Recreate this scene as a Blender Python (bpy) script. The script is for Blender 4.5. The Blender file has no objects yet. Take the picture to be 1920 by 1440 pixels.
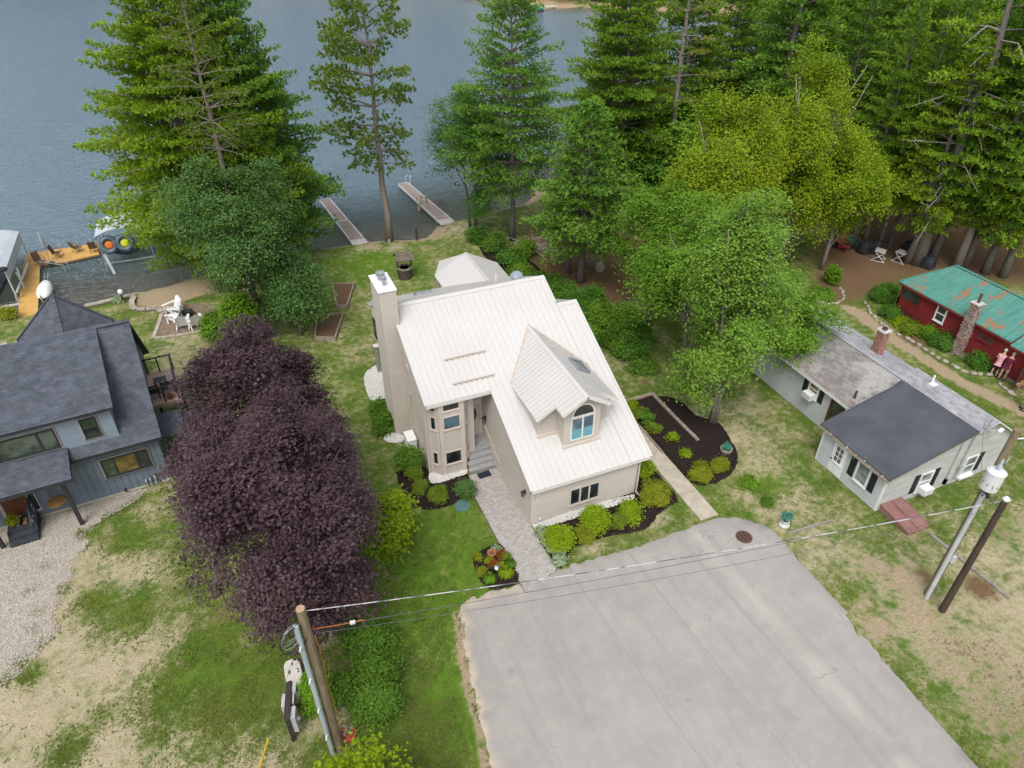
import bpy, math, random
import numpy as np
from mathutils import Vector, Matrix
random.seed(7)
SC = bpy.context.scene
COL = SC.collection
R = math.radians

# ------------------------------------------------------------------ camera
CAM = np.array([-9.366, -19.935, 23.823])
FPX, PITCH, ROLL, YAW = 1323.5, 0.62722, 0.002385, 0.400219
_cp, _sp = math.cos(PITCH), math.sin(PITCH)
FW = np.array([math.sin(YAW)*_cp, math.cos(YAW)*_cp, -_sp])
_rt = np.array([math.cos(YAW), -math.sin(YAW), 0.0])
_up = np.cross(_rt, FW)
RT = math.cos(ROLL)*_rt + math.sin(ROLL)*_up
UP = -math.sin(ROLL)*_rt + math.cos(ROLL)*_up
cd = bpy.data.cameras.new('camera')
cd.sensor_width = 36.0
cd.lens = FPX/1920*36.0
cd.clip_start = 0.5
cd.clip_end = 3000
camo = bpy.data.objects.new('camera', cd)
COL.objects.link(camo)
camo.matrix_world = Matrix(((RT[0], UP[0], -FW[0], CAM[0]), (RT[1], UP[1], -FW[1], CAM[1]), (RT[2], UP[2], -FW[2], CAM[2]), (0, 0, 0, 1)))
SC.camera = camo

# ------------------------------------------------------------------ sky, sun, exposure
SUN_EL, SUN_AZ = 58.0, 215.0        # azimuth measured clockwise from +Y
w = bpy.data.worlds.new('World')
SC.world = w
w.use_nodes = True
nt = w.node_tree
nt.nodes.clear()
wo = nt.nodes.new('ShaderNodeOutputWorld')
bg = nt.nodes.new('ShaderNodeBackground')
sky = nt.nodes.new('ShaderNodeTexSky')
sky.sky_type = 'NISHITA'
sky.sun_disc = False
sky.sun_elevation = R(SUN_EL)
sky.sun_rotation = R(SUN_AZ)
sky.air_density = 1.0
sky.dust_density = 4.0
sky.ozone_density = 1.0
hs = nt.nodes.new('ShaderNodeHueSaturation')
hs.inputs['Saturation'].default_value = 0.42
bg.inputs['Strength'].default_value = 0.15
nt.links.new(sky.outputs[0], hs.inputs['Color'])
nt.links.new(hs.outputs[0], bg.inputs['Color'])
nt.links.new(bg.outputs[0], wo.inputs['Surface'])
sl = bpy.data.lights.new('sun', 'SUN')
sl.energy = 0.85
sl.angle = R(24)
sl.color = (1.0, 0.965, 0.92)
so = bpy.data.objects.new('sun', sl)
COL.objects.link(so)
sd = Vector((math.sin(R(SUN_AZ))*math.cos(R(SUN_EL)), math.cos(R(SUN_AZ))*math.cos(R(SUN_EL)), math.sin(R(SUN_EL))))
so.rotation_euler = sd.to_track_quat('Z', 'Y').to_euler()
so.location = (0, 0, 60)
vs = SC.view_settings
SC.display_settings.display_device = 'sRGB'
vs.view_transform = 'Standard'
vs.look = 'None'
vs.gamma = 1.0
vs.use_curve_mapping = False
vs.exposure = 0.6
SC.cycles.max_bounces = 8
SC.cycles.diffuse_bounces = 6
SC.cycles.transmission_bounces = 8
SC.cycles.transparent_max_bounces = 12

# ------------------------------------------------------------------ survey helpers (photo ray onto a real plane)
def ray(px, py):
    return FW + RT*(px-960)/FPX + UP*(720-py)/FPX
def P(px, py, z=0.0):
    d = ray(px, py)
    t = (z-CAM[2])/d[2]
    q = CAM + t*d
    return Vector((q[0], q[1], z))
def PV(px, py, ax, c):
    d = ray(px, py)
    q = CAM + (c-CAM[ax])/d[ax]*d
    return Vector(q)
def project(X):
    d = np.array(X, float)-CAM
    z = d@FW
    return 960+FPX*(d@RT)/z, 720-FPX*(d@UP)/z
def height_at(base, topy, z0=0.0):
    lo, hi = 0.0, 60.0
    for _ in range(40):
        m = (lo+hi)/2
        if project((base[0], base[1], z0+m))[1] > topy: lo = m
        else: hi = m
    return lo

# ------------------------------------------------------------------ materials
def new_mat(name):
    m = bpy.data.materials.new(name)
    m.use_nodes = True
    t = m.node_tree
    t.nodes.clear()
    o = t.nodes.new('ShaderNodeOutputMaterial')
    b = t.nodes.new('ShaderNodeBsdfPrincipled')
    t.links.new(b.outputs[0], o.inputs['Surface'])
    return m, t, b, o
def lin(c):
    return tuple(c[:3]) + (1.0,)
def mixc(t, fac, a, b, mode='MIX'):
    n = t.nodes.new('ShaderNodeMix')
    n.data_type = 'RGBA'
    n.blend_type = mode
    for s, v in ((n.inputs[0], fac), (n.inputs[6], a), (n.inputs[7], b)):
        if isinstance(v, (int, float)): s.default_value = v
        elif isinstance(v, tuple): s.default_value = lin(v)
        else: t.links.new(v, s)
    return n.outputs[2]
def mth(t, op, a, b=None, c=None, clamp=False):
    n = t.nodes.new('ShaderNodeMath')
    n.operation = op
    n.use_clamp = clamp
    for i, v in enumerate((a, b, c)):
        if v is None: continue
        if isinstance(v, (int, float)): n.inputs[i].default_value = v
        else: t.links.new(v, n.inputs[i])
    return n.outputs[0]
def noise(t, scale, detail=4, rough=0.6, coord='Object', dist=0.0, sc3=None):
    tc = t.nodes.new('ShaderNodeTexCoord') if coord != 'Position' else t.nodes.new('ShaderNodeNewGeometry')
    src = tc.outputs[coord]
    if sc3:
        mp = t.nodes.new('ShaderNodeMapping')
        mp.inputs['Scale'].default_value = sc3
        t.links.new(src, mp.inputs[0])
        src = mp.outputs[0]
    n = t.nodes.new('ShaderNodeTexNoise')
    n.inputs['Scale'].default_value = scale
    n.inputs['Detail'].default_value = detail
    n.inputs['Roughness'].default_value = rough
    n.inputs['Distortion'].default_value = dist
    t.links.new(src, n.inputs['Vector'])
    return n.outputs['Fac']
def ramp(t, fac, lo, hi):
    n = t.nodes.new('ShaderNodeMapRange')
    n.interpolation_type = 'SMOOTHSTEP'
    n.inputs[1].default_value = lo
    n.inputs[2].default_value = hi
    t.links.new(fac, n.inputs[0])
    return n.outputs[0]
def attr(t, name):
    n = t.nodes.new('ShaderNodeAttribute')
    n.attribute_name = name
    return n.outputs['Fac']
def bump(t, b, h, strength=0.3, dist=0.02):
    n = t.nodes.new('ShaderNodeBump')
    n.inputs['Strength'].default_value = strength
    n.inputs['Distance'].default_value = dist
    t.links.new(h, n.inputs['Height'])
    t.links.new(n.outputs[0], b.inputs['Normal'])
MATS = {}
def mat(name, c1, c2=None, scale=3.0, rough=0.7, spec=0.3, metal=0.0, bmp=0.0, bscale=None, lo=0.35, hi=0.65, sc3=None, tint=None, detail=5, coord='Position'):
    """plain procedural surface: two of its own colours mixed by noise, a fine bump, an optional per-piece tint attribute"""
    if name in MATS: return MATS[name]
    m, t, b, o = new_mat(name)
    c2 = c2 or tuple(x*0.82 for x in c1)
    f = ramp(t, noise(t, scale, detail, coord=coord, sc3=sc3), lo, hi)
    c = mixc(t, f, c1, c2)
    if tint:
        c = mixc(t, attr(t, 'tint'), c, mixc(t, 1.0, c, tint, 'MULTIPLY'))
    t.links.new(c, b.inputs['Base Color'])
    b.inputs['Roughness'].default_value = rough
    b.inputs['Specular IOR Level'].default_value = spec
    b.inputs['Metallic'].default_value = metal
    if bmp: bump(t, b, noise(t, bscale or scale*6, 4, coord=coord), bmp)
    MATS[name] = m
    return m
def leafmat(name, a, b_, trans=0.3, rough=0.65, edge=None, spec=0.10):
    if name in MATS: return MATS[name]
    m, t, b, o = new_mat(name)
    f = attr(t, 'tint')
    c = mixc(t, f, a, b_)
    big = ramp(t, noise(t, 0.35, 3, coord='Object'), 0.35, 0.68)
    c = mixc(t, mth(t, 'MULTIPLY', big, 0.35), c, edge or tuple(x*1.25 for x in b_))
    t.links.new(c, b.inputs['Base Color'])
    b.inputs['Roughness'].default_value = rough
    b.inputs['Specular IOR Level'].default_value = spec
    tr = t.nodes.new('ShaderNodeBsdfTranslucent')
    t.links.new(c, tr.inputs[0])
    mx = t.nodes.new('ShaderNodeMixShader')
    mx.inputs[0].default_value = min(0.5, trans+0.12)
    t.links.new(b.outputs[0], mx.inputs[1])
    t.links.new(tr.outputs[0], mx.inputs[2])
    t.links.new(mx.outputs[0], o.inputs['Surface'])
    MATS[name] = m
    return m

# ------------------------------------------------------------------ objects
WL = {}
def wloc(o):
    return WL.get(o.name, Vector((0, 0, 0))) if o else Vector((0, 0, 0))
def tag(o, label, cat, group=None, kind=None):
    if label: o['label'] = label
    if cat: o['category'] = cat
    if group: o['group'] = group
    if kind: o['kind'] = kind
    return o
def thing(name, label, cat, loc=(0, 0, 0), rotz=0.0, group=None, local=False):
    o = bpy.data.objects.new(name, None)
    COL.objects.link(o)
    o.empty_display_size = 0.3
    o.location = loc
    o.rotation_euler = (0, 0, rotz)
    WL[o.name] = Vector((0, 0, 0)) if (local or rotz) else Vector(loc)
    return tag(o, label, cat, group)
class MB:
    def __init__(s):
        s.v, s.f, s.m, s.t = [], [], [], []
        s.starts = []
    def add(s, vs, fs, mi=0, ti=0.0):
        n = len(s.v)
        s.starts.append(n)
        s.v += [tuple(q) for q in vs]
        for f in fs:
            s.f.append(tuple(i+n for i in f))
            s.m.append(mi)
            s.t.append(ti)
        return s
    BF = ((0, 3, 2, 1), (4, 5, 6, 7), (0, 1, 5, 4), (1, 2, 6, 5), (2, 3, 7, 6), (3, 0, 4, 7))
    def box(s, x0, x1, y0, y1, z0, z1, mi=0, ti=0.0):
        return s.add([(x0, y0, z0), (x1, y0, z0), (x1, y1, z0), (x0, y1, z0), (x0, y0, z1), (x1, y0, z1), (x1, y1, z1), (x0, y1, z1)], MB.BF, mi, ti)
    def fbox(s, p, u, n, a0, a1, z0, z1, d0, d1, mi=0, ti=0.0, up=(0, 0, 1)):
        """box in a wall frame: a along u, z along up, d along the outward normal n"""
        p, u, n, up = Vector(p), Vector(u), Vector(n), Vector(up)
        q = [p+u*a+n*d+up*z for z in (z0, z1) for (a, d) in ((a0, d1), (a1, d1), (a1, d0), (a0, d0))]
        return s.add(q, MB.BF, mi, ti)
    def bar(s, p0, p1, w_, h_, mi=0, ti=0.0, up=(0, 0, 1)):
        p0, p1 = Vector(p0), Vector(p1)
        d = (p1-p0).normalized()
        u = Vector(up)
        if abs(d.dot(u)) > 0.97: u = Vector((0, 1, 0))
        r = d.cross(u).normalized()*w_/2
        k = r.cross(d).normalized()*h_/2
        q = [p0-r-k, p0+r-k, p1+r-k, p1-r-k, p0-r+k, p0+r+k, p1+r+k, p1-r+k]
        return s.add(q, MB.BF, mi, ti)
    def slab(s, poly, off, mi=0, ti=0.0):
        n = len(poly)
        off = Vector(off)
        a = [Vector(q) for q in poly]
        b = [q+off for q in a]
        fs = [tuple(range(n)), tuple(range(2*n-1, n-1, -1))] + [(i, i+n, (i+1) % n+n, (i+1) % n) for i in range(n)]
        return s.add(a+b, fs, mi, ti)
    def prism(s, poly, z0, z1, mi=0, ti=0.0):
        return s.slab([(q[0], q[1], z1) for q in poly], (0, 0, z0-z1), mi, ti)
    def tube(s, pts, r, n=6, r1=None, mi=0, cap=True, ti=0.0):
        pts = [Vector(q) for q in pts]
        k = len(pts)
        vs, fs = [], []
        u = None
        for i, q in enumerate(pts):
            d = (pts[min(i+1, k-1)]-pts[max(i-1, 0)]).normalized()
            if u is None: u = Vector((0, 0, 1)) if abs(d.z) < 0.9 else Vector((1, 0, 0))
            a = d.cross(u).normalized()
            b_ = d.cross(a).normalized()
            u = b_.cross(d) if False else u
            rr = (r[i] if isinstance(r, (list, tuple)) else (r if r1 is None else r+(r1-r)*i/(k-1)))
            for j in range(n):
                th = 2*math.pi*j/n
                vs.append(q+(a*math.cos(th)+b_*math.sin(th))*rr)
        for i in range(k-1):
            for j in range(n):
                fs.append((i*n+j, i*n+(j+1) % n, (i+1)*n+(j+1) % n, (i+1)*n+j))
        if cap:
            fs.append(tuple(range(n-1, -1, -1)))
            fs.append(tuple(range((k-1)*n, k*n)))
        return s.add(vs, fs, mi, ti)
    def lathe(s, prof, c=(0, 0, 0), n=12, mi=0, ti=0.0):
        vs, fs = [], []
        k = len(prof)
        for (r, z) in prof:
            for j in range(n):
                th = 2*math.pi*j/n
                vs.append((c[0]+r*math.cos(th), c[1]+r*math.sin(th), c[2]+z))
        for i in range(k-1):
            for j in range(n):
                fs.append((i*n+j, i*n+(j+1) % n, (i+1)*n+(j+1) % n, (i+1)*n+j))
        fs.append(tuple(range(n-1, -1, -1)))
        fs.append(tuple(range((k-1)*n, k*n)))
        return s.add(vs, fs, mi, ti)
    def blob(s, c, r, rng, n=7, jit=0.25, mi=0, ti=0.0):
        """irregular stone"""
        k = 4
        vs = []
        for i in range(k+1):
            ph = math.pi*i/k
            for j in range(n):
                th = 2*math.pi*(j+0.5*(i % 2))/n
                g = 1+rng.uniform(-jit, jit)
                vs.append((c[0]+r[0]*g*math.sin(ph)*math.cos(th), c[1]+r[1]*g*math.sin(ph)*math.sin(th), c[2]+r[2]*g*math.cos(ph)))
        fs = [(i*n+j, (i+1)*n+j, (i+1)*n+(j+1) % n, i*n+(j+1) % n) for i in range(k) for j in range(n)]
        return s.add(vs, fs, mi, ti)
    def obj(s, name, mats, parent=None, smooth=False, loc=None):
        me = bpy.data.meshes.new(name)
        off = wloc(parent) if parent else (Vector(loc) if loc else Vector((0, 0, 0)))
        me.from_pydata([(q[0]-off.x, q[1]-off.y, q[2]-off.z) for q in s.v], [], s.f)
        if not isinstance(mats, (list, tuple)): mats = [mats]
        for m in mats: me.materials.append(m)
        if len(mats) > 1: me.polygons.foreach_set('material_index', s.m)
        if any(s.t):
            a = me.attributes.new('tint', 'FLOAT', 'FACE')
            a.data.foreach_set('value', s.t)
        if smooth: me.polygons.foreach_set('use_smooth', [True]*len(s.f))
        o = bpy.data.objects.new(name, me)
        COL.objects.link(o)
        if parent:
            o.parent = parent
            WL[o.name] = off.copy()
        elif loc:
            o.location = loc
            WL[o.name] = off.copy()
        me.update()
        return o
def objs(mb, name, mats, parent):
    """each primitive of mb as a piece of its own"""
    # primitives are separable because every add() starts a fresh run of vertices
    comp, start = [], 0
    used = sorted(set(mb.starts))+[len(mb.v)]
    res = []
    for s0, s1 in zip(used[:-1], used[1:]):
        q = MB()
        q.v = mb.v[s0:s1]
        for f, m_, t_ in zip(mb.f, mb.m, mb.t):
            if s0 <= f[0] < s1:
                q.f.append(tuple(i-s0 for i in f))
                q.m.append(m_)
                q.t.append(t_)
        res.append(q.obj(name, mats, parent))
    return res
def copy_tree(src, loc, rotz=None, label=None, scale=None):
    """copy a thing with its parts and sub-parts, mesh data shared"""
    def cp(o, par):
        c = o.copy()
        COL.objects.link(c)
        if par: c.parent = par
        for ch in o.children: cp(ch, c)
        return c
    r = cp(src, None)
    r.location = loc
    if rotz is not None: r.rotation_euler = (0, 0, rotz)
    if scale is not None: r.scale = scale if isinstance(scale, (tuple, list)) else (scale,)*3
    if label: r['label'] = label
    return r
def share(src, name, parent, loc=(0, 0, 0), rotz=0.0):
    """one more alike piece sharing src's mesh"""
    o = bpy.data.objects.new(name, src.data)
    COL.objects.link(o)
    o.parent = parent
    o.location = loc
    o.rotation_euler = (0, 0, rotz)
    return o
def np_mesh(name, V, F4, mats, tint=None, smooth=False, tri=False, mi=None):
    k = 3 if tri else 4
    me = bpy.data.meshes.new(name)
    nv, nf = len(V), len(F4)
    me.vertices.add(nv)
    me.vertices.foreach_set('co', np.ascontiguousarray(V, dtype=np.float32).ravel())
    me.loops.add(nf*k)
    me.loops.foreach_set('vertex_index', np.ascontiguousarray(F4, dtype=np.int32).ravel())
    me.polygons.add(nf)
    me.polygons.foreach_set('loop_start', np.arange(0, nf*k, k, dtype=np.int32))
    if smooth: me.polygons.foreach_set('use_smooth', np.ones(nf, dtype=bool))
    for m in (mats if isinstance(mats, (list, tuple)) else [mats]): me.materials.append(m)
    if mi is not None: me.polygons.foreach_set('material_index', np.asarray(mi, dtype=np.int32))
    if tint is not None:
        a = me.attributes.new('tint', 'FLOAT', 'FACE')
        a.data.foreach_set('value', np.asarray(tint, dtype=np.float32))
    me.update(calc_edges=True)
    return me
def obj_of(name, me, parent=None, loc=None):
    o = bpy.data.objects.new(name, me)
    COL.objects.link(o)
    if parent: o.parent = parent
    if loc is not None: o.location = loc
    return o
def pip(x, y, poly):
    """points in polygon, numpy"""
    ins = np.zeros(np.shape(x), bool)
    n = len(poly)
    for i in range(n):
        x0, y0 = poly[i][:2]
        x1, y1 = poly[(i+1) % n][:2]
        if y0 == y1: continue
        c = ((y0 > y) != (y1 > y)) & (x < (x1-x0)*(y-y0)/(y1-y0)+x0)
        ins ^= c
    return ins
def pdist(x, y, poly, closed=True):
    d = np.full(np.shape(x), 1e9)
    n = len(poly)
    for i in range(n if closed else n-1):
        x0, y0 = poly[i][:2]
        x1, y1 = poly[(i+1) % n][:2]
        dx, dy = x1-x0, y1-y0
        L = dx*dx+dy*dy+1e-12
        t = np.clip(((x-x0)*dx+(y-y0)*dy)/L, 0, 1)
        d = np.minimum(d, np.hypot(x-x0-t*dx, y-y0-t*dy))
    return d
def smooth_poly(pts, it=2):
    for _ in range(it):
        n = len(pts)
        q = []
        for i in range(n):
            a, b = pts[i], pts[(i+1) % n]
            q.append((a[0]*.75+b[0]*.25, a[1]*.75+b[1]*.25))
            q.append((a[0]*.25+b[0]*.75, a[1]*.25+b[1]*.75))
        pts = q
    return pts
def G2(lst, z=0.0):
    return [tuple(P(a, b, z))[:2] for a, b in lst]
def zoom(lst, s, ox, oy):
    return [(ox+a/s, oy+b/s) for a, b in lst]
NR = np.random.default_rng(11)
# ================================================================== the setting: terrain, lake, paving
WATER_Z = -0.55
shore_px = [(0, 592), (30, 600), (70, 590), (150, 578), (228, 561), (252, 553), (285, 548), (330, 537), (380, 520), (430, 506), (520, 486), (600, 470), (650, 464), (692, 457), (735, 454), (768, 454), (800, 451), (818, 440), (826, 426), (850, 418), (880, 412), (905, 402), (940, 395), (985, 386), (1003, 374), (1010, 352), (1090, 325), (1180, 303), (1300, 268), (1480, 220), (1700, 172), (1920, 138)]
near_shore = G2(shore_px, WATER_Z)
lake = near_shore + [(135, 92), (112, 116), (92, 127), (78.5, 134.5), (71, 141), (64, 149), (58, 170), (40, 200), (0, 222), (-60, 236), (-150, 250), (-320, 220), (-330, 60), (-120, 26), (-60, 27), (-34, 29)]

cx = np.arange(-46, 66, 0.32)
cy = np.arange(-26, 74, 0.32)
def outward(a, lo, hi):
    st, lowv, hiv = 0.5, [lo], [hi]
    while hiv[-1] < 1500:
        st *= 1.22
        hiv.append(hiv[-1]+st)
        lowv.append(lowv[-1]-st)
    return np.concatenate([np.array(lowv[:0:-1]), a, np.array(hiv[1:])])
gx = outward(cx, cx[0], cx[-1])
gy = outward(cy, cy[0], cy[-1])
XX, YY = np.meshgrid(gx, gy)
sdl = pdist(XX, YY, lake)
inl = pip(XX, YY, lake)
sdl = np.where(inl, -sdl, sdl)                      # negative in the lake
rough = NR.normal(0, 0.012, XX.shape)
land = np.clip(sdl/1.1, 0, 1)
land = land*land*(3-2*land)
ZZ = np.where(inl, -0.5-np.minimum(3.2, 0.14*(-sdl)), -0.5+0.5*land) + np.where(sdl > 1.5, rough, rough*0.6)
far = np.clip((np.hypot(XX-10, YY-20)-70)/60, 0, 1)
ZZ = np.where((sdl > 0) & (far > 0) & (YY > 60), ZZ+far*np.minimum(sdl, 40)*0.06, ZZ)

def blobs(lst):
    f = np.zeros(XX.shape)
    for px, py, r, wgt in lst:
        q = P(px, py)
        f = np.maximum(f, wgt*np.exp(-((XX-q.x)**2+(YY-q.y)**2)/(r*r)))
    return f
def poly_mask(px, soft):
    q = G2(px)
    d = pdist(XX, YY, q)
    d = np.where(pip(XX, YY, q), d, -d)
    return np.clip(0.5+d/soft/2, 0, 1)
# measured patches of dry turf, bare sand, needle litter
dry = 0.40*np.ones(XX.shape)
dry = np.maximum(dry, 0.74*poly_mask([(1240, 760), (1430, 700), (1520, 860), (1640, 1000), (1960, 900), (2400, 1200), (2000, 1600), (1500, 1100), (1340, 960)], 3))
dry = np.maximum(dry, 0.86*poly_mask([(100, 1010), (300, 930), (340, 1130), (500, 1270), (620, 1400), (600, 1800), (-400, 1800), (-300, 1300)], 1.5))
dry = np.maximum(dry, 0.62*poly_mask([(250, 620), (430, 600), (420, 800), (250, 760)], 1.5))
dry = np.maximum(dry, blobs([(215, 1045, 1.1, 1.0), (800, 440, 2.6, .62), (680, 470, 2.2, .9), (870, 430, 3, .66), (740, 465, 1.6, .85), (700, 560, 2.5, .5), (1110, 1030, .7, .9), (1240, 975, 1.0, .75), (1050, 1068, .5, .8), (640, 1180, 1.2, .95), (600, 1340, 1.4, .9), (650, 1330, 1, .9), (770, 1280, .6, .8), (1330, 700, 3, .5), (1200, 560, 3, .7), (630, 630, 1.5, .6), (665, 660, 2, .55)]))
green = blobs([(180, 1130, .9, .9), (240, 1010, 1.1, .85), (330, 1290, 1.3, .9), (440, 1300, 1.9, 1.0), (400, 1220, 1.2, .9), (250, 1150, 1.2, .85), (170, 1010, .6, .7), (140, 1390, .7, .7), (60, 1260, .5, .7), (200, 1340, .5, .5), (520, 1310, .9, .5), (300, 1370, .6, .55), (820, 1050, 4.2, .7), (820, 1150, 2.6, .75), (800, 1330, 2.6, .75), (860, 980, 2, .7), (1440, 910, .8, .9), (1400, 905, .6, .9), (1360, 980, 1.2, .6), (740, 740, 2, .5), (720, 500, 2, .6), (1800, 730, 2, .4), (690, 490, 2.4, .7), (1500, 750, 1.5, .4), (1590, 1100, 1, .4), (1760, 1090, .6, .5)])
dry = dry*(1-green)
sand = blobs([(1690, 1085, 1.3, .75), (1640, 1060, .9, .7), (1720, 1150, 1.1, .75), (1650, 1180, .9, .8), (1810, 1270, .9, .6), (1630, 1130, .8, .6), (1860, 1380, 1.1, .5), (700, 462, 1.0, .6), (850, 440, .8, .5)])
sand = np.maximum(sand, 0.85*(1-np.clip((pdist(XX, YY, G2([(1590, 578), (1612, 588), (1640, 612), (1700, 650), (1800, 715), (1960, 790)]), closed=False)-0.25)/0.7, 0, 1)))
beach = np.clip(1-np.abs(sdl-0.1)/1.5, 0, 1)*np.maximum(poly_mask([(600, 400), (850, 400), (850, 470), (600, 500)], 1.0), np.maximum(poly_mask([(240, 520), (420, 480), (420, 600), (240, 600)], 1), poly_mask([(940, 360), (1060, 300), (1060, 400), (960, 420)], 1)))
sand = np.maximum(sand, np.clip(beach*1.5, 0, 1))
sand = np.maximum(sand, np.where(YY > 90, np.clip(1-np.abs(sdl-1)/2.5, 0, 1)*0.9, 0))
sand = np.maximum(sand, 0.9*(1-np.clip((pdist(XX, YY, G2([(860, 1150), (866, 1210), (880, 1290), (905, 1400), (925, 1500)]), closed=False)-0.05)/0.35, 0, 1)))
sand = np.maximum(sand, 0.95*poly_mask([(248, 552), (258, 572), (296, 582), (330, 572), (400, 548), (450, 512), (440, 500), (330, 530)], 0.5))
needle = np.maximum(poly_mask([(1000, 405), (1120, 395), (1240, 470), (1240, 560), (1100, 580), (960, 480)], 2.0), 0.95*poly_mask([(1520, 470), (1560, 380), (1900, 300), (2500, 350), (2400, 600), (1760, 520), (1640, 560), (1600, 580), (1520, 560)], 2.5))
needle = np.maximum(needle, np.clip(poly_mask([(1150, 200), (2600, 100), (2600, 420), (1900, 480), (1500, 430), (1200, 440)], 3), 0, 1)*0.95)
needle = np.maximum(needle, 0.75*poly_mask([(1560, 1000), (1900, 1150), (2300, 1500), (1850, 1700), (1700, 1280)], 4)*0.72)
needle = np.maximum(needle, blobs([(1835, 1100, .9, .9), (1730, 1080, .6, .8), (1880, 1000, 1.5, .5), (1210, 716, .35, 1.0), (1710, 640, 1.5, .8), (1760, 690, 1, .7), (1850, 740, .8, .6), (1600, 530, 2.6, .8), (420, 1150, 1.0, .5), (660, 1250, .7, .6)]))
V = np.stack([XX, YY, ZZ], -1).reshape(-1, 3)
ny, nx = XX.shape
ii = (np.arange(ny-1)[:, None]*nx+np.arange(nx-1)[None, :]).ravel()
F = np.stack([ii, ii+1, ii+nx+1, ii+nx], 1)

def ground_mat():
    m, t, b, o = new_mat('turf_and_soil')
    n1 = noise(t, 0.55, 5, 0.62, 'Position')
    n2 = noise(t, 2.6, 5, 0.65, 'Position')
    n3 = noise(t, 11.0, 4, 0.7, 'Position')
    n4 = noise(t, 34.0, 3, 0.75, 'Position')
    g = mixc(t, ramp(t, n1, 0.36, 0.62), (0.092, 0.158, 0.022), (0.165, 0.205, 0.034))
    g = mixc(t, mth(t, 'MULTIPLY', ramp(t, n3, 0.35, 0.7), 0.75), g, (0.062, 0.130, 0.014))
    g = mixc(t, mth(t, 'MULTIPLY', ramp(t, n4, 0.52, 0.72), 0.5), g, (0.17, 0.19, 0.055))
    g = mixc(t, mth(t, 'MULTIPLY', attr(t, 'lush'), 0.8), g, mixc(t, ramp(t, n2, 0.35, 0.65), (0.085, 0.205, 0.018), (0.150, 0.260, 0.024)))
    straw = mixc(t, ramp(t, n3, 0.35, 0.65), (0.49, 0.425, 0.285), (0.36, 0.305, 0.185))
    straw = mixc(t, mth(t, 'MULTIPLY', ramp(t, n4, 0.5, 0.7), 0.5), straw, (0.58, 0.51, 0.37))
    k = mth(t, 'ADD', mth(t, 'MULTIPLY', mth(t, 'SUBTRACT', n1, 0.5), 1.2), mth(t, 'MULTIPLY', mth(t, 'SUBTRACT', n2, 0.5), 1.5))
    k = mth(t, 'ADD', k, mth(t, 'MULTIPLY', mth(t, 'SUBTRACT', n3, 0.5), 0.8))
    dr = ramp(t, mth(t, 'ADD', attr(t, 'dry'), k), 0.22, 0.95)
    c = mixc(t, dr, g, straw)
    nd = ramp(t, mth(t, 'ADD', attr(t, 'needle'), mth(t, 'MULTIPLY', k, 0.6)), 0.35, 0.75)
    litter = mixc(t, ramp(t, n3, 0.35, 0.68), (0.20, 0.118, 0.066), (0.125, 0.085, 0.048))
    litter = mixc(t, mth(t, 'MULTIPLY', ramp(t, n4, 0.5, 0.7), 0.4), litter, (0.24, 0.15, 0.085))
    c = mixc(t, nd, c, litter)
    sn = ramp(t, mth(t, 'ADD', attr(t, 'sand'), mth(t, 'MULTIPLY', k, 0.7)), 0.35, 0.7)
    sandc = mixc(t, ramp(t, n3, 0.35, 0.65), (0.43, 0.345, 0.235), (0.31, 0.24, 0.15))
    c = mixc(t, sn, c, sandc)
    mud_depth = mixc(t, ramp(t, attr(t, 'depth'), 0.06, 0.62), (0.38, 0.28, 0.17), (0.035, 0.018, 0.008))  # sand to mud, with the light lost in deep water painted in
    c = mixc(t, ramp(t, attr(t, 'depth'), 0.0, 0.04), c, mud_depth)
    t.links.new(c, b.inputs['Base Color'])
    b.inputs['Roughness'].default_value = 0.95
    b.inputs['Specular IOR Level'].default_value = 0.1
    h = mth(t, 'ADD', n3, mth(t, 'MULTIPLY', n4, 0.7))
    bump(t, b, h, 0.8, 0.06)
    return m
GM = ground_mat()
me = np_mesh('ground', V, F, GM, smooth=True)
lush = np.maximum(poly_mask([(690, 900), (880, 950), (950, 1090), (862, 1140), (905, 1420), (760, 1440), (720, 1250), (700, 1100)], 1.2), blobs([(690, 500, 3.5, .8), (760, 560, 2.5, .7), (720, 760, 2, .5), (1430, 900, 1, .8), (1380, 985, 1.2, .6), (400, 1290, 2.0, .5)]))
for nm, arr in (('lush', lush), ('dry', dry), ('sand', sand), ('needle', needle), ('depth', np.clip(-(ZZ+0.5)/3.2, 0, 1)*inl)):
    a = me.attributes.new(nm, 'FLOAT', 'POINT')
    a.data.foreach_set('value', arr.astype(np.float32).ravel())
tag(obj_of('ground', me), None, None, kind='structure')

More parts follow.
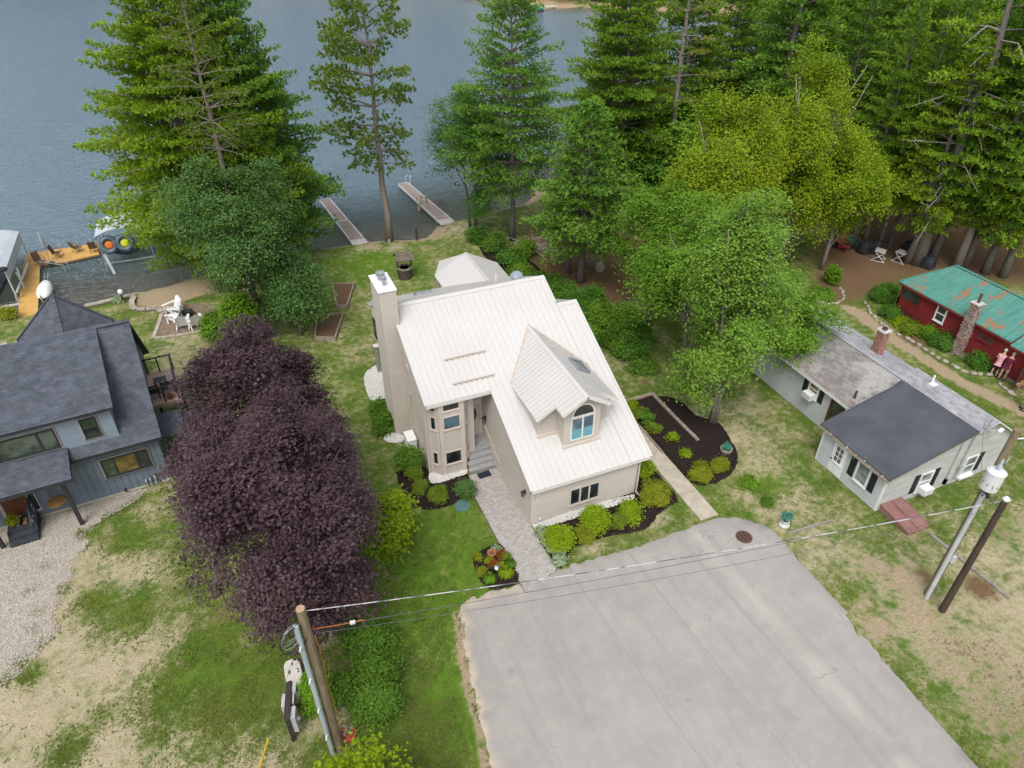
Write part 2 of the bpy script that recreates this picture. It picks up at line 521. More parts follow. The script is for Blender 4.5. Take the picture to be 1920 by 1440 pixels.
# --- lake water: one sheet, Fresnel mirror over tea-coloured transparency, wind ripples as fine relief
def water_mat():
    m = bpy.data.materials.new('lake_water')
    m.use_nodes = True
    t = m.node_tree
    t.nodes.clear()
    o = t.nodes.new('ShaderNodeOutputMaterial')
    tr = t.nodes.new('ShaderNodeBsdfTransparent')
    tr.inputs[0].default_value = (0.70, 0.60, 0.48, 1)
    df = t.nodes.new('ShaderNodeBsdfDiffuse')
    df.inputs[0].default_value = (0.105, 0.155, 0.205, 1)
    gl = t.nodes.new('ShaderNodeBsdfGlossy')
    gl.inputs['Roughness'].default_value = 0.06
    gl.inputs[0].default_value = (0.74, 0.89, 1.0, 1)
    fr = t.nodes.new('ShaderNodeFresnel')
    fr.inputs[0].default_value = 1.55
    n1 = noise(t, 0.9, 3, 0.6, 'Position', 0.4, (1.0, 2.3, 1.0))
    n2 = noise(t, 4.4, 2, 0.6, 'Position', 0.3, (1.0, 1.9, 1.0))
    n0 = noise(t, 0.05, 3, 0.6, 'Position')
    h = mth(t, 'ADD', n1, mth(t, 'MULTIPLY', n2, 0.45))
    h = mth(t, 'MULTIPLY', h, mth(t, 'ADD', 0.45, n0))
    bp = t.nodes.new('ShaderNodeBump')
    bp.inputs['Strength'].default_value = 1.0
    bp.inputs['Distance'].default_value = 0.7
    t.links.new(h, bp.inputs['Height'])
    for n in (gl, fr): t.links.new(bp.outputs[0], n.inputs['Normal'])
    dp = ramp(t, attr(t, 'depth'), 0.08, 0.6)
    m0 = t.nodes.new('ShaderNodeMixShader')
    t.links.new(dp, m0.inputs[0])
    t.links.new(tr.outputs[0], m0.inputs[1])
    t.links.new(df.outputs[0], m0.inputs[2])
    m1 = t.nodes.new('ShaderNodeMixShader')
    t.links.new(mth(t, 'MULTIPLY', fr.outputs[0], 2.5, clamp=True), m1.inputs[0])
    t.links.new(m0.outputs[0], m1.inputs[1])
    t.links.new(gl.outputs[0], m1.inputs[2])
    t.links.new(m1.outputs[0], o.inputs['Surface'])
    return m
keep = (sdl < 2.0)
fm = keep.ravel()[F].all(1)
used, inv = np.unique(F[fm], return_inverse=True)
Vw = V[used].copy()
Vw[:, 2] = WATER_Z
me = np_mesh('lake_water', Vw, inv.reshape(-1, 4), water_mat(), smooth=True)
a = me.attributes.new('depth', 'FLOAT', 'POINT')
a.data.foreach_set('value', (np.clip(-sdl/22, 0, 1)*inl).ravel()[used].astype(np.float32))
tag(obj_of('lake_water', me), None, None, kind='structure')

# --- asphalt turnaround
def asphalt_mat():
    m, t, b, o = new_mat('asphalt')
    n1 = noise(t, 0.35, 5, 0.6, 'Position')
    n2 = noise(t, 1.7, 5, 0.6, 'Position')
    n3 = noise(t, 38, 3, 0.8, 'Position')
    c = mixc(t, ramp(t, n1, 0.32, 0.68), (0.312, 0.292, 0.272), (0.358, 0.336, 0.312))
    c = mixc(t, mth(t, 'MULTIPLY', ramp(t, n2, 0.42, 0.75), 0.30), c, (0.46, 0.425, 0.385))
    c = mixc(t, mth(t, 'MULTIPLY', ramp(t, n3, 0.45, 0.72), 0.45), c, (0.20, 0.19, 0.18))
    c = mixc(t, mth(t, 'MULTIPLY', ramp(t, n3, 0.30, 0.20), 0.35), c, (0.56, 0.52, 0.48))
    # paver-lane seams: darker joints along the drive, where the strips were rolled
    g = t.nodes.new('ShaderNodeNewGeometry')
    sx = t.nodes.new('ShaderNodeSeparateXYZ')
    t.links.new(g.outputs['Position'], sx.inputs[0])
    wob = mth(t, 'ADD', sx.outputs[0], mth(t, 'MULTIPLY', mth(t, 'SUBTRACT', n2, 0.5), 0.22))
    wob = mth(t, 'ADD', wob, mth(t, 'MULTIPLY', sx.outputs[1], 0.05))
    for x0, wd, st, cc in ((0.35, 0.05, 0.38, (0.20, 0.19, 0.18)), (3.1, 0.05, 0.42, (0.20, 0.19, 0.18)), (5.55, 0.16, 0.40, (0.24, 0.225, 0.21)), (6.3, 0.5, 0.38, (0.47, 0.44, 0.395))):
        d = mth(t, 'ABSOLUTE', mth(t, 'SUBTRACT', wob, x0))
        k = mth(t, 'MULTIPLY', ramp(t, d, wd, wd*0.15), mth(t, 'MULTIPLY', ramp(t, n1, 0.25, 0.6), st))
        c = mixc(t, k, c, cc)
    vo = t.nodes.new('ShaderNodeTexVoronoi')
    vo.feature = 'DISTANCE_TO_EDGE'
    vo.inputs['Scale'].default_value = 0.30
    mpv = t.nodes.new('ShaderNodeMapping')
    ad = t.nodes.new('ShaderNodeVectorMath')
    nv = t.nodes.new('ShaderNodeTexNoise')
    nv.inputs['Scale'].default_value = 1.1
    nv.inputs['Detail'].default_value = 5
    t.links.new(g.outputs['Position'], nv.inputs['Vector'])
    t.links.new(g.outputs['Position'], ad.inputs[0])
    t.links.new(nv.outputs['Color'], ad.inputs[1])
    t.links.new(ad.outputs[0], vo.inputs['Vector'])
    ck = mth(t, 'MULTIPLY', ramp(t, vo.outputs['Distance'], 0.009, 0.003), ramp(t, n1, 0.54, 0.62))
    c = mixc(t, mth(t, 'MULTIPLY', ck, 0.33), c, (0.10, 0.095, 0.09))
    ns = noise(t, 0.9, 3, 0.5, 'Position')
    c = mixc(t, mth(t, 'MULTIPLY', ramp(t, ns, 0.66, 0.74), 0.30), c, (0.16, 0.15, 0.145))
    ny_ = noise(t, 1.0, 4, 0.6, 'Position', 0.0, (2.6, 0.16, 1))
    c = mixc(t, mth(t, 'MULTIPLY', ramp(t, ny_, 0.50, 0.66), 0.22), c, (0.24, 0.222, 0.21))
    c = mixc(t, ramp(t, mth(t, 'ADD', attr(t, 'sand'), mth(t, 'MULTIPLY', mth(t, 'SUBTRACT', n2, 0.5), 1.0)), 0.3, 0.9), c, (0.47, 0.40, 0.31))
    t.links.new(c, b.inputs['Base Color'])
    b.inputs['Roughness'].default_value = 0.9
    b.inputs['Specular IOR Level'].default_value = 0.2
    bump(t, b, n3, 0.35, 0.012)
    return m
asph_px = [(860, 1142), (866, 1127), (890, 1113), (935, 1104), (983, 1090), (1043, 1069), (1070, 1056), (1120, 1044), (1180, 1027), (1240, 1008), (1282, 990), (1314, 979), (1347, 968), (1392, 970), (1428, 979), (1450, 991), (1463, 1008), (1500, 1052), (1560, 1116), (1640, 1212), (1700, 1285), (1780, 1374), (1842, 1447), (1960, 1590), (1960, 1790), (980, 1790), (925, 1515), (917, 1445), (900, 1360), (880, 1264), (866, 1204)]
asph = []
_q = smooth_poly(G2(asph_px), 2)
for (xa, ya), (xb, yb) in zip(_q, _q[1:]+_q[:1]):
    n_ = max(1, int(math.hypot(xb-xa, yb-ya)/0.14))
    for k in range(n_):
        x_, y_ = xa+(xb-xa)*k/n_, ya+(yb-ya)*k/n_
        o_ = 0.028*math.sin(x_*5.1+y_*3.3)+0.022*math.sin(x_*9.7-y_*11.9)+random.gauss(0, 0.018)
        asph.append((x_+o_, y_+o_))
rg = np.random.default_rng(3)
def tess_sheet(name, poly, z, step, mats, jitter=0.0, edge_drop=0.0, fields=None, crown=None):
    """a polygon sheet: clipped grid plus ragged rim"""
    poly = [(x+rg.normal(0, jitter), y+rg.normal(0, jitter)) for x, y in poly] if jitter else poly
    import bmesh
    bm = bmesh.new()
    vs = [bm.verts.new((x, y, z)) for x, y in poly]
    f = bm.faces.new(vs)
    if f.normal.z < 0: bmesh.ops.reverse_faces(bm, faces=[f])
    xs = [q[0] for q in poly]
    ys = [q[1] for q in poly]
    for ax, lo, hi in ((0, min(xs), max(xs)), (1, min(ys), max(ys))):
        q = lo+step
        while q < hi:
            co, no = [0, 0, 0], [0, 0, 0]
            co[ax], no[ax] = q, 1
            bmesh.ops.bisect_plane(bm, geom=bm.verts[:]+bm.edges[:]+bm.faces[:], plane_co=co, plane_no=no)
            q += step
    bmesh.ops.triangulate(bm, faces=bm.faces[:])
    me = bpy.data.meshes.new(name)
    bm.to_mesh(me)
    bm.free()
    n = len(me.vertices)
    co = np.empty(n*3, np.float32)
    me.vertices.foreach_get('co', co)
    co = co.reshape(-1, 3)
    d = pdist(co[:, 0], co[:, 1], poly)
    if crown: co[:, 2] += crown(d, co)
    if edge_drop: co[:, 2] -= edge_drop*(d < 1e-3)
    me.vertices.foreach_set('co', co.ravel())
    for nm, fn in (fields or {}).items():
        a = me.attributes.new(nm, 'FLOAT', 'POINT')
        a.data.foreach_set('value', np.asarray(fn(co, d), np.float32))
    me.materials.append(mats)
    me.polygons.foreach_set('use_smooth', [True]*len(me.polygons))
    me.update()
    return obj_of(name, me)
sand_line = G2([(862, 1150), (866, 1210), (885, 1300), (905, 1400), (920, 1500)])
sand_top = G2([(860, 1140), (930, 1108), (1000, 1088)])
o = tess_sheet('asphalt_drive', asph, 0.045, 0.5, asphalt_mat(), 0.0, 0.06,
    {'sand': lambda co, d: np.maximum(np.maximum(0.95-pdist(co[:, 0], co[:, 1], sand_line, False)/0.75, 0.85-pdist(co[:, 0], co[:, 1], sand_top, False)/1.1), np.where(d < 0.02, 0.55, 0))})
tag(o, None, None, kind='structure')

# --- gravel parking in front of the dark house
gravel_m = mat('pale_gravel', (0.48, 0.445, 0.39), (0.33, 0.30, 0.255), 9, 0.95, 0.1, bmp=0.8, bscale=30, lo=0.3, hi=0.7)
grav_px = [(302, 906), (255, 940), (210, 968), (178, 985), (160, 1015), (150, 1050), (125, 1085), (118, 1130), (105, 1180), (80, 1230), (40, 1265), (0, 1290), (-180, 1380), (-420, 1300), (-300, 1000), (0, 988), (150, 945)]
grav_poly = []
_q = smooth_poly(G2(grav_px), 1)
for (xa, ya), (xb, yb) in zip(_q, _q[1:]+_q[:1]):
    n_ = max(1, int(math.hypot(xb-xa, yb-ya)/0.18))
    for k in range(n_):
        x_, y_ = xa+(xb-xa)*k/n_, ya+(yb-ya)*k/n_
        if x_ < -25 or ya > 9.0 and xa < -15.8:
            grav_poly.append((x_, y_))
            continue
        o_ = 0.16*math.sin(x_*3.1+y_*2.3)+0.12*math.sin(x_*7.7-y_*5.9)+random.gauss(0, 0.06)
        grav_poly.append((x_+o_, y_+o_*0.6))
o = tess_sheet('gravel_drive', grav_poly, 0.022, 0.5, gravel_m, 0.0, 0.05)
tag(o, None, None, kind='structure')

def pebbles(name, poly, n, size, m, z, seed, keep=None, flat=0.6):
    r_ = np.random.default_rng(seed)
    xs = [q[0] for q in poly]
    ys = [q[1] for q in poly]
    x = r_.uniform(min(xs), max(xs), n*6)
    y = r_.uniform(min(ys), max(ys), n*6)
    k = pip(x, y, poly)
    if keep is not None: k &= keep(x, y)
    x, y = x[k][:n], y[k][:n]
    n = len(x)
    s = size*r_.uniform(0.5, 1.5, n)
    base = np.array([[1, 0, 0], [0, 1, 0], [-1, 0, 0], [0, -1, 0], [0, 0, 1]], float)
    an = r_.uniform(0, 6.28, n)
    Vv = base[None]*np.stack([s, s*r_.uniform(.6, 1, n), s*flat], -1)[:, None, :]
    Vv = Vv*r_.uniform(0.75, 1.25, Vv.shape)
    ca, sa = np.cos(an)[:, None], np.sin(an)[:, None]
    Vx = Vv[..., 0]*ca-Vv[..., 1]*sa+x[:, None]
    Vy = Vv[..., 0]*sa+Vv[..., 1]*ca+y[:, None]
    Vz = Vv[..., 2]+z
    Vv = np.stack([Vx, Vy, Vz], -1).reshape(-1, 3)
    Ff = (np.arange(n)[:, None, None]*5+np.array([[0, 1, 4], [1, 2, 4], [2, 3, 4], [3, 0, 4]])[None]).reshape(-1, 3)
    me = np_mesh(name, Vv, Ff, m, np.repeat(r_.random(n), 4), tri=True)
    return me
peb_m = mat('gravel_stone', (0.54, 0.50, 0.44), (0.38, 0.34, 0.29), 20, 0.9, 0.15, tint=(0.62, 0.58, 0.53))
tag(obj_of('gravel', pebbles('gravel', grav_poly, 15000, 0.032, peb_m, 0.035, 5, keep=lambda x, y: (x > -24.5) & (y > 0))), 'loose pale gravel stones covering the drive before the dark grey house', 'gravel', kind='stuff')

# --- mulch beds
mulch_m = mat('dark_mulch', (0.017, 0.012, 0.011), (0.036, 0.026, 0.022), 16, 0.95, 0.08, bmp=1.0, bscale=40)
bedA = [(997, 986), (1003, 998), (1043, 1066), (1057, 1064), (1067, 1046), (1073, 1030), (1090, 1023), (1121, 1013), (1152, 1005), (1194, 998), (1215, 990), (1230, 974), (1240, 961), (1256, 950), (1278, 939), (1243, 897), (1206, 858), (1194, 880), (1187, 927)]
bedB = zoom([(90, 262), (180, 232), (300, 192), (370, 204), (450, 206), (560, 255), (640, 330), (740, 400), (900, 430), (965, 510), (1010, 600), (1068, 690), (1078, 800), (1040, 885), (950, 955), (850, 1000), (740, 1022), (660, 1000), (615, 960), (400, 722), (200, 500)], 4.8, 1160, 700)
bedC = zoom([(80, 660), (75, 750), (105, 820), (140, 880), (170, 930), (215, 942), (300, 945), (380, 940), (440, 920), (500, 868), (590, 828), (560, 745), (535, 705), (400, 740), (300, 715), (265, 660)], 3.429, 720, 680)
bedD = zoom([(870, 400), (730, 398), (600, 440), (450, 520), (330, 590), (262, 680), (250, 780), (290, 900), (340, 1020), (420, 1130), (520, 1240), (640, 1316), (800, 1302), (1000, 1240), (1270, 1122), (1080, 760)], 10.29, 860, 980)
bedE = [(893, 466), (945, 520), (990, 512), (1020, 512), (1000, 490), (960, 470), (915, 455)]
for px, sm in ((bedA, 1), (bedB, 1), (bedC, 1), (bedD, 1), (bedE, 1)):
    q = smooth_poly(G2(px), sm)
    o = tess_sheet('mulch_bed', q, 0.05, 0.3, mulch_m, 0.012, 0.06, crown=lambda d, co: np.minimum(d, 0.35)*0.16+rg.normal(0, 0.008, len(d)))
    tag(o, None, None, kind='structure')
    r_ = np.random.default_rng(17)
    me = pebbles('mulch_chips', q, 2600 if px is not bedB else 4200, 0.032, mulch_m, 0.10, 19, flat=0.5, keep=lambda x, y, q=q: pdist(x, y, q) > 0.12)
    tag(obj_of('mulch_chips', me), 'loose dark bark chips over planting bed %s' % {0: 'below the front windows', 1: 'right of the concrete walk', 2: 'left of the grey steps', 3: 'between lawn and paver walk', 4: 'behind the porch roof'}[[bedA, bedB, bedC, bedD, bedE].index(px)], 'mulch', kind='stuff')

# --- white stone strips along the house
wst_m = mat('white_stone', (0.74, 0.73, 0.70), (0.56, 0.55, 0.53), 25, 0.85, 0.2, bmp=0.6, bscale=40, tint=(0.72, 0.72, 0.71))
strips = [[(997, 985), (1003.5, 997), (1040, 986), (1100, 968), (1150, 952), (1190, 939), (1188, 927)],
    zoom([(290, 722), (288, 760), (305, 788), (370, 780), (450, 752), (520, 730), (542, 708), (530, 692), (400, 735), (300, 712)], 3.429, 720, 680),
    zoom([(325, 440), (230, 478), (180, 540), (190, 620), (215, 700), (260, 765), (340, 850), (410, 960), (340, 1030), (350, 1060), (430, 1072), (500, 1060), (500, 1010), (430, 1005), (370, 760), (340, 640)], 4.236, 640, 580)]
wlab = ['below the front wall with three windows', 'around the foot of the bay', 'beside the tall chimney wall']
for i, px in enumerate(strips):
    q = smooth_poly(G2(px), 1)
    o = tess_sheet('white_stone_bed', q, 0.115, 0.4, wst_m, 0.0, 0.05)
    tag(o, None, None, kind='structure')
    tag(obj_of('white_stones', pebbles('white_stones', q, (1300, 800, 3000)[i], 0.042, wst_m, 0.12, 23+i, flat=0.8)), 'loose white stones '+wlab[i], 'stones', kind='stuff')

# --- paver walk: every paver its own block, joints recessed
pav_m = mat('grey_paver', (0.455, 0.43, 0.40), (0.385, 0.36, 0.335), 5, 0.85, 0.2, bmp=0.3, bscale=40, tint=(0.84, 0.83, 0.82))
joint_m = mat('joint_sand', (0.15, 0.135, 0.12), None, 9, 0.95, 0.1)
mb = MB()
pav_poly = [(-1.72, 4.16), (0.0, 4.12), (0.0, -2.75), (-1.75, -3.28), (-1.74, -3.3)]
mb.prism([(-1.72, 4.1), (-0.015, 4.1), (-0.015, -2.72), (-1.74, -3.3)], 0.0, 0.05)
wk = mb.obj('paver_walk', joint_m)
tag(wk, None, None, kind='structure')
mb = MB()
ph, pw = 0.105, 0.21
r_ = random.Random(4)
row = 0
y = 4.08
while y > -3.3:
    xo = -1.72-(row % 2)*pw/2
    x = xo
    while x < -0.02:
        a, b_ = max(x, -1.71)+0.006, min(x+pw, -0.02)-0.006
        ylim = -3.27+0.325*(a+1.74)
        y0 = max(y-ph+0.006, ylim)
        if b_-a > 0.03 and y-0.006-y0 > 0.02:
            zt = 0.066+r_.uniform(-0.003, 0.004)
            mb.box(a, b_, y0, y-0.006, 0.03, zt, 0, r_.choice((0.02, 0.2, 0.4, 0.7, 1.0)))
        x += pw
    y -= ph
    row += 1
tag(mb.obj('paver', pav_m, wk), None, None, kind='stuff')

# --- concrete walk of slabs
con_m = mat('concrete', (0.47, 0.42, 0.34), (0.38, 0.335, 0.27), 2.2, 0.9, 0.2, bmp=0.25, bscale=50)
sw = tag(MB().box(7.27, 8.13, -2.60, 13.2, -0.05, 0.02).obj('concrete_walk', joint_m), None, None, kind='structure')
ys = [-2.75, -1.05, 0.62, 2.28, 3.95, 5.6, 7.3, 8.9, 10.6, 13.2]
for i in range(len(ys)-1):
    mb = MB()
    x0 = 7.22+(0.05 if i > 4 else 0)
    mb.box(x0, 8.16, ys[i]+0.01, ys[i+1]-0.01, -0.03, 0.075+0.004*(i % 3))
    mb.obj('concrete_slab', con_m, sw)
# timber and stone edging of the right bed
tim_m = mat('weathered_timber', (0.34, 0.285, 0.225), (0.24, 0.195, 0.15), 4, 0.85, 0.15, bmp=0.4, bscale=24)
te = thing('garden_edging', 'weathered tan timber edging running into the dark bed right of the white roof', 'garden edging', P(1222.5, 741.7))
for a, b_ in (((1170, 757), (1221, 742)), ((1222, 741), (1262, 783)), ((1263, 784), (1290, 811)), ((1291, 812), (1308, 829))):
    A, B = P(*a, 0.0), P(*b_, 0.0)
    mb = MB().bar(A+Vector((0, 0, 0.11)), B+Vector((0, 0, 0.11)), 0.17, 0.16)
    mb.obj('timber', tim_m, te)
te = thing('low_timber_kerb', 'thin low timber kerb along the upper right side of the concrete walk', 'garden edging', P(1243, 848))
MB().bar(P(1200, 800, .1), P(1243, 850, .1), 0.09, 0.12).obj('timber', tim_m, te)

# --- grass blades on the lawns
def tufts(n, seed):
    r_ = np.random.default_rng(seed)
    px = r_.uniform(-30, 1960, n*4)
    py = 1470-1040*r_.random(n*4)**1.35
    d = FW[None]+RT[None]*((px-960)/FPX)[:, None]+UP[None]*((720-py)/FPX)[:, None]
    t = -CAM[2]/d[:, 2]
    x, y = CAM[0]+t*d[:, 0], CAM[1]+t*d[:, 1]
    ix = np.clip(np.searchsorted(gx, x), 0, nx-1)
    iy = np.clip(np.searchsorted(gy, y), 0, ny-1)
    k = (sdl[iy, ix] > 1.6)
    dr = dry[iy, ix]+0.9*np.maximum(sand[iy, ix], needle[iy, ix]*0.7)
    k &= r_.random(len(x)) > np.clip(dr*1.2, 0, 0.985)
    for pol in [asph, grav_poly]+[smooth_poly(G2(q), 1) for q in (bedA, bedB, bedC, bedD)]+[G2(q) for q in strips]:
        k &= ~(pip(x, y, pol) & (pdist(x, y, pol) > 0.09))
    for (x0, x1, y0, y1) in ((-3.2, 5.4, 4.4, 15.5), (0, 5.4, -0.1, 5), (-1.8, 0.05, -3.4, 5), (7.15, 8.2, -2.8, 13.5), (14.9, 23, -5.4, 6), (-22.5, -15.4, 9.3, 20)):
        k &= ~((x > x0) & (x < x1) & (y > y0) & (y < y1))
    x, y = x[k][:n], y[k][:n]
    n = len(x)
    an = r_.uniform(0, 6.28, n)
    hgt = r_.uniform(0.02, 0.055, n)
    wd = r_.uniform(0.018, 0.05, n)
    lean = r_.normal(0, 0.085, (n, 2))
    c, s = np.cos(an)*wd, np.sin(an)*wd
    z0 = np.full(n, -0.01)
    Vv = np.stack([np.stack([x-c, y-s, z0], -1), np.stack([x+c, y+s, z0], -1), np.stack([x+lean[:, 0], y+lean[:, 1], hgt], -1)], 1).reshape(-1, 3)
    return np_mesh('grass', Vv, np.arange(3*n).reshape(-1, 3), leafmat('grass_blade', (0.115, 0.205, 0.028), (0.215, 0.275, 0.060), 0.35, edge=(0.26, 0.24, 0.08)), r_.random(n), tri=True)
tag(obj_of('grass', tufts(130000, 31)), 'short patchy lawn grass around the houses and the asphalt', 'grass', kind='stuff')

def weeds(n, seed):
    r_ = np.random.default_rng(seed)
    c = np.array(G2([(40, 1235), (62, 1180), (78, 1205), (30, 1250), (85, 1062), (165, 948), (228, 952), (205, 962), (10, 1270), (70, 1150), (250, 935), (150, 1000), (120, 1105), (55, 1110)]))
    q = c[r_.integers(0, len(c), n)]+r_.normal(0, 0.16, (n, 2))
    an = r_.uniform(0, 6.28, n)
    wd = r_.uniform(0.012, 0.03, n)
    h = r_.uniform(0.02, 0.07, n)
    ln = r_.normal(0, 0.10, (n, 2))
    x, y = q[:, 0], q[:, 1]
    cs, sn = np.cos(an)*wd, np.sin(an)*wd
    Vv = np.stack([np.stack([x-cs, y-sn, np.full(n, 0.0)], -1), np.stack([x+cs, y+sn, np.full(n, 0.0)], -1), np.stack([x+ln[:, 0], y+ln[:, 1], h], -1)], 1).reshape(-1, 3)
    return np_mesh('weeds', Vv, np.arange(3*n).reshape(-1, 3), MATS['grass_blade'], r_.random(n), tri=True)
tag(obj_of('weeds', weeds(3200, 8)), 'scattered green weeds coming up through the pale gravel drive', 'weeds', kind='stuff')
# ================================================================== buildings: shared makers
glass_m = None
def glass(name, col=(0.012, 0.016, 0.018), rough=0.06):
    if name in MATS: return MATS[name]
    m, t, b, o = new_mat(name)
    n = noise(t, 1.3, 3, coord='Position')
    c = mixc(t, ramp(t, n, 0.4, 0.62), col, tuple(min(1, x*2.2+0.01) for x in col))
    t.links.new(c, b.inputs['Base Color'])
    b.inputs['Roughness'].default_value = rough
    b.inputs['Specular IOR Level'].default_value = 0.8
    MATS[name] = m
    return m
def siding(mb, p, u, n, top, z0=0.0, course=0.128, proud=0.030, mi=0):
    """lapped boards; top is a convex polyline of (s, z)"""
    p, u, n = Vector(p), Vector(u), Vector(n)
    s0, s1 = top[0][0], top[-1][0]
    zmax = max(q[1] for q in top)
    z = z0
    k = 0
    while z < zmax-0.02:
        zb = min(z+course, zmax)
        zm = z+(zb-z)*0.6
        a, b = None, None
        for (sa, za), (sb, zb2) in zip(top[:-1], top[1:]):
            for f in range(25):
                t_ = f/24
                if za+(zb2-za)*t_ >= zm:
                    s = sa+(sb-sa)*t_
                    a = s if a is None else min(a, s)
                    b = s if b is None else max(b, s)
        if a is not None and b-a > 0.02:
            q = lambda s, zz, d: p+u*s+n*d+Vector((0, 0, zz))
            mb.add([q(a, z, proud), q(b, z, proud), q(b, zb, 0.004), q(a, zb, 0.004), q(a, z, 0.002), q(b, z, 0.002)], [(0, 1, 2, 3), (4, 5, 1, 0)], mi, [0.12, 0.5, 0.3, 0.75, 0.01][k % 5])
        z += course
        k += 1
    return mb
def window(par, p, u, n, w_, h_, fm, gm, cols=1, rows=1, fw=0.07, proud=0.055, name='window', widths=None, gmats=None, z0=0.0, mull=None):
    """frame proud of the wall, panes set back in it; p is the lower left corner"""
    mull = mull or fw*0.7
    mb = MB()
    mb.fbox(p, u, n, 0, w_, 0, fw, 0.0, proud)
    mb.fbox(p, u, n, 0, w_, h_-fw, h_, 0.0, proud)
    mb.fbox(p, u, n, 0, fw, fw, h_-fw, 0.0, proud)
    mb.fbox(p, u, n, w_-fw, w_, fw, h_-fw, 0.0, proud)
    mb.fbox(p, u, n, -0.03, w_+0.03, -0.04, 0.0, 0.0, proud+0.025)
    widths = widths or [1.0/cols]*cols
    xs = [fw]
    iw = w_-2*fw
    for q in widths: xs.append(xs[-1]+iw*q)
    for q in xs[1:-1]: mb.fbox(p, u, n, q-mull/2, q+mull/2, fw, h_-fw, 0.0, proud-0.004)
    zs = [fw+(h_-2*fw)*i/rows for i in range(rows+1)]
    for q in zs[1:-1]: mb.fbox(p, u, n, fw, w_-fw, q-mull/2, q+mull/2, 0.0, proud-0.008)
    f = mb.obj(name, fm, par)
    for i in range(len(widths)):
        for j in range(rows):
            g = gmats[i*rows+j] if gmats else gm
            MB().fbox(p, u, n, xs[i], xs[i+1], zs[j], zs[j+1], 0.002, proud*0.45).obj('pane', g, f)
    return f
beige = mat('beige_siding', (0.505, 0.462, 0.408), (0.47, 0.43, 0.38), 1.1, 0.6, 0.3, tint=(0.955, 0.952, 0.95))
trim = mat('beige_trim', (0.55, 0.495, 0.43), (0.51, 0.46, 0.40), 1.0, 0.55, 0.3)
pinktrim = mat('pale_corner_trim', (0.58, 0.505, 0.45), (0.54, 0.47, 0.415), 1.5, 0.6, 0.3)
whitetrim = mat('off_white_trim', (0.66, 0.64, 0.60), (0.62, 0.60, 0.56), 1.2, 0.5, 0.3)
def roof_metal():
    m, t, b, o = new_mat('pale_metal_roof')
    n1 = noise(t, 0.5, 4, 0.6, 'Position')
    n2 = noise(t, 1.0, 5, 0.65, 'Position', 0.0, (5.5, 0.55, 0.55))
    n3 = noise(t, 14, 4, 0.7, 'Position')
    c = mixc(t, ramp(t, n1, 0.3, 0.7), (0.545, 0.532, 0.512), (0.515, 0.502, 0.482))
    c = mixc(t, mth(t, 'MULTIPLY', ramp(t, n2, 0.46, 0.78), 0.22), c, (0.43, 0.405, 0.38))
    c = mixc(t, mth(t, 'MULTIPLY', ramp(t, n3, 0.66, 0.74), 0.5), c, (0.34, 0.30, 0.26))
    t.links.new(c, b.inputs['Base Color'])
    b.inputs['Roughness'].default_value = 0.45
    b.inputs['Specular IOR Level'].default_value = 0.35
    return m
MATS['pale_metal_roof'] = roof_metal()
roofm = mat('pale_metal_roof', (0.545, 0.528, 0.510), (0.515, 0.498, 0.48), 0.6, 0.42, 0.4, lo=0.3, hi=0.7, tint=(0.97, 0.965, 0.96))
rustm = mat('rusty_flashing', (0.56, 0.46, 0.37), (0.46, 0.34, 0.25), 5, 0.7, 0.2)
dkglass = glass('window_glass')
blueglass = glass('window_glass_blue', (0.028, 0.06, 0.075))
brass = mat('brass', (0.45, 0.31, 0.10), None, 6, 0.35, 0.5, 0.8)
black = mat('black_metal', (0.018, 0.018, 0.02), (0.03, 0.03, 0.032), 4, 0.5, 0.4)
steel = mat('galvanised', (0.42, 0.44, 0.45), (0.34, 0.36, 0.37), 3, 0.45, 0.5, 0.5)
greywood = mat('weathered_grey_wood', (0.36, 0.365, 0.36), (0.25, 0.255, 0.25), 5, 0.85, 0.15, bmp=0.4, bscale=24, sc3=(0.4, 6, 6))

# ================================================================== the beige house
H = thing('beige_house', 'large beige lap-sided house with a white ribbed metal roof and arched dormer', 'house', (1.0, 7.0, 0.0))
SL = 0.483
ZE = 2.50
def rz(y): return ZE+SL*y
RY, RY2 = 9.445, 7.80
RZ, RZ2 = rz(RY), rz(RY2)
def rear(y): return RZ-SL*(y-RY)
# wall bodies (solid)
mb = MB()
def yz_prism(x0, x1, prof): mb.slab([(x0, a, b_) for a, b_ in prof], (x1-x0, 0, 0))
yz_prism(-3.14, -0.80, [(4.97, 0), (11.5, 0), (11.5, 1.9), (15.2, 1.9), (15.2, rear(15.2)-.12), (RY, RZ-.14), (4.97, rz(4.97)-.14)])
yz_prism(-0.80, -0.002, [(6.1, 0), (15.2, 0), (15.2, rear(15.2)-.12), (RY, RZ-.14), (6.1, rz(6.1)-.14)])
yz_prism(0, 4.76, [(0, 0), (15.2, 0), (15.2, rear(15.2)-.12), (RY, RZ-.14), (0, rz(0)-.14)])
yz_prism(4.762, 5.32, [(0, 0), (12.0, 0), (12.0, RZ2-SL*4.2-.14), (RY2, RZ2-.14), (0, rz(0)-.14)])
body = mb.obj('wall', beige, H)
mb = MB()
siding(mb, (0, 0, 0), (1, 0, 0), (0, -1, 0), [(0.1, rz(0)-.16), (5.24, rz(0)-.16)], 0.06)
siding(mb, (0, 6.1, 0), (0, -1, 0), (-1, 0, 0), [(0, rz(6.1)-.16), (6.02, rz(0.08)-.16)], 0.06)
siding(mb, (-3.14, 15.2, 0), (0, -1, 0), (-1, 0, 0), [(0, rear(15.2)-.15), (15.2-RY, RZ-.2), (15.2-5.05, rz(5.05)-.16)], 1.9)
siding(mb, (-3.14, 11.5, 0), (0, -1, 0), (-1, 0, 0), [(0, 1.9), (11.5-5.05, 1.9)], 0.06)
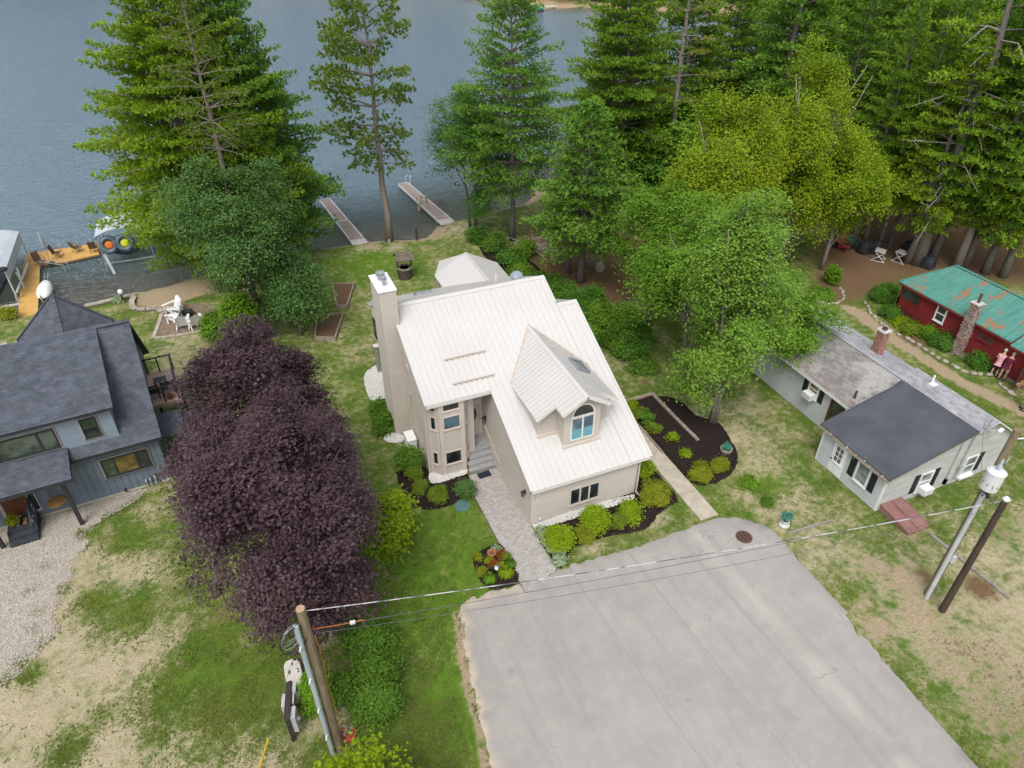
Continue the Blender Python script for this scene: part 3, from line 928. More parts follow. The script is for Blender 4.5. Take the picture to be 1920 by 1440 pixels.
siding(mb, (-0.80, 6.1, 0), (1, 0, 0), (0, -1, 0), [(0, rz(6.1)-.18), (0.78, rz(6.1)-.18)], 0.75)
siding(mb, (5.32, 0, 0), (0, 1, 0), (1, 0, 0), [(0.08, rz(0.08)-.16), (RY2, RZ2-.2), (11.9, RZ2-SL*4.1-.2)], 0.06)
tag(mb.obj('siding', beige, body), None, None, kind='stuff')
mb = MB()
for (x, y) in ((0, 0), (5.32, 0), (-3.14, 4.97)):
    sx = 1 if x != 5.32 else -1
    mb.box(x-0.02*sx-(0 if sx > 0 else 0.0), x+0.10*sx, y-0.024, y+0.10, 0.0, (rz(y) if y < 1 else rz(y))-0.18) if sx > 0 else mb.box(x-0.10, x+0.024, y-0.024, y+0.10, 0.0, rz(y)-0.18)
objs(mb, 'corner_board', trim, H)
# base plinth of the wing
MB().box(-0.03, 5.35, -0.03, -0.001, 0.0, 0.1).obj('plinth', trim, H)
# soffits, fascia, gutters
mb = MB()
mb.box(-0.11, 5.84, -0.27, -0.05, rz(-0.27)-0.17, rz(-0.27)-0.03)
mb.box(-3.24, 0.0, 4.36, 4.50, rz(4.38)-0.19, rz(4.38)-0.04)
objs(mb, 'gutter', whitetrim, H)
mb = MB()
for (x, ya, yb) in ((-0.11, -0.26, 4.37), (5.80, -0.26, RY2), (-3.25, 4.37, RY)):
    mb.slab([(x, ya, rz(ya)-0.02), (x, yb, rz(yb)-0.02), (x, yb, rz(yb)-0.19), (x, ya, rz(ya)-0.19)], (0.045, 0, 0))
mb.slab([(-3.25, RY, RZ-0.02), (-3.25, 15.6, rear(15.6)-0.02), (-3.25, 15.6, rear(15.6)-0.2), (-3.25, RY, RZ-0.19)], (0.045, 0, 0))
mb.slab([(4.74, RY2, rz(RY2)-0.02), (4.74, RY, RZ-0.02), (4.74, RY, RZ-0.19), (4.74, RY2, rz(RY2)-0.16)], (0.045, 0, 0))
objs(mb, 'fascia', whitetrim, H)
mb = MB()
for (x, y) in ((5.40, -0.08), (-3.20, 4.88)):
    zt = rz(y)-0.25
    mb.box(x-0.035, x+0.035, y-0.03, y+0.03, 0.12, zt)
    mb.bar((x, y, 0.13), (x+0.05, y-0.45, 0.06), 0.06, 0.06)
mb.bar((5.40, -0.08, rz(0)-0.28), (5.55, -0.2, rz(0)-0.18), 0.06, 0.06)
objs(mb, 'downspout', trim, H)

# roof deck and its ribbed panels
mb = MB()
def deck(x0, x1, ya, za, yb, zb): mb.slab([(x0, ya, za), (x1, ya, za), (x1, yb, zb), (x0, yb, zb)], (0, 0, -0.11))
dk = 0.006
deck(-3.24, -0.002, 4.38, rz(4.38)-dk, RY, RZ-dk)
deck(0.0, 4.77, 4.38, rz(4.38)-dk, RY, RZ-dk)
deck(-0.10, 4.77, -0.26, rz(-0.26)-dk, 4.38, rz(4.38)-dk)
deck(4.772, 5.84, -0.26, rz(-0.26)-dk, RY2, RZ2-dk)
deck(-3.24, 4.77, RY, RZ-dk, 15.7, rear(15.7)-dk)
deck(4.772, 5.84, RY2, RZ2-dk, 12.3, RZ2-SL*4.5-dk)
roof = mb.obj('roof', roofm, H)
PW = 0.298
def panel_mesh(ya, za, yb, zb, w_=PW):
    mb = MB()
    t = 0.012
    mb.slab([(0.004, 0, t), (w_-0.004, 0, t), (w_-0.004, yb-ya, zb-za+t), (0.004, yb-ya, zb-za+t)], (0, 0, -0.012))
    mb.slab([(-0.015, 0, t+0.030), (0.015, 0, t+0.030), (0.015, yb-ya, zb-za+t+0.030), (-0.015, yb-ya, zb-za+t+0.030)], (0, 0, -0.034))
    return mb
def lay(x0, x1, ya, za, yb, zb, mat_=None):
    n = max(1, round((x1-x0)/PW))
    w_ = (x1-x0)/n
    first = None
    off = wloc(roof)
    for i in range(n):
        loc = Vector((x0+i*w_, ya, za))-off
        if first is None:
            first = panel_mesh(ya, za, yb, zb, w_).obj('roof_panel', mat_ or roofm)
            first.parent = roof
            first.location = loc
        else:
            share(first, 'roof_panel', roof, loc)
lay(-3.23, -0.10, 4.37, rz(4.37), RY-0.03, rz(RY-0.03))
lay(-0.10, 4.77, -0.28, rz(-0.28), RY-0.03, rz(RY-0.03))
lay(4.79, 5.83, -0.28, rz(-0.28), RY2-0.03, rz(RY2-0.03))
lay(-3.23, 4.76, RY+0.03, rear(RY+0.03), 15.72, rear(15.72))
lay(4.79, 5.83, RY2+0.03, RZ2-SL*0.03, 12.3, RZ2-SL*4.5)
mb = MB()
for (x0, x1, y, z) in ((-3.25, 4.79, RY, RZ), (4.77, 5.85, RY2, RZ2)):
    mb.slab([(x0, y-0.17, z-0.17*SL+0.05), (x1, y-0.17, z-0.17*SL+0.05), (x1, y, z+0.062), (x0, y, z+0.062)], (0, 0, -0.03))
    mb.slab([(x0, y, z+0.062), (x1, y, z+0.062), (x1, y+0.17, z-0.17*SL+0.05), (x0, y+0.17, z-0.17*SL+0.05)], (0, 0, -0.03))
objs(mb, 'ridge_cap', roofm, roof)
mb = MB()
for (x, ya, yb) in ((-3.24, 4.36, RY), (-0.11, -0.28, 4.36), (5.83, -0.28, RY2), (4.76, RY2+0.1, RY)):
    mb.slab([(x-0.06, ya, rz(ya)+0.05), (x+0.06, ya, rz(ya)+0.05), (x+0.06, yb, rz(yb)+0.05), (x-0.06, yb, rz(yb)+0.05)], (0, 0, -0.04))
objs(mb, 'rake_trim', roofm, roof)
# snow guards: angle bars on clips
for (x0, x1, y) in ((-1.72, 0.35, 6.20), (-1.73, 0.33, 5.0)):
    mb = MB()
    z = rz(y)
    mb.bar((x0, y, z+0.10), (x1, y, z+0.10), 0.05, 0.045)
    mb.bar((x0, y+0.03, z+0.075), (x1, y+0.03, z+0.075), 0.02, 0.07)
    g = mb.obj('snow_guard', trim, roof)
    mb = MB()
    for i in range(8):
        x = x0+0.12+i*(x1-x0-0.24)/7
        mb.box(x-0.025, x+0.025, y-0.07, y+0.06, z+0.0, z+0.075)
    mb.obj('clip', rustm, g)

# the bay with three tiers of windows
B0, B1, B2, B3, B4 = Vector((-3.04, 4.96, 0)), Vector((-2.67, 4.5, 0)), Vector((-1.45, 4.5, 0)), Vector((-0.79, 5.53, 0)), Vector((-0.79, 6.1, 0))
mb = MB()
mb.prism([B0, B1, B2, B3, (-0.79, 6.1), (-3.04, 6.1)], 0.0, rz(4.5)-0.22)
bay = mb.obj('bay', beige, H)
for A, B in ((B0, B1), (B1, B2), (B2, B3)):
    u = (B-A).normalized()
    n = Vector((u.y, -u.x, 0))
    L = (B-A).length
    mb = MB()
    siding(mb, A, u, n, [(0.0, 4.45), (L, 4.45)], 0.04, 0.128, 0.014)
    tag(mb.obj('bay_siding', beige, bay), None, None, kind='stuff')
    mb = MB()
    cw = min(0.2, L*0.24)
    mb.fbox(A, u, n, 0.0, cw, 0.0, 4.5, 0.0, 0.035)
    mb.fbox(A, u, n, L-cw, L, 0.0, 4.5, 0.0, 0.035)
    mb.fbox(A, u, n, cw, L-cw, 3.66, 3.98, 0.0, 0.03)
    objs(mb, 'corner_trim', pinktrim, bay)
    wd = L-2*cw
    for (z, h, g) in ((3.98, 0.60, dkglass), (2.90, 0.76, blueglass if A is B1 else dkglass), (0.76, 0.78, dkglass)):
        window(bay, A+u*cw+Vector((0, 0, z)), u, n, wd, h, pinktrim, g, fw=0.045, proud=0.05)
# white jamb board right of the bay, recess with the front door
MB().box(-0.83, -0.70, 5.98, 6.09, 0.75, 4.6).obj('door_trim', pinktrim, H)
MB().box(0.0-0.075, -0.02, 6.02, 6.09, 0.75, 4.6).obj('door_trim', whitetrim, H)
MB().box(-0.70, -0.075, 6.03, 6.09, 2.70, 2.98).obj('door_head', whitetrim, H)
window(H, (-0.70, 6.09, 3.0), (1, 0, 0), (0, -1, 0), 0.62, 0.72, whitetrim, dkglass, fw=0.05, name='transom_window')
mb = MB()
mb.fbox((-0.80, 6.1, 0.76), (1, 0, 0), (0, -1, 0), 0.08, 0.73, 0.0, 1.92, 0.0, 0.05)
for (a0, a1, z0, z1) in ((0.14, 0.36, 0.12, 0.62), (0.42, 0.64, 0.12, 0.62)):
    mb.fbox((-0.80, 6.1, 0.76), (1, 0, 0), (0, -1, 0), a0, a1, z0, z1, 0.05, 0.062)
door = mb.obj('front_door', pinktrim, H)
mb = MB()
oval = [(-0.80+0.36+0.17*math.cos(q), 6.035, 0.76+1.36+0.36*math.sin(q)) for q in [i*math.pi/8 for i in range(16)]]
mb.slab(oval, (0, 0.02, 0))
mb.obj('oval_pane', dkglass, door)
mb = MB()
mb.tube([(-0.14, 6.0, 1.70), (-0.14, 5.98, 1.76), (-0.14, 5.98, 1.86), (-0.14, 6.0, 1.92)], 0.016, 6)
mb.lathe([(0.03, 0), (0.03, 0.03)], (-0.14, 6.02, 2.0), 8)
mb.obj('handle', brass, door)
# steps of grey boards
for i, (y0, y1, z) in enumerate(((4.16, 4.44, 0.19), (4.40, 4.69, 0.38), (4.65, 4.94, 0.57), (4.90, 6.09, 0.76))):
    mb = MB()
    xa = [-1.38, -1.36, -1.22, -1.08][i]
    nb = 2 if i < 3 else 8
    for k in range(nb):
        a, b_ = y0+(y1-y0)*k/nb+0.004, y0+(y1-y0)*(k+1)/nb-0.004
        mb.box(xa if i < 3 else max(xa, -1.05+0.0*k), -0.03, a, b_, z-0.035, z+0.002*(k % 2))
    mb.box(xa+0.02, -0.032, y0+0.02, y0+0.05, z-0.19, z-0.037)
    mb.obj('step' if i < 3 else 'landing', greywood, H)
# handrail, lanterns, number plate, hose tap
mb = MB()
mb.tube([(-0.02, 5.5, 1.72), (-0.09, 5.45, 1.74), (-0.09, 5.2, 1.68), (-0.09, 3.75, 0.98), (-0.09, 3.45, 0.93), (-0.02, 3.4, 0.93)], 0.024, 6)
for y in (5.1, 4.4, 3.9): mb.tube([(-0.0, y, 0.98+0.48*(y-3.75)-0.05), (-0.09, y, 0.98+0.48*(y-3.75))], 0.012, 5)
mb.obj('handrail', trim, H)
def lantern(p, n):
    p, n = Vector(p), Vector(n)
    mb = MB()
    u = Vector((n.y, -n.x, 0))
    mb.fbox(p, u, n, -0.06, 0.06, -0.12, 0.16, 0.0, 0.03)
    mb.tube([p+n*0.03+Vector((0, 0, 0.1)), p+n*0.12+Vector((0, 0, 0.17)), p+n*0.14+Vector((0, 0, 0.1))], 0.012, 5)
    c = p+n*0.14
    mb.lathe([(0.02, 0.13), (0.10, 0.06), (0.10, 0.045)], c, 6)
    mb.lathe([(0.07, -0.2), (0.05, -0.22)], c, 6)
    for k in range(6):
        a, r_ = k*math.pi/3, 0.085
        mb.tube([c+Vector((r_*math.cos(a), r_*math.sin(a), 0.05)), c+Vector((0.065*math.cos(a), 0.065*math.sin(a), -0.2))], 0.008, 4)
    l_ = mb.obj('lantern', black, H)
    MB().lathe([(0.055, -0.19), (0.072, 0.04)], c, 6).obj('lantern_glass', glass('lantern_glass', (0.10, 0.10, 0.09)), l_)
lantern((-0.017, 0.6, 1.55), (-1, 0, 0))
lantern((-0.017, 5.42, 2.18), (-1, 0, 0))
npl = MB().fbox((0.11, -0.02, 1.58), (1, 0, 0), (0, -1, 0), 0, 0.23, 0, 0.26, 0.0, 0.02).obj('number_plate', mat('white_plate', (0.80, 0.80, 0.79), None, 3, 0.4), H)
mb = MB()
SEG = {'2': 'abged', '1': 'bc', '7': 'abc'}
def digit(mb, ch, p, u, n, w_, h_, t):
    s = {'a': (0, w_, h_-t, h_), 'g': (0, w_, h_/2-t/2, h_/2+t/2), 'd': (0, w_, 0, t), 'f': (0, t, h_/2, h_), 'b': (w_-t, w_, h_/2, h_), 'e': (0, t, 0, h_/2), 'c': (w_-t, w_, 0, h_/2)}
    for i, k in enumerate(SEG[ch]): mb.fbox(p, u, n, s[k][0], s[k][1], s[k][2], s[k][3], 0.0, 0.006+0.0012*i)
digit(mb, '2', (0.14, -0.04, 1.62), (1, 0, 0), (0, -1, 0), 0.075, 0.18, 0.024)
digit(mb, '1', (0.235, -0.04, 1.62), (1, 0, 0), (0, -1, 0), 0.06, 0.18, 0.024)
mb.obj('number', black, npl)
mb = MB()
mb.lathe([(0.05, 0), (0.05, 0.05), (0.03, 0.09)], (0.42, -0.06, 0.27), 8)
mb.tube([(0.42, -0.02, 0.30), (0.42, -0.11, 0.30), (0.42, -0.13, 0.25)], 0.018, 5)
mb.obj('hose_tap', whitetrim, H)
# three-light front window
window(H, (1.86, -0.018, 0.52), (1, 0, 0), (0, -1, 0), 1.54, 1.04, trim, dkglass, cols=3, fw=0.075, proud=0.05, mull=0.085)
# left gable wall: round vent, two dark rear windows, conduits
mb = MB()
mb.slab([(-3.19, 7.6+0.18*math.cos(i*math.pi/8), 4.55+0.30*math.sin(i*math.pi/8)) for i in range(16)], (0.06, 0, 0))
rv = mb.obj('round_vent', whitetrim, H)
mb = MB()
for k in range(5): mb.box(-3.205, -3.185, 7.48, 7.72, 4.36+k*0.085, 4.40+k*0.085)
mb.obj('vent_slat', steel, rv)
window(H, (-3.157, 14.9, 2.35), (0, -1, 0), (-1, 0, 0), 0.95, 1.15, black, dkglass, fw=0.05, name='rear_window')
window(H, (-3.157, 13.75, 2.35), (0, -1, 0), (-1, 0, 0), 0.95, 1.15, black, dkglass, fw=0.05, name='rear_window')
mb = MB()
mb.box(-3.42, -3.24, 14.25, 14.45, 0, 1.86)
mb.obj('porch_post', greywood, H)
MB().box(-3.46, -3.17, 14.2, 14.5, 1.862, 1.93).obj('post_cap', whitetrim, H)
mb = MB()
mb.box(-3.23, -3.16, 7.25, 7.33, 0.1, 3.35)
mb.box(-3.23, -3.16, 5.9, 5.98, 0.1, 1.35)
objs(mb, 'conduit', mat('cream_pipe', (0.56, 0.47, 0.31), None, 4, 0.6), H)
# chimney chase
mb = MB()
mb.box(-3.90, -3.16, 8.40, 10.15, 0.14, 8.40)
ch = mb.obj('chimney', beige, H)
mb = MB()
siding(mb, (-3.90, 8.40, 0), (1, 0, 0), (0, -1, 0), [(0.08, 8.38), (0.74, 8.38)], 0.16)
siding(mb, (-3.90, 10.15, 0), (0, -1, 0), (-1, 0, 0), [(0.0, 8.38), (1.68, 8.38)], 0.16)
tag(mb.obj('chimney_siding', mat('brown_beige_siding', (0.40, 0.325, 0.255), (0.36, 0.29, 0.225), 1.2, 0.6, tint=(0.93, 0.92, 0.91)) if False else beige, ch), None, None, kind='stuff')
mb = MB()
mb.box(-3.925, -3.82, 8.375, 8.48, 0.0, 8.42)
mb.box(-3.24, -3.135, 8.375, 8.40, RZ-0.9, 8.42)
mb.box(-3.93, -3.15, 8.372, 8.398, 0.0, 0.14)
mb.box(-3.93, -3.902, 8.4, 10.15, 0.0, 0.14)
mb.obj('chimney_trim', trim, ch)
capm = mat('white_chase_cover', (0.84, 0.85, 0.86), None, 2, 0.4, 0.4)
mb = MB()
mb.box(-3.97, -3.09, 8.34, 10.2, 8.42, 8.47)
mb.obj('chase_cover', capm, ch)
for (y, h, r_) in ((9.55, 0.42, 0.15), (8.95, 0.45, 0.10)):
    mb = MB()
    mb.lathe([(r_*0.8, 0), (r_*0.8, h*0.6), (r_*1.5, h*0.6), (r_*1.5, h*0.68), (r_*1.05, h*0.72), (r_*1.05, h*0.9), (r_*1.4, h*0.92), (r_*0.5, h)], (-3.53, y, 8.47), 12)
    mb.obj('flue', steel, ch, smooth=False)

# dormer
DX, DZ, DS = 2.90, 5.89, 0.62
def dz(x): return DZ-DS*abs(x-DX)
mb = MB()
mb.slab([(2.06, 1.18, 2.9), (3.80, 1.18, 2.9), (3.80, 1.18, dz(3.80)-.12), (2.9, 1.18, DZ-.13), (2.06, 1.18, dz(2.06)-.12)], (0, 4.6, 0))
mb.slab([(1.14, 1.92, 3.3), (2.05, 1.92, 3.3), (2.05, 1.92, dz(2.05)-.12), (1.14, 1.92, dz(1.14)-.12)], (0, 2.6, 0))
mb.slab([(3.81, 1.92, 3.3), (4.68, 1.92, 3.3), (4.68, 1.92, dz(4.68)-.12), (3.81, 1.92, dz(3.81)-.12)], (0, 2.6, 0))
dorm = mb.obj('dormer', beige, H)
mb = MB()
siding(mb, (2.06, 1.18, 0), (1, 0, 0), (0, -1, 0), [(0.09, dz(2.15)-.14), (0.84, DZ-.16), (1.65, dz(3.71)-.14)], 3.1, 0.1)
siding(mb, (1.14, 1.92, 0), (1, 0, 0), (0, -1, 0), [(0.08, dz(1.22)-.14), (0.9, dz(2.04)-.14)], 3.42, 0.1)
siding(mb, (3.81, 1.92, 0), (1, 0, 0), (0, -1, 0), [(0.02, dz(3.83)-.14), (0.8, dz(4.61)-.14)], 3.42, 0.1)
siding(mb, (2.06, 1.92, 0), (0, -1, 0), (-1, 0, 0), [(0, dz(2.06)-.14), (0.66, dz(2.06)-.14)], 3.1, 0.1)
siding(mb, (1.14, 4.6, 0), (0, -1, 0), (-1, 0, 0), [(0, dz(1.14)-.14), (2.6, dz(1.14)-.14)], 3.42, 0.1)
tag(mb.obj('dormer_siding', beige, dorm), None, None, kind='stuff')
mb = MB()
for x, y, zt in ((2.06, 1.18, dz(2.06)), (3.80, 1.18, dz(3.8)), (1.14, 1.92, dz(1.14)), (4.68, 1.92, dz(4.68))):
    sx = 1 if x < 2.9 else -1
    mb.box(min(x-0.022*sx, x+0.09*sx), max(x-0.022*sx, x+0.09*sx), y-0.022, y+0.08, rz(y)-0.05, zt-0.14)
mb.box(1.98, 3.88, 1.02, 1.178, rz(1.05)+0.0, rz(1.18)+0.055)
mb.box(1.06, 2.04, 1.76, 1.918, rz(1.8)+0.0, rz(1.92)+0.045)
objs(mb, 'dormer_trim', trim, dorm)
# arched window
mb = MB()
wx0, wx1, wz0, wzm, wzt = 2.38, 3.50, 3.27, 4.58, 5.28
yw = 1.16
pts_o, pts_i = [], []
for i in range(13):
    a = math.pi*i/12
    pts_o.append((2.94+0.60*math.cos(a), yw-0.05, wzm+0.70*math.sin(a)))
    pts_i.append((2.94+0.51*math.cos(a), yw-0.05, wzm+0.04+0.57*math.sin(a)))
for i in range(12):
    mb.slab([pts_o[i], pts_o[i+1], pts_i[i+1], pts_i[i]], (0, 0.07, 0))
mb.fbox((wx0-0.04, yw, wz0), (1, 0, 0), (0, -1, 0), 0, 1.2, 0, 0.08, -0.02, 0.05)
mb.fbox((wx0-0.04, yw, wz0), (1, 0, 0), (0, -1, 0), 0, 1.2, wzm-wz0-0.06, wzm-wz0+0.06, -0.02, 0.052)
for a0, a1 in ((0, 0.08), (1.12, 1.2), (0.56, 0.64)):
    mb.fbox((wx0-0.04, yw, wz0), (1, 0, 0), (0, -1, 0), a0, a1, 0.08, wzm-wz0-0.06, -0.02, 0.048)
aw = mb.obj('arched_window', whitetrim, dorm)
MB().slab([(q[0], yw-0.015, q[2]) for q in pts_i], (0, 0.03, 0)).obj('arched_pane', dkglass, aw)
blind_m = mat('aqua_blind', (0.10, 0.30, 0.36), (0.13, 0.36, 0.42), 6, 0.25, 0.5)
for a0, a1 in ((wx0+0.04, 2.90), (2.98, wx1-0.02)):
    MB().box(a0, a1, yw-0.02, yw+0.01, wz0+0.62, wzm-0.06).obj('pane', glass('window_glass_sky', (0.06, 0.10, 0.13)), aw)
    MB().box(a0, a1, yw-0.02, yw+0.01, wz0+0.08, wz0+0.618).obj('pane', blind_m, aw)
# dormer roof: cross-gable deck, panels, ridge, rakes, valleys
YF1, YF0 = 1.55, 0.80
HW0, HW1 = 1.14, 2.0
VY = RY-(RZ-DZ)/SL
def yv(x): return (dz(x)-ZE)/SL
mb = MB()
for sx in (-1, 1):
    X = lambda d: DX+sx*d
    pl = [(X(0), YF0, DZ), (X(0), yv(X(0)), DZ), (X(HW1), yv(X(HW1)), dz(X(HW1))), (X(HW1), YF1, dz(X(HW1))), (X(HW0), YF1, dz(X(HW0))), (X(HW0), YF0, dz(X(HW0)))]
    mb.slab(pl if sx > 0 else pl[::-1], (0, 0, -0.10))
droof = mb.obj('dormer_roof', roofm, dorm)
for sx in (-1, 1):
    y = YF0
    while y < yv(DX)-0.05:
        y1 = min(y+0.262, yv(DX)-0.02)
        ym = (y+y1)/2
        dend = HW0 if ym < YF1 else HW1
        # stop at the valley
        d0 = 0.03
        while dend > d0 and yv(DX+sx*dend) < ym: dend -= 0.01
        if dend-d0 > 0.08:
            mb = MB()
            P0 = (DX+sx*d0, y+0.004, dz(DX+sx*d0)+0.012)
            P1 = (DX+sx*dend, y+0.004, dz(DX+sx*dend)+0.012)
            P2 = (DX+sx*dend, y1-0.004, P1[2])
            P3 = (DX+sx*d0, y1-0.004, P0[2])
            mb.slab([P0, P1, P2, P3], (0, 0, -0.012))
            r0, r1 = Vector(P0)+Vector((0, 0, 0.022)), Vector(P1)+Vector((0, 0, 0.022))
            mb.bar(r0, r1, 0.03, 0.02)
            mb.obj('roof_panel', roofm, droof)
        y = y1
mb = MB()
for sx in (-1, 1):
    mb.slab([(DX, YF0-0.02, DZ+0.055), (DX, yv(DX), DZ+0.055), (DX+sx*0.14, yv(DX), DZ+0.05-0.14*DS), (DX+sx*0.14, YF0-0.02, DZ+0.05-0.14*DS)], (0, 0, -0.03))
objs(mb, 'ridge_cap', roofm, droof)
mb = MB()
for sx in (-1, 1):
    A, B = Vector((DX, YF0-0.02, DZ-0.03)), Vector((DX+sx*(HW0+0.03), YF0-0.02, dz(DX+sx*HW0)-0.05))
    mb.bar(A, B, 0.04, 0.17)
    A, B = Vector((DX+sx*HW0, YF1-0.02, dz(DX+sx*HW0)-0.05)), Vector((DX+sx*(HW1+0.02), YF1-0.02, dz(DX+sx*HW1)-0.06))
    mb.bar(A, B, 0.04, 0.16)
    mb.bar((DX+sx*HW0, YF0, dz(DX+HW0)-0.05), (DX+sx*HW0, YF1, dz(DX+HW0)-0.05), 0.04, 0.13)
    mb.bar((DX+sx*HW1, YF1, dz(DX+HW1)-0.05), (DX+sx*HW1, yv(DX+sx*HW1)-0.15, dz(DX+HW1)-0.05), 0.04, 0.13)
objs(mb, 'fascia', whitetrim, droof)
mb = MB()
for sx in (-1, 1):
    A = Vector((DX+sx*(HW1+0.03), yv(DX+sx*HW1)-0.02, dz(DX+HW1)+0.02))
    B = Vector((DX, yv(DX), DZ+0.05))
    mb.bar(A, B, 0.07, 0.025)
objs(mb, 'valley_flashing', rustm, droof)
def skylight(par, c, ux, uy, w_, h_):
    c, ux, uy = Vector(c), Vector(ux).normalized(), Vector(uy).normalized()
    n = ux.cross(uy).normalized()
    if n.z < 0: n = -n
    mb = MB()
    for (a0, a1, b0, b1) in ((-w_/2, w_/2, -h_/2, -h_/2+.07), (-w_/2, w_/2, h_/2-.07, h_/2), (-w_/2, -w_/2+.07, -h_/2+.07, h_/2-.07), (w_/2-.07, w_/2, -h_/2+.07, h_/2-.07)):
        q = [c+ux*a+uy*b_ for a, b_ in ((a0, b0), (a1, b0), (a1, b1), (a0, b1))]
        mb.slab([p_+n*0.13 for p_ in q], n*-0.13)
    s_ = mb.obj('skylight', mat('grey_skylight_frame', (0.26, 0.28, 0.30), None, 3, 0.5), par)
    q = [c+ux*a+uy*b_+n*0.09 for a, b_ in ((-w_/2+.07, -h_/2+.07), (w_/2-.07, -h_/2+.07), (w_/2-.07, h_/2-.07), (-w_/2+.07, h_/2-.07))]
    MB().slab(q, n*-0.03).obj('skylight_pane', glass('green_glass', (0.02, 0.05, 0.045), 0.04), s_)
sx_ = 4.05
skylight(droof, (sx_, 3.82, dz(sx_)+0.02), (1, 0, -DS), (0, 1, 0), 0.78, 0.95)
skylight(roof, (-0.55, 13.4, rear(13.4)+0.02), (1, 0, 0), (0, 1, -SL), 0.9, 0.7)
mb = MB()
mb.lathe([(0.28, -0.14), (0.28, 0.10), (0.36, 0.12), (0.34, 0.2), (0.22, 0.34), (0.08, 0.38)], (4.0, 11.05, rear(11.05)+0.03), 10)
mb.obj('roof_vent', mat('blue_grey_vent', (0.30, 0.35, 0.38), None, 3, 0.5), roof)
MB().tube([(3.15, 11.9, rear(11.9)-0.1), (3.15, 11.9, rear(11.9)+0.42)], 0.05, 8).obj('vent_pipe', whitetrim, roof)
# hip-ended porch roof behind
GZ, GE = 5.04, 4.0
ap = Vector((3.40, 17.55, GZ))
ring = [Vector((1.30, 15.0, GE)), Vector((1.30, 17.35, GE)), Vector((2.2, 19.2, GE)), Vector((4.5, 19.2, GE)), Vector((5.46, 17.45, GE)), Vector((5.42, 15.0, GE))]
rb = Vector((3.36, 13.4, GZ))
mb = MB()
for a, b_ in ((0, 1),): mb.slab([ring[0], ring[1], ap, rb, ], (0, 0, -0.08))
for i in (1, 2, 3): mb.slab([ring[i], ring[i+1], ap], (0, 0, -0.08))
mb.slab([ring[4], ring[5], rb, ap], (0, 0, -0.08))
pr = mb.obj('porch_roof', roofm, H)
mb = MB()
for q in (ring[1], ring[4]): mb.bar(q+Vector((0, 0, .02)), ap+Vector((0, 0, .03)), 0.09, 0.03)
mb.bar(ap+Vector((0, 0, .03)), rb+Vector((0, 0, .03)), 0.11, 0.03)
objs(mb, 'hip_cap', roofm, pr)
mb = MB()
mb.bar((1.28, 15.5, rear(15.5)+.04), (3.36, 13.45, GZ+0.04), 0.07, 0.02)
objs(mb, 'valley_flashing', rustm, pr)
mb = MB()
for q in (ring[1], ring[2], ring[3], ring[4]):
    c = Vector((3.38, 16.6, 0))
    d = (Vector((q.x, q.y, 0))-c)*0.92
    mb.box(c.x+d.x-0.08, c.x+d.x+0.08, c.y+d.y-0.08, c.y+d.y+0.08, 0, GE-0.06)
mb.obj('porch_post', trim, H)
MB().prism([(1.5, 15.21), (1.5, 17.2), (2.3, 18.9), (4.4, 18.9), (5.25, 17.3), (5.25, 15.21)], 0.9, 1.1).obj('porch_floor', greywood, H)

# white cabinet by the chimney, doormat
gc = thing('generator_cabinet', 'white upright equipment cabinet against the left wall of the beige house', 'cabinet', (-3.52, 6.95, 0))
mb = MB()
mb.box(-3.74, -3.30, 6.55, 7.35, 0.08, 0.98)
mb.box(-3.76, -3.28, 6.53, 7.37, 0.985, 1.03)
mb.obj('housing', mat('white_enamel', (0.80, 0.80, 0.79), (0.74, 0.74, 0.73), 2, 0.4), gc)
mb = MB()
for k in range(6): mb.box(-3.69, -3.35, 6.538, 6.549, 0.25+k*0.09, 0.29+k*0.09)
mb.obj('louvre', mat('grey_louvre', (0.5, 0.5, 0.5), None, 3), gc)
MB().box(-3.78, -3.26, 6.5, 7.4, 0.0, 0.08).obj('pad', con_m, gc)
mt = MB()
mt.box(-0.32, 0.32, -0.20, 0.20, 0.0, 0.016)
mt.box(-0.29, 0.29, -0.17, 0.17, 0.0161, 0.021)
m_ = mt.obj('doormat', mat('navy_mat', (0.022, 0.028, 0.045), (0.03, 0.036, 0.055), 30, 0.95, 0.05, bmp=0.5, bscale=90))
m_.location = (-0.76, 3.83, 0.07)
m_.rotation_euler = (0, 0, R(3))
tag(m_, 'dark navy doormat lying at the foot of the grey front steps', 'doormat')
# ================================================================== dark grey house (left)
def shingles(mb, p, u, v, W, L, row=0.145, tile=0.33, clip=None, seed=1, thick=0.014):
    """individual shingle tabs, each a thin wedge; p lower left, u along the eave, v up the slope"""
    p, u, v = Vector(p), Vector(u).normalized(), Vector(v).normalized()
    n = u.cross(v).normalized()
    if n.z < 0: n = -n
    r_ = random.Random(seed)
    k = 0
    y = 0.0
    while y < L-0.01:
        y1 = min(y+row, L)
        a, b_ = (0.0, W) if clip is None else clip((y+y1)/2)
        x = a-(k*0.37 % 1.0)*tile
        while x < b_:
            xa, xb = max(x, a)+0.002, min(x+tile*1.0, b_)-0.002
            if xb-xa > 0.02:
                o = thick*r_.uniform(0.8, 1.25)
                A, B = p+u*xa+v*y, p+u*xb+v*y
                C, D = p+u*xb+v*y1, p+u*xa+v*y1
                mb.add([A+n*o, B+n*o, C+n*0.003, D+n*0.003, A+n*0.001, B+n*0.001], [(0, 1, 2, 3), (4, 5, 1, 0)], 0, r_.random())
            x += tile
        y = y1
        k += 1
    return mb
shing = mat('slate_grey_shingle', (0.084, 0.097, 0.116), (0.062, 0.072, 0.087), 2.2, 0.9, 0.15, bmp=0.4, bscale=60, tint=(1.32, 1.28, 1.28))
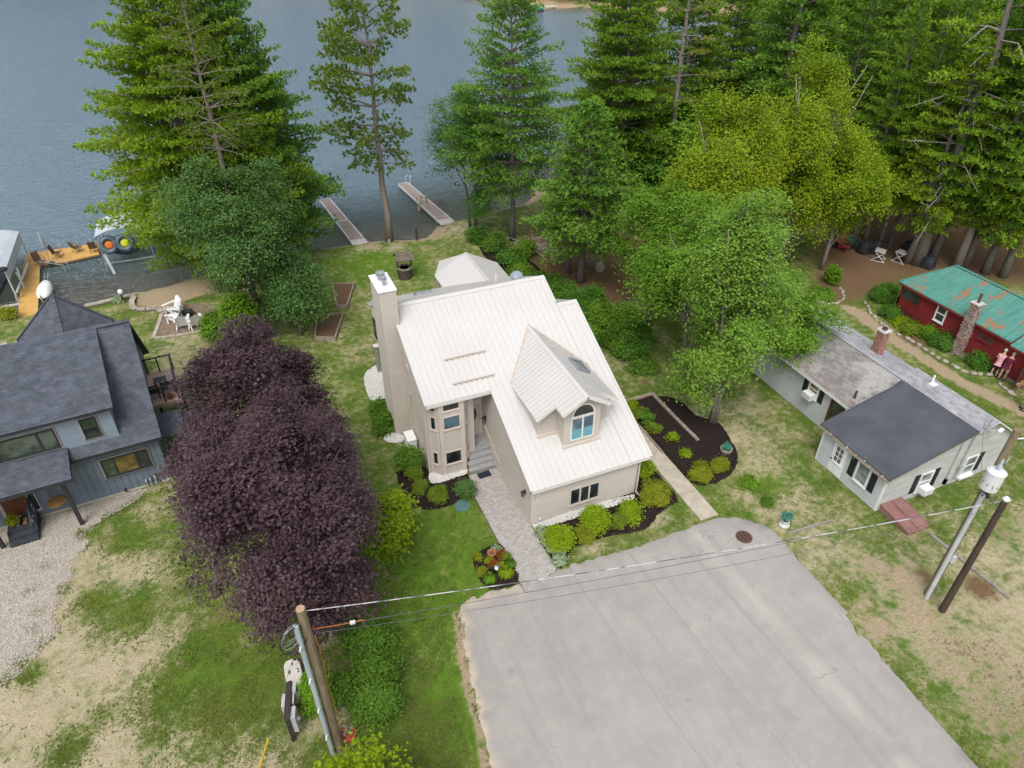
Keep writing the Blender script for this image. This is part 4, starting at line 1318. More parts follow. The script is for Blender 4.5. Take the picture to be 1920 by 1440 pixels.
bluewall = mat('blue_grey_board', (0.148, 0.180, 0.215), (0.125, 0.155, 0.188), 1.2, 0.7, 0.25, tint=(0.88, 0.89, 0.9))
upwall = mat('light_blue_grey_shake', (0.25, 0.305, 0.36), (0.215, 0.265, 0.315), 1.2, 0.7, 0.25, tint=(0.9, 0.9, 0.9))
dkfascia = mat('charcoal_trim', (0.030, 0.031, 0.034), (0.04, 0.041, 0.045), 2, 0.6, 0.3)
greentint = glass('window_glass_green', (0.035, 0.05, 0.035))
amber = glass('window_glass_amber', (0.085, 0.06, 0.018))
taupe = mat('taupe_window_trim', (0.36, 0.32, 0.31), None, 2, 0.6)
D = thing('dark_grey_house', 'dark blue-grey house with slate shingle roofs and a small front porch', 'house', (-14.8, 9.46, 0), R(4.0))
X0 = -9.0
EZ, EY, RDY, RDZ = 2.88, -0.40, 3.70, 6.86
msl = (RDZ-EZ)/(RDY-EY)
mz = lambda y: EZ+msl*(y-EY)
mb = MB()
mb.slab([(X0, 0, 0.12), (X0, 7.6, 0.12), (X0, 7.6, mz(-0.2)-.1), (X0, RDY, RDZ-.15), (X0, 0, mz(0)-.15)], (-X0, 0, 0))
wall = mb.obj('wall', bluewall, D)
mb = MB()
x = X0
k = 0
while x < -0.05:
    mb.box(x, x+0.055, -0.022, -0.002, 0.14, 2.52, 0, [0.01, 0.6, 0.3][k % 3])
    x += 0.29
    k += 1
mb.box(X0, 0.01, -0.03, -0.002, 2.52, 2.66, 0, 0.01)
tag(mb.obj('batten', bluewall, wall), None, None, kind='stuff')
MB().box(X0, 0.03, -0.035, 7.62, 0.0, 0.118).obj('foundation', mat('pale_foundation', (0.42, 0.39, 0.31), (0.34, 0.31, 0.25), 3, 0.9), D)
# upper front wall with shakes
mb = MB()
mb.slab([(X0, 0, 3.0), (X0, 0, 4.88), (X0, 3.5, 6.45), (X0, 3.5, 3.0)], (-1.35-X0, 0, 0))
up = mb.obj('upper_wall', upwall, D)
mb = MB()
siding(mb, (X0, 0, 0), (1, 0, 0), (0, -1, 0), [(0, 4.86), (-1.45-X0, 4.86)], 3.08, 0.15, 0.02)
tag(mb.obj('shake_siding', upwall, up), None, None, kind='stuff')
MB().box(-1.46, -1.335, -0.028, 0.06, 3.05, 4.86).obj('corner_board', upwall, D)
# main roof
mb = MB()
mb.slab([(X0, EY, EZ), (0.26, EY, EZ), (0.26, RDY, RDZ), (X0, RDY, RDZ)], (0, 0, -0.16))
mb.slab([(X0, RDY, RDZ), (0.26, RDY, RDZ), (0.26, 8.1, mz(2*RDY-8.1)), (X0, 8.1, mz(2*RDY-8.1))], (0, 0, -0.16))
mroof = mb.obj('roof', dkfascia, D)
sv = Vector((0, RDY-EY, RDZ-EZ))
mb = MB()
shingles(mb, (X0, EY-0.02, EZ+0.003), (1, 0, 0), sv, 0.27-X0, sv.length, seed=1)
tag(mb.obj('shingles', shing, mroof), None, None, kind='stuff')
mb = MB()
mb.slab([(X0, 0, 3.14), (X0, RDY, RDZ+.02), (X0, RDY, RDZ)], (0, 0, 0)) if False else None
# shed dormer roof
DE, DZ_ = -0.32, 5.02
mb = MB()
mb.slab([(X0, DE, DZ_), (-1.12, DE, DZ_), (-1.12, RDY+0.02, RDZ+0.06), (X0, RDY+0.02, RDZ+0.06)], (0, 0, -0.14))
droof2 = mb.obj('dormer_roof', dkfascia, D)
sv = Vector((0, RDY-DE, RDZ+0.06-DZ_))
mb = MB()
shingles(mb, (X0, DE-0.02, DZ_+0.003), (1, 0, 0), sv, -1.11-X0, sv.length, seed=2)
tag(mb.obj('shingles', shing, droof2), None, None, kind='stuff')
mb = MB()
for i in range(31):
    x = X0+i*0.3
    mb.slab([(x, RDY-0.14, RDZ+0.0+0.03), (x+0.29, RDY-0.14, RDZ+0.03), (x+0.29, RDY+0.02, RDZ+0.10), (x, RDY+0.02, RDZ+0.10)], (0, 0, -0.02), 0, (i*0.37) % 1)
    mb.slab([(x, RDY+0.02, RDZ+0.10), (x+0.29, RDY+0.02, RDZ+0.10), (x+0.29, RDY+0.2, RDZ-0.05), (x, RDY+0.2, RDZ-0.05)], (0, 0, -0.02), 0, (i*0.41) % 1)
tag(mb.obj('ridge_shingles', shing, mroof), None, None, kind='stuff')
MB().slab([(-1.40, 0.0, 4.86), (-1.34, 0.0, 4.86), (-1.34, 3.4, 6.42), (-1.40, 3.4, 6.42)], (0, 0, -1.2)).obj('dormer_cheek', upwall, D)
# porch roof and posts
PY0, PZ0, PZ1 = -1.62, 2.86, 3.38
mb = MB()
mb.slab([(X0, PY0, PZ0), (-3.42, PY0, PZ0), (-3.42, -0.02, PZ1), (X0, -0.02, PZ1)], (0, 0, -0.2))
proof = mb.obj('porch_roof', dkfascia, D)
sv = Vector((0, -PY0, PZ1-PZ0))
mb = MB()
shingles(mb, (X0, PY0-0.02, PZ0+0.003), (1, 0, 0), sv, -3.41-X0, sv.length, seed=3)
tag(mb.obj('shingles', shing, proof), None, None, kind='stuff')
for x in (-3.89, -6.95):
    mb = MB()
    mb.box(x-0.075, x+0.075, -1.41, -1.26, 0.02, 2.66)
    mb.obj('porch_post', dkfascia, D)
MB().box(X0, -3.5, -1.43, -1.25, 2.54, 2.69).obj('porch_beam', dkfascia, D)
# windows
window(D, (-2.56, -0.03, 1.17), (1, 0, 0), (0, -1, 0), 2.08, 1.12, taupe, dkglass, fw=0.05, proud=0.04, name='window_trim', widths=[1.0])
window(D, (-2.50, -0.05, 1.23), (1, 0, 0), (0, -1, 0), 1.96, 1.0, dkfascia, dkglass, fw=0.055, proud=0.06, widths=[0.25, 0.5, 0.25], gmats=[greentint, amber, dkglass], mull=0.09)
window(D, (-2.66, -0.02, 3.56), (1, 0, 0), (0, -1, 0), 0.76, 1.12, taupe, dkglass, fw=0.05, proud=0.04, name='window_trim', widths=[1.0])
window(D, (-2.60, -0.04, 3.62), (1, 0, 0), (0, -1, 0), 0.64, 1.0, dkfascia, dkglass, fw=0.06, proud=0.06, rows=2, gmats=[dkglass, greentint])
window(D, (-6.56, -0.02, 3.50), (1, 0, 0), (0, -1, 0), 3.02, 1.12, taupe, dkglass, fw=0.05, proud=0.04, name='window_trim', widths=[1.0])
window(D, (-6.50, -0.04, 3.56), (1, 0, 0), (0, -1, 0), 2.90, 1.0, dkfascia, greentint, fw=0.06, proud=0.06, widths=[0.21, 0.58, 0.21], mull=0.1)
# front door, sidelight, steps, rug
woodm = mat('brown_door_wood', (0.115, 0.045, 0.020), (0.075, 0.03, 0.014), 3, 0.5, 0.3, sc3=(8, 8, 0.8))
mb = MB()
mb.fbox((-6.72, -0.002, 0.5), (1, 0, 0), (0, -1, 0), 0.06, 1.0, 0, 2.0, 0.0, 0.04)
dd = mb.obj('front_door', woodm, D)
mb = MB()
for k in range(4): mb.fbox((-6.72, -0.002, 0.5), (1, 0, 0), (0, -1, 0), 0.14, 0.92, 0.1+k*0.47, 0.5+k*0.47, 0.041, 0.052)
mb.obj('door_board', woodm, dd)
MB().fbox((-6.72, -0.002, 0.5), (1, 0, 0), (0, -1, 0), -0.06, 0.05, 0, 2.08, 0.0, 0.05).obj('door_trim', taupe, D)
window(D, (-5.68, -0.002, 0.5), (1, 0, 0), (0, -1, 0), 0.34, 2.05, taupe, dkglass, fw=0.05, name='sidelight')
dkwood = mat('charcoal_step_board', (0.036, 0.042, 0.052), (0.05, 0.057, 0.068), 6, 0.8, 0.2, bmp=0.3, bscale=30)
for (ya, yb, z) in ((-0.98, -0.04, 0.48), (-1.26, -0.94, 0.32), (-1.54, -1.22, 0.16)):
    mb = MB()
    nb = 1 if yb-ya < 0.5 else 5
    for k in range(nb):
        a, b_ = ya+(yb-ya)*k/nb+0.004, ya+(yb-ya)*(k+1)/nb-0.004
        mb.box(-6.68, -5.58, a, b_, z-0.045, z)
    mb.box(-6.66, -5.60, ya+0.03, ya+0.06, z-0.16, z-0.047)
    mb.obj('step', dkwood, D)
mb = MB()
mb.slab([(-5.60, -1.5, 0), (-5.60, -0.04, 0), (-5.60, -0.04, 0.44), (-5.60, -0.98, 0.44)], (0.04, 0, 0))
mb.slab([(-6.70, -1.5, 0), (-6.70, -0.04, 0), (-6.70, -0.04, 0.44), (-6.70, -0.98, 0.44)], (0.04, 0, 0))
objs(mb, 'stringer', dkwood, D)
mb = MB()
for y in (-0.95, -0.08): mb.box(-5.62, -5.55, y-0.035, y+0.035, 0.44, 1.35)
for z in (0.7, 0.92, 1.14): mb.box(-5.60, -5.57, -0.93, -0.1, z, z+0.03)
mb.box(-5.64, -5.53, -1.0, -0.04, 1.352, 1.40)
mb.bar((-5.585, -0.95, 1.36), (-5.585, -1.5, 0.95), 0.07, 0.05)
mb.box(-5.62, -5.55, -1.53, -1.46, 0.0, 0.95)
objs(mb, 'step_railing', dkwood, D)
# three grey conduits by the corner
for k, x in enumerate((-1.05, -0.86, -0.64)):
    mb = MB()
    mb.tube([(x, -0.10, 0.0), (x, -0.10, 0.40+0.05*k), (x, -0.03, 0.47+0.05*k)], 0.045, 8)
    mb.obj('vent_hood', steel, D)
mb = MB()
mb.lathe([(0.06, 0), (0.07, 0.06), (0.03, 0.12)], (-2.0, -0.12, 0.18), 8)
mb.tube([(-2.0, -0.02, 0.28), (-2.0, -0.14, 0.30)], 0.02, 5)
mb.obj('floodlight', black, D)
mb = MB()
mb.fbox((-5.18, -0.03, 1.75), (1, 0, 0), (0, -1, 0), 0, 0.1, 0, 0.16, 0, 0.1)
mb.obj('porch_light', black, D)
# rear hip roof (turned square)
hc, hr = Vector((-2.95, 7.85, 0)), 2.2
hap = Vector((hc.x, hc.y, 7.0))
cor = [Vector((hc.x-hr, hc.y, 4.95)), Vector((hc.x, hc.y-hr, 4.95)), Vector((hc.x+hr, hc.y, 4.95)), Vector((hc.x, hc.y+hr, 4.95))]
mb = MB()
for i in range(4): mb.slab([cor[i], cor[(i+1) % 4], hap-Vector((0, 0, 0.004*i))], (0, 0, -0.12))
hip = mb.obj('hip_roof', dkfascia, D)
mb = MB()
for i in (0, 1, 2, 3):
    A, B = cor[i], cor[(i+1) % 4]
    u = (B-A)
    W_ = u.length
    v = hap-(A+B)/2
    L_ = v.length
    shingles(mb, A+Vector((0, 0, 0.004)), u, v, W_, L_, clip=lambda y, W_=W_, L_=L_: (W_*0.5*y/L_, W_-W_*0.5*y/L_), seed=10+i)
tag(mb.obj('shingles', shing, hip), None, None, kind='stuff')
mb = MB()
for q in cor[:3]:
    for k in range(12):
        a, b_ = q.lerp(hap, k/12), q.lerp(hap, (k+0.95)/12)
        mb.bar(a+Vector((0, 0, 0.03)), b_+Vector((0, 0, 0.022)), 0.2, 0.012, 0, (k*0.37) % 1)
tag(mb.obj('hip_shingles', shing, hip), None, None, kind='stuff')
mb = MB()
mb.prism([(c.x*0.93+hc.x*0.07, c.y*0.93+hc.y*0.07) for c in cor], 0, 4.85)
mb.obj('rear_wall', bluewall, D)
# side deck with black railing
deckm = mat('tan_deck_board', (0.50, 0.36, 0.29), (0.44, 0.31, 0.25), 3, 0.75, 0.2, tint=(0.9, 0.88, 0.88))
dkz = 2.6
mb = MB()
mb.box(0.02, 1.38, 2.70, 5.72, dkz-0.22, dkz-0.03)
dfr = mb.obj('deck', mat('deck_frame', (0.33, 0.23, 0.165), None, 3, 0.8), D)
for k in range(10):
    MB().box(0.0+k*0.14, 0.132+k*0.14, 2.68, 5.74, dkz-0.028, dkz+0.001*(k % 3)).obj('deck_board', deckm, dfr)
mb = MB()
for (x, y) in ((0.08, 5.66), (0.66, 5.66), (1.32, 5.66), (1.32, 4.2), (1.32, 2.76), (0.66, 2.76), (0.06, 2.76)):
    mb.box(x-0.035, x+0.035, y-0.035, y+0.035, dkz, dkz+0.86)
mb.box(0.02, 1.38, 5.61, 5.71, dkz+0.862, dkz+0.90)
mb.box(0.02, 1.38, 2.71, 2.81, dkz+0.862, dkz+0.90)
mb.box(1.27, 1.38, 2.812, 5.608, dkz+0.862, dkz+0.90)
for z in (0.15, 0.3, 0.45, 0.6, 0.73):
    for (a, b_) in (((0.08, 5.66), (1.32, 5.66)), ((1.32, 5.66), (1.32, 2.76)), ((1.32, 2.76), (0.06, 2.76))):
        mb.tube([(a[0], a[1], dkz+z), (b_[0], b_[1], dkz+z)], 0.005, 4)
objs(mb, 'deck_railing', black, D)
for (x, y) in ((1.3, 5.6), (1.3, 2.8), (0.1, 5.6)):
    MB().box(x-0.07, x+0.07, y-0.07, y+0.07, 0, dkz-0.225).obj('deck_post', dkfascia, D)
mb = MB()
mb.box(0.03, 1.9, 0.9, 2.4, 1.85, 1.95)
mb.slab([(0.02, 0.8, 2.0), (1.2, 0.8, 1.9), (1.2, 2.3, 2.3), (0.02, 2.3, 2.35)], (0, 0, -0.08))
mb.obj('side_roof', shing, D)
def dworld(x, y, z=0.0):
    c, s = math.cos(R(4)), math.sin(R(4))
    return Vector((-14.8+c*x-s*y, 9.46+s*x+c*y, z))
# rug, plant pot, hanging wicker bowl, deck furniture
mb = MB()
for k, mi in enumerate((0, 1, 2, 1, 0)): mb.box(-0.36+k*0.144, -0.36+(k+1)*0.144-0.002, -0.22, 0.22, 0, 0.012, mi)
rug = mb.obj('striped_rug', [mat('rug_grey', (0.32, 0.32, 0.33), None, 40, 0.95), mat('rug_black', (0.03, 0.027, 0.025), None, 40, 0.95), mat('rug_tan', (0.36, 0.21, 0.09), None, 40, 0.95)])
rug.location = dworld(-6.02, -0.52, 0.485)
rug.rotation_euler = (0, 0, R(4))
tag(rug, 'striped tan and grey rug on the dark porch steps by the brown door', 'rug')
hb = thing('hanging_basket', 'round brown wicker bowl hanging under the porch of the dark house', 'hanging basket', dworld(-4.6, -0.45, 0.78), local=True)
wick = mat('wicker', (0.30, 0.165, 0.065), (0.20, 0.105, 0.04), 18, 0.8, bmp=0.6, bscale=50)
mb = MB()
mb.lathe([(0.12, 0.0), (0.30, 0.08), (0.37, 0.22), (0.35, 0.23), (0.28, 0.12), (0.1, 0.05)], (0, 0, 0), 18)
for k in range(3): mb.lathe([(0.385, 0.19+0.015*k), (0.40, 0.2+0.015*k), (0.385, 0.21+0.015*k)], (0, 0, 0), 18)
mb.obj('bowl', wick, hb)
mb = MB()
for k in range(3):
    a = k*2.094
    mb.tube([(0.37*math.cos(a), 0.37*math.sin(a), 0.22), (0, 0, 1.3), (0, 0, 1.8)], 0.008, 4)
mb.obj('chain', black, hb)

# ================================================================== pale grey cottage (right)
C_ = thing('grey_cottage', 'low pale grey cottage with black shutters and a flat dark membrane roof', 'cottage', (18.5, -2.0, 0))
cw = mat('pale_blue_grey_siding', (0.475, 0.505, 0.51), (0.42, 0.45, 0.455), 1.0, 0.6, 0.3, tint=(0.93, 0.93, 0.93))
cw2 = mat('pale_grey_siding', (0.45, 0.46, 0.435), (0.375, 0.385, 0.36), 0.9, 0.65, 0.3, tint=(0.92, 0.92, 0.91), sc3=(1, 1, 4))
whitep = mat('white_paint', (0.76, 0.77, 0.77), (0.68, 0.69, 0.69), 2.5, 0.5, 0.3)
shut = mat('black_shutter', (0.020, 0.024, 0.026), None, 4, 0.6, 0.3)
memb = mat('black_membrane', (0.086, 0.093, 0.108), (0.060, 0.065, 0.076), 0.7, 0.55, 0.35, lo=0.3, hi=0.7, bmp=0.15, bscale=3)
oldsh = None
def weathered():
    m, t, b, o = new_mat('weathered_grey_shingle')
    n1 = noise(t, 0.45, 4, 0.6, 'Position')
    n2 = noise(t, 2.2, 4, 0.65, 'Position')
    n3 = noise(t, 9, 3, 0.7, 'Position')
    c = mixc(t, attr(t, 'tint'), (0.185, 0.175, 0.172), (0.285, 0.272, 0.268))
    c = mixc(t, mth(t, 'MULTIPLY', ramp(t, mth(t, 'ADD', n1, mth(t, 'MULTIPLY', mth(t, 'SUBTRACT', n2, .5), .5)), 0.50, 0.62), 0.75), c, (0.39, 0.385, 0.37))
    c = mixc(t, mth(t, 'MULTIPLY', ramp(t, n2, 0.52, 0.68), 0.6), c, (0.13, 0.105, 0.095))
    g = t.nodes.new('ShaderNodeNewGeometry')
    sp = t.nodes.new('ShaderNodeSeparateXYZ')
    t.links.new(g.outputs['Position'], sp.inputs[0])
    low = ramp(t, sp.outputs[2], 2.95, 2.4)
    c = mixc(t, mth(t, 'MULTIPLY', mth(t, 'MULTIPLY', low, ramp(t, n3, 0.48, 0.62)), 0.65), c, (0.22, 0.115, 0.06))
    c = mixc(t, mth(t, 'MULTIPLY', ramp(t, n3, 0.62, 0.72), 0.4), c, (0.28, 0.26, 0.12))
    t.links.new(c, b.inputs['Base Color'])
    b.inputs['Roughness'].default_value = 0.95
    return m
wsh = weathered()
lsh = mat('light_grey_shingle', (0.41, 0.415, 0.43), (0.33, 0.333, 0.35), 1.5, 0.9, 0.15, tint=(0.72, 0.71, 0.73))
CX0, CX1, CY0, CY1 = 15.0, 22.85, -5.32, -1.45
mb = MB()
mb.slab([(CX0, CY0, 0), (CX1, CY0, 0), (CX1, CY0, 2.08), (20.7, CY0, 3.58), (19.45, CY0, 3.36), (CX0, CY0, 2.12)], (0, CY1-CY0, 0))
cwall = mb.obj('wall', cw, C_)
mb = MB()
siding(mb, (CX0, CY0, 0), (1, 0, 0), (0, -1, 0), [(0.06, 2.12), (4.45, 3.36), (5.7, 3.56), (7.8, 2.1)], 0.03, 0.11)
tag(mb.obj('siding', cw2, cwall), None, None, kind='stuff')
mb = MB()
siding(mb, (CX0, CY1, 0), (0, -1, 0), (-1, 0, 0), [(0.06, 2.1), (3.8, 2.1)], 0.03, 0.11)
tag(mb.obj('siding', cw, cwall), None, None, kind='stuff')
mb = MB()
siding(mb, (CX1, CY1, 0), (-1, 0, 0), (0, 1, 0), [(0.06, 2.1), (1.6, 3.2), (7.8, 2.1)], 0.03, 0.2)
tag(mb.obj('siding', cw, cwall), None, None, kind='stuff')
mb = MB()
mb.box(CX0-0.024, CX0+0.05, CY0-0.024, CY0+0.07, 0, 2.1)
objs(mb, 'corner_board', whitep, C_)
MB().box(CX0-0.024, CX0+0.05, CY1-0.06, CY1+0.02, 0, 2.1).obj('corner_board', whitep, C_)
mb = MB()
mb.slab([(14.72, -5.58, 2.26), (19.48, -5.66, 3.56), (19.48, -1.40, 3.56), (14.72, -1.32, 2.26)], (0, 0, -0.07))
mr = mb.obj('membrane_roof', memb, C_)
mb = MB()
mb.slab([(14.9, -3.45, 2.312), (19.45, -3.45, 3.555), (19.45, -3.42, 3.557), (14.9, -3.42, 2.314)], (0, 0, -0.006))
mb.bar((14.76, -5.55, 2.285), (19.46, -5.63, 3.57), 0.08, 0.03)
mb.bar((14.76, -1.36, 2.285), (19.46, -1.44, 3.57), 0.08, 0.03)
objs(mb, 'membrane_seam', memb, mr)
roughwood = mat('peeling_fascia', (0.43, 0.38, 0.32), (0.22, 0.17, 0.13), 7, 0.9)
mb = MB()
mb.box(14.70, 14.80, -5.55, -1.27, 2.02, 2.185)
mb.slab([(14.8, -5.57, 2.09), (19.46, -5.62, 3.36), (19.46, -5.62, 3.48), (14.8, -5.57, 2.19)], (0, 0.04, 0))
objs(mb, 'fascia', roughwood, C_)
mb = MB()
for k in range(4): mb.bar((14.70, -5.2+k*1.05, 2.19), (14.86, -5.1+k*1.05, 2.29), 0.05, 0.02)
objs(mb, 'gutter_strap', whitep, C_)
mb = MB()
mb.slab([(19.5, -5.64, 3.50), (20.7, -5.64, 3.74), (20.7, -1.0, 3.74), (19.5, -1.0, 3.50)], (0, 0, -0.07))
mb.slab([(20.7, -5.64, 3.74), (23.05, -5.54, 2.12), (23.05, -0.9, 2.12), (20.7, -1.0, 3.74)], (0, 0, -0.07))
fr = mb.obj('front_gable_roof', whitep, C_)
mb = MB()
sv = Vector((1.2, 0, 0.24))
shingles(mb, (19.5, -0.98, 3.505), (0, -1, 0), sv, 4.68, sv.length, seed=21, row=0.14, tile=0.26)
sv = Vector((2.35, 0, -1.62))
shingles(mb, (23.05, -0.9, 2.125), (0, -1, 0), -sv, 4.64, sv.length, seed=22, row=0.2, tile=0.4)
tag(mb.obj('shingles', lsh, fr), None, None, kind='stuff')
# left wing
LX0, LX1, LY0, LY1, LRX, LRZ = 17.0, 22.3, -1.44, 7.0, 19.55, 3.55
mb = MB()
mb.slab([(LX0, LY0, 0), (LX1, LY0, 0), (LX1, LY0, 2.45), (LRX, LY0, 2.9), (LX0, LY0, 2.2)], (0, LY1-LY0, 0))
lw = mb.obj('wing_wall', cw, C_)
mb = MB()
siding(mb, (LX0, LY1, 0), (0, -1, 0), (-1, 0, 0), [(0, 2.42), (LY1-LY0-0.02, 2.42)], 0.03, 0.11)
tag(mb.obj('siding', cw, lw), None, None, kind='stuff')
EX, EZL = 16.72, 2.46
FX, FZL = 22.5, 2.42
mb = MB()
mb.slab([(EX, LY0+0.16, EZL), (LRX, LY0+0.16, LRZ), (LRX, LY1+0.2, LRZ), (EX, LY1+0.2, EZL)], (0, 0, -0.07))
mb.slab([(LRX, LY0+0.16, LRZ), (FX, LY0+0.5, FZL), (FX, LY1+0.2, FZL), (LRX, LY1+0.2, LRZ)], (0, 0, -0.07))
lr = mb.obj('wing_roof', wsh, C_)
mb = MB()
sv = Vector((LRX-EX, 0, LRZ-EZL))
shingles(mb, (EX-0.01, LY1+0.2, EZL+0.004), (0, -1, 0), sv, LY1-LY0+0.04, sv.length, seed=23, row=0.135, tile=0.3)
tag(mb.obj('old_shingles', wsh, lr), None, None, kind='stuff')
mb = MB()
sv = Vector((LRX-FX, 0, LRZ-FZL))
shingles(mb, (FX, LY1+0.2, FZL+0.004), (0, -1, 0), sv, LY1-LY0+0.3, sv.length, seed=24, row=0.15, tile=0.3)
mb.bar((LRX, LY0-0.1, LRZ+0.02), (LRX, LY1+0.2, LRZ+0.02), 0.22, 0.02, 0, 0.4)
tag(mb.obj('shingles', lsh, lr), None, None, kind='stuff')
mb = MB()
mb.box(EX-0.02, EX+0.05, LY0+0.17, LY1+0.2, 2.27, 2.45)
objs(mb, 'gutter', whitep, C_)
# doors, windows, shutters
mb = MB()
mb.fbox((CX0-0.016, -2.26, 0.1), (0, -1, 0), (-1, 0, 0), 0, 0.80, 0, 1.78, 0, 0.04)
cd_ = mb.obj('front_door', whitep, C_)
window(cd_, (CX0-0.05, -2.40, 0.78), (0, -1, 0), (-1, 0, 0), 0.52, 0.98, whitep, glass('door_glass', (0.10, 0.11, 0.10)), cols=2, rows=3, fw=0.05, proud=0.03, name='door_window', mull=0.03)
MB().box(CX0-0.09, CX0-0.05, -2.36, -2.30, 0.78, 0.88).obj('handle', black, cd_)
window(C_, (CX0-0.016, -3.74, 0.70), (0, -1, 0), (-1, 0, 0), 0.76, 1.18, whitep, glass('cottage_glass', (0.13, 0.15, 0.15)), rows=1, fw=0.08)
def shutter(p, u, n, w_, h_):
    mb = MB()
    mb.fbox(p, u, n, 0, w_, 0, h_, 0.0, 0.03)
    s_ = mb.obj('shutter', shut, C_)
    mb = MB()
    for k in range(9): mb.fbox(p, u, n, 0.04, w_-0.04, 0.06+k*(h_-.1)/9, 0.06+(k+0.6)*(h_-.1)/9, 0.03, 0.042)
    tag(mb.obj('slat', shut, s_), None, None, kind='stuff')
for y in (-3.33, -4.54): shutter((CX0-0.017, y, 0.70), (0, -1, 0), (-1, 0, 0), 0.33, 1.14)
MB().fbox((CX0-0.017, -3.44, 1.72), (0, -1, 0), (-1, 0, 0), 0, 0.09, 0, 0.14, 0.04, 0.12).obj('porch_light', brass, C_)
for x in (17.22, 20.12): window(C_, (x, CY0-0.016, 0.36), (1, 0, 0), (0, -1, 0), 0.82, 1.16, whitep, glass('cottage_glass', (0.13, 0.15, 0.15)), rows=2, fw=0.08)
for x in (16.86, 18.10, 21.0): shutter((x, CY0-0.017, 0.38), (1, 0, 0), (0, -1, 0), 0.32, 1.14)
def ac_unit(c, u, n, label):
    c = Vector(c)
    a = thing('air_conditioner', label, 'air conditioner', c, local=True)
    mb = MB()
    mb.fbox((0, 0, 0), u, n, -0.28, 0.28, 0, 0.34, 0.0, 0.42)
    mb.obj('case', whitep, a)
    mb = MB()
    for k in range(6): mb.fbox((0, 0, 0), u, n, -0.24, 0.24, 0.04+k*0.048, 0.06+k*0.048, 0.42, 0.43)
    mb.obj('grille', mat('grey_louvre', (0.5, 0.5, 0.5)), a)
ac_unit((17.62, CY0-0.05, 0.42), (1, 0, 0), (0, -1, 0), 'white window air conditioner between black shutters nearest the red cellar doors')
window(C_, (LX0-0.016, 1.82, 1.28), (0, -1, 0), (-1, 0, 0), 0.70, 1.06, whitep, amber, rows=2, fw=0.08)
for y in (2.22, 1.08): shutter((LX0-0.017, y, 1.26), (0, -1, 0), (-1, 0, 0), 0.32, 1.06)
ac_unit((LX0-0.05, 1.47, 1.30), (0, -1, 0), (-1, 0, 0), 'white window air conditioner under the streaked old shingle roof')
mb = MB()
mb.fbox((LX0-0.016, 0.25, 0.25), (0, -1, 0), (-1, 0, 0), 0, 0.14, 0, 2.1, 0, 0.05)
mb.obj('side_door_post', mat('brown_door_wood', (0.115, 0.045, 0.02)), C_)
mb = MB()
mb.fbox((LX0-0.016, 0.10, 0.3), (0, -1, 0), (-1, 0, 0), 0, 0.75, 0, 2.0, 0, 0.04)
sdoor = mb.obj('side_door', dkglass, C_)
window(C_, (LX0-0.016, -0.72, 1.2), (0, -1, 0), (-1, 0, 0), 0.5, 1.0, whitep, dkglass, fw=0.07)
MB().box(20.05, 20.95, -5.52, -5.342, 0.22, 0.34).obj('window_box', whitep, C_)
# meter, mast and conduits on the gable wall
mb = MB()
mb.tube([(19.15, -5.40, 0.25), (19.15, -5.40, 2.75)], 0.025, 6)
mb.tube([(19.75, -5.42, 0.35), (19.75, -5.42, 3.1), (19.75, -5.72, 3.35), (19.75, -5.72, 4.2)], 0.03, 6)
mb.tube([(19.75, -5.72, 4.2), (19.72, -5.8, 4.28), (19.68, -5.85, 4.2)], 0.03, 6)
for z in (0.4, 0.45): mb.box(19.1, 19.22, -5.46, -5.342, 0.25, 0.55)
mb.box(19.68, 19.82, -5.48, -5.342, 0.9, 1.25)
objs(mb, 'service_mast', mat('old_conduit', (0.36, 0.38, 0.38), None, 3, 0.6), C_)
mb = MB()
mb.bar((20.6, -5.36, 3.1), (20.6, -5.85, 3.35), 0.09, 0.05)
mb.lathe([(0.02, 0), (0.09, 0.06), (0.10, 0.12)], (20.55, -5.86, 3.32), 8)
mb.lathe([(0.02, 0), (0.09, 0.06), (0.10, 0.12)], (20.72, -5.82, 3.32), 8)
mb.obj('floodlight', whitep, C_)
MB().tube([(20.35, -2.2, 3.6), (20.35, -2.2, 4.15)], 0.055, 8).obj('vent_pipe', whitep, C_)
MB().box(20.2, 20.55, -2.45, -2.15, 3.62, 3.72).obj('vent_flashing', whitep, C_)
MB().tube([(17.25, -0.75, 2.5), (17.25, -0.75, 3.12)], 0.06, 8).obj('stove_pipe', mat('rusty_pipe', (0.08, 0.06, 0.05), None, 6), C_)
brick_m = mat('red_brick', (0.30, 0.155, 0.115), (0.20, 0.10, 0.075), 8, 0.9, tint=(1.5, 1.55, 1.6))
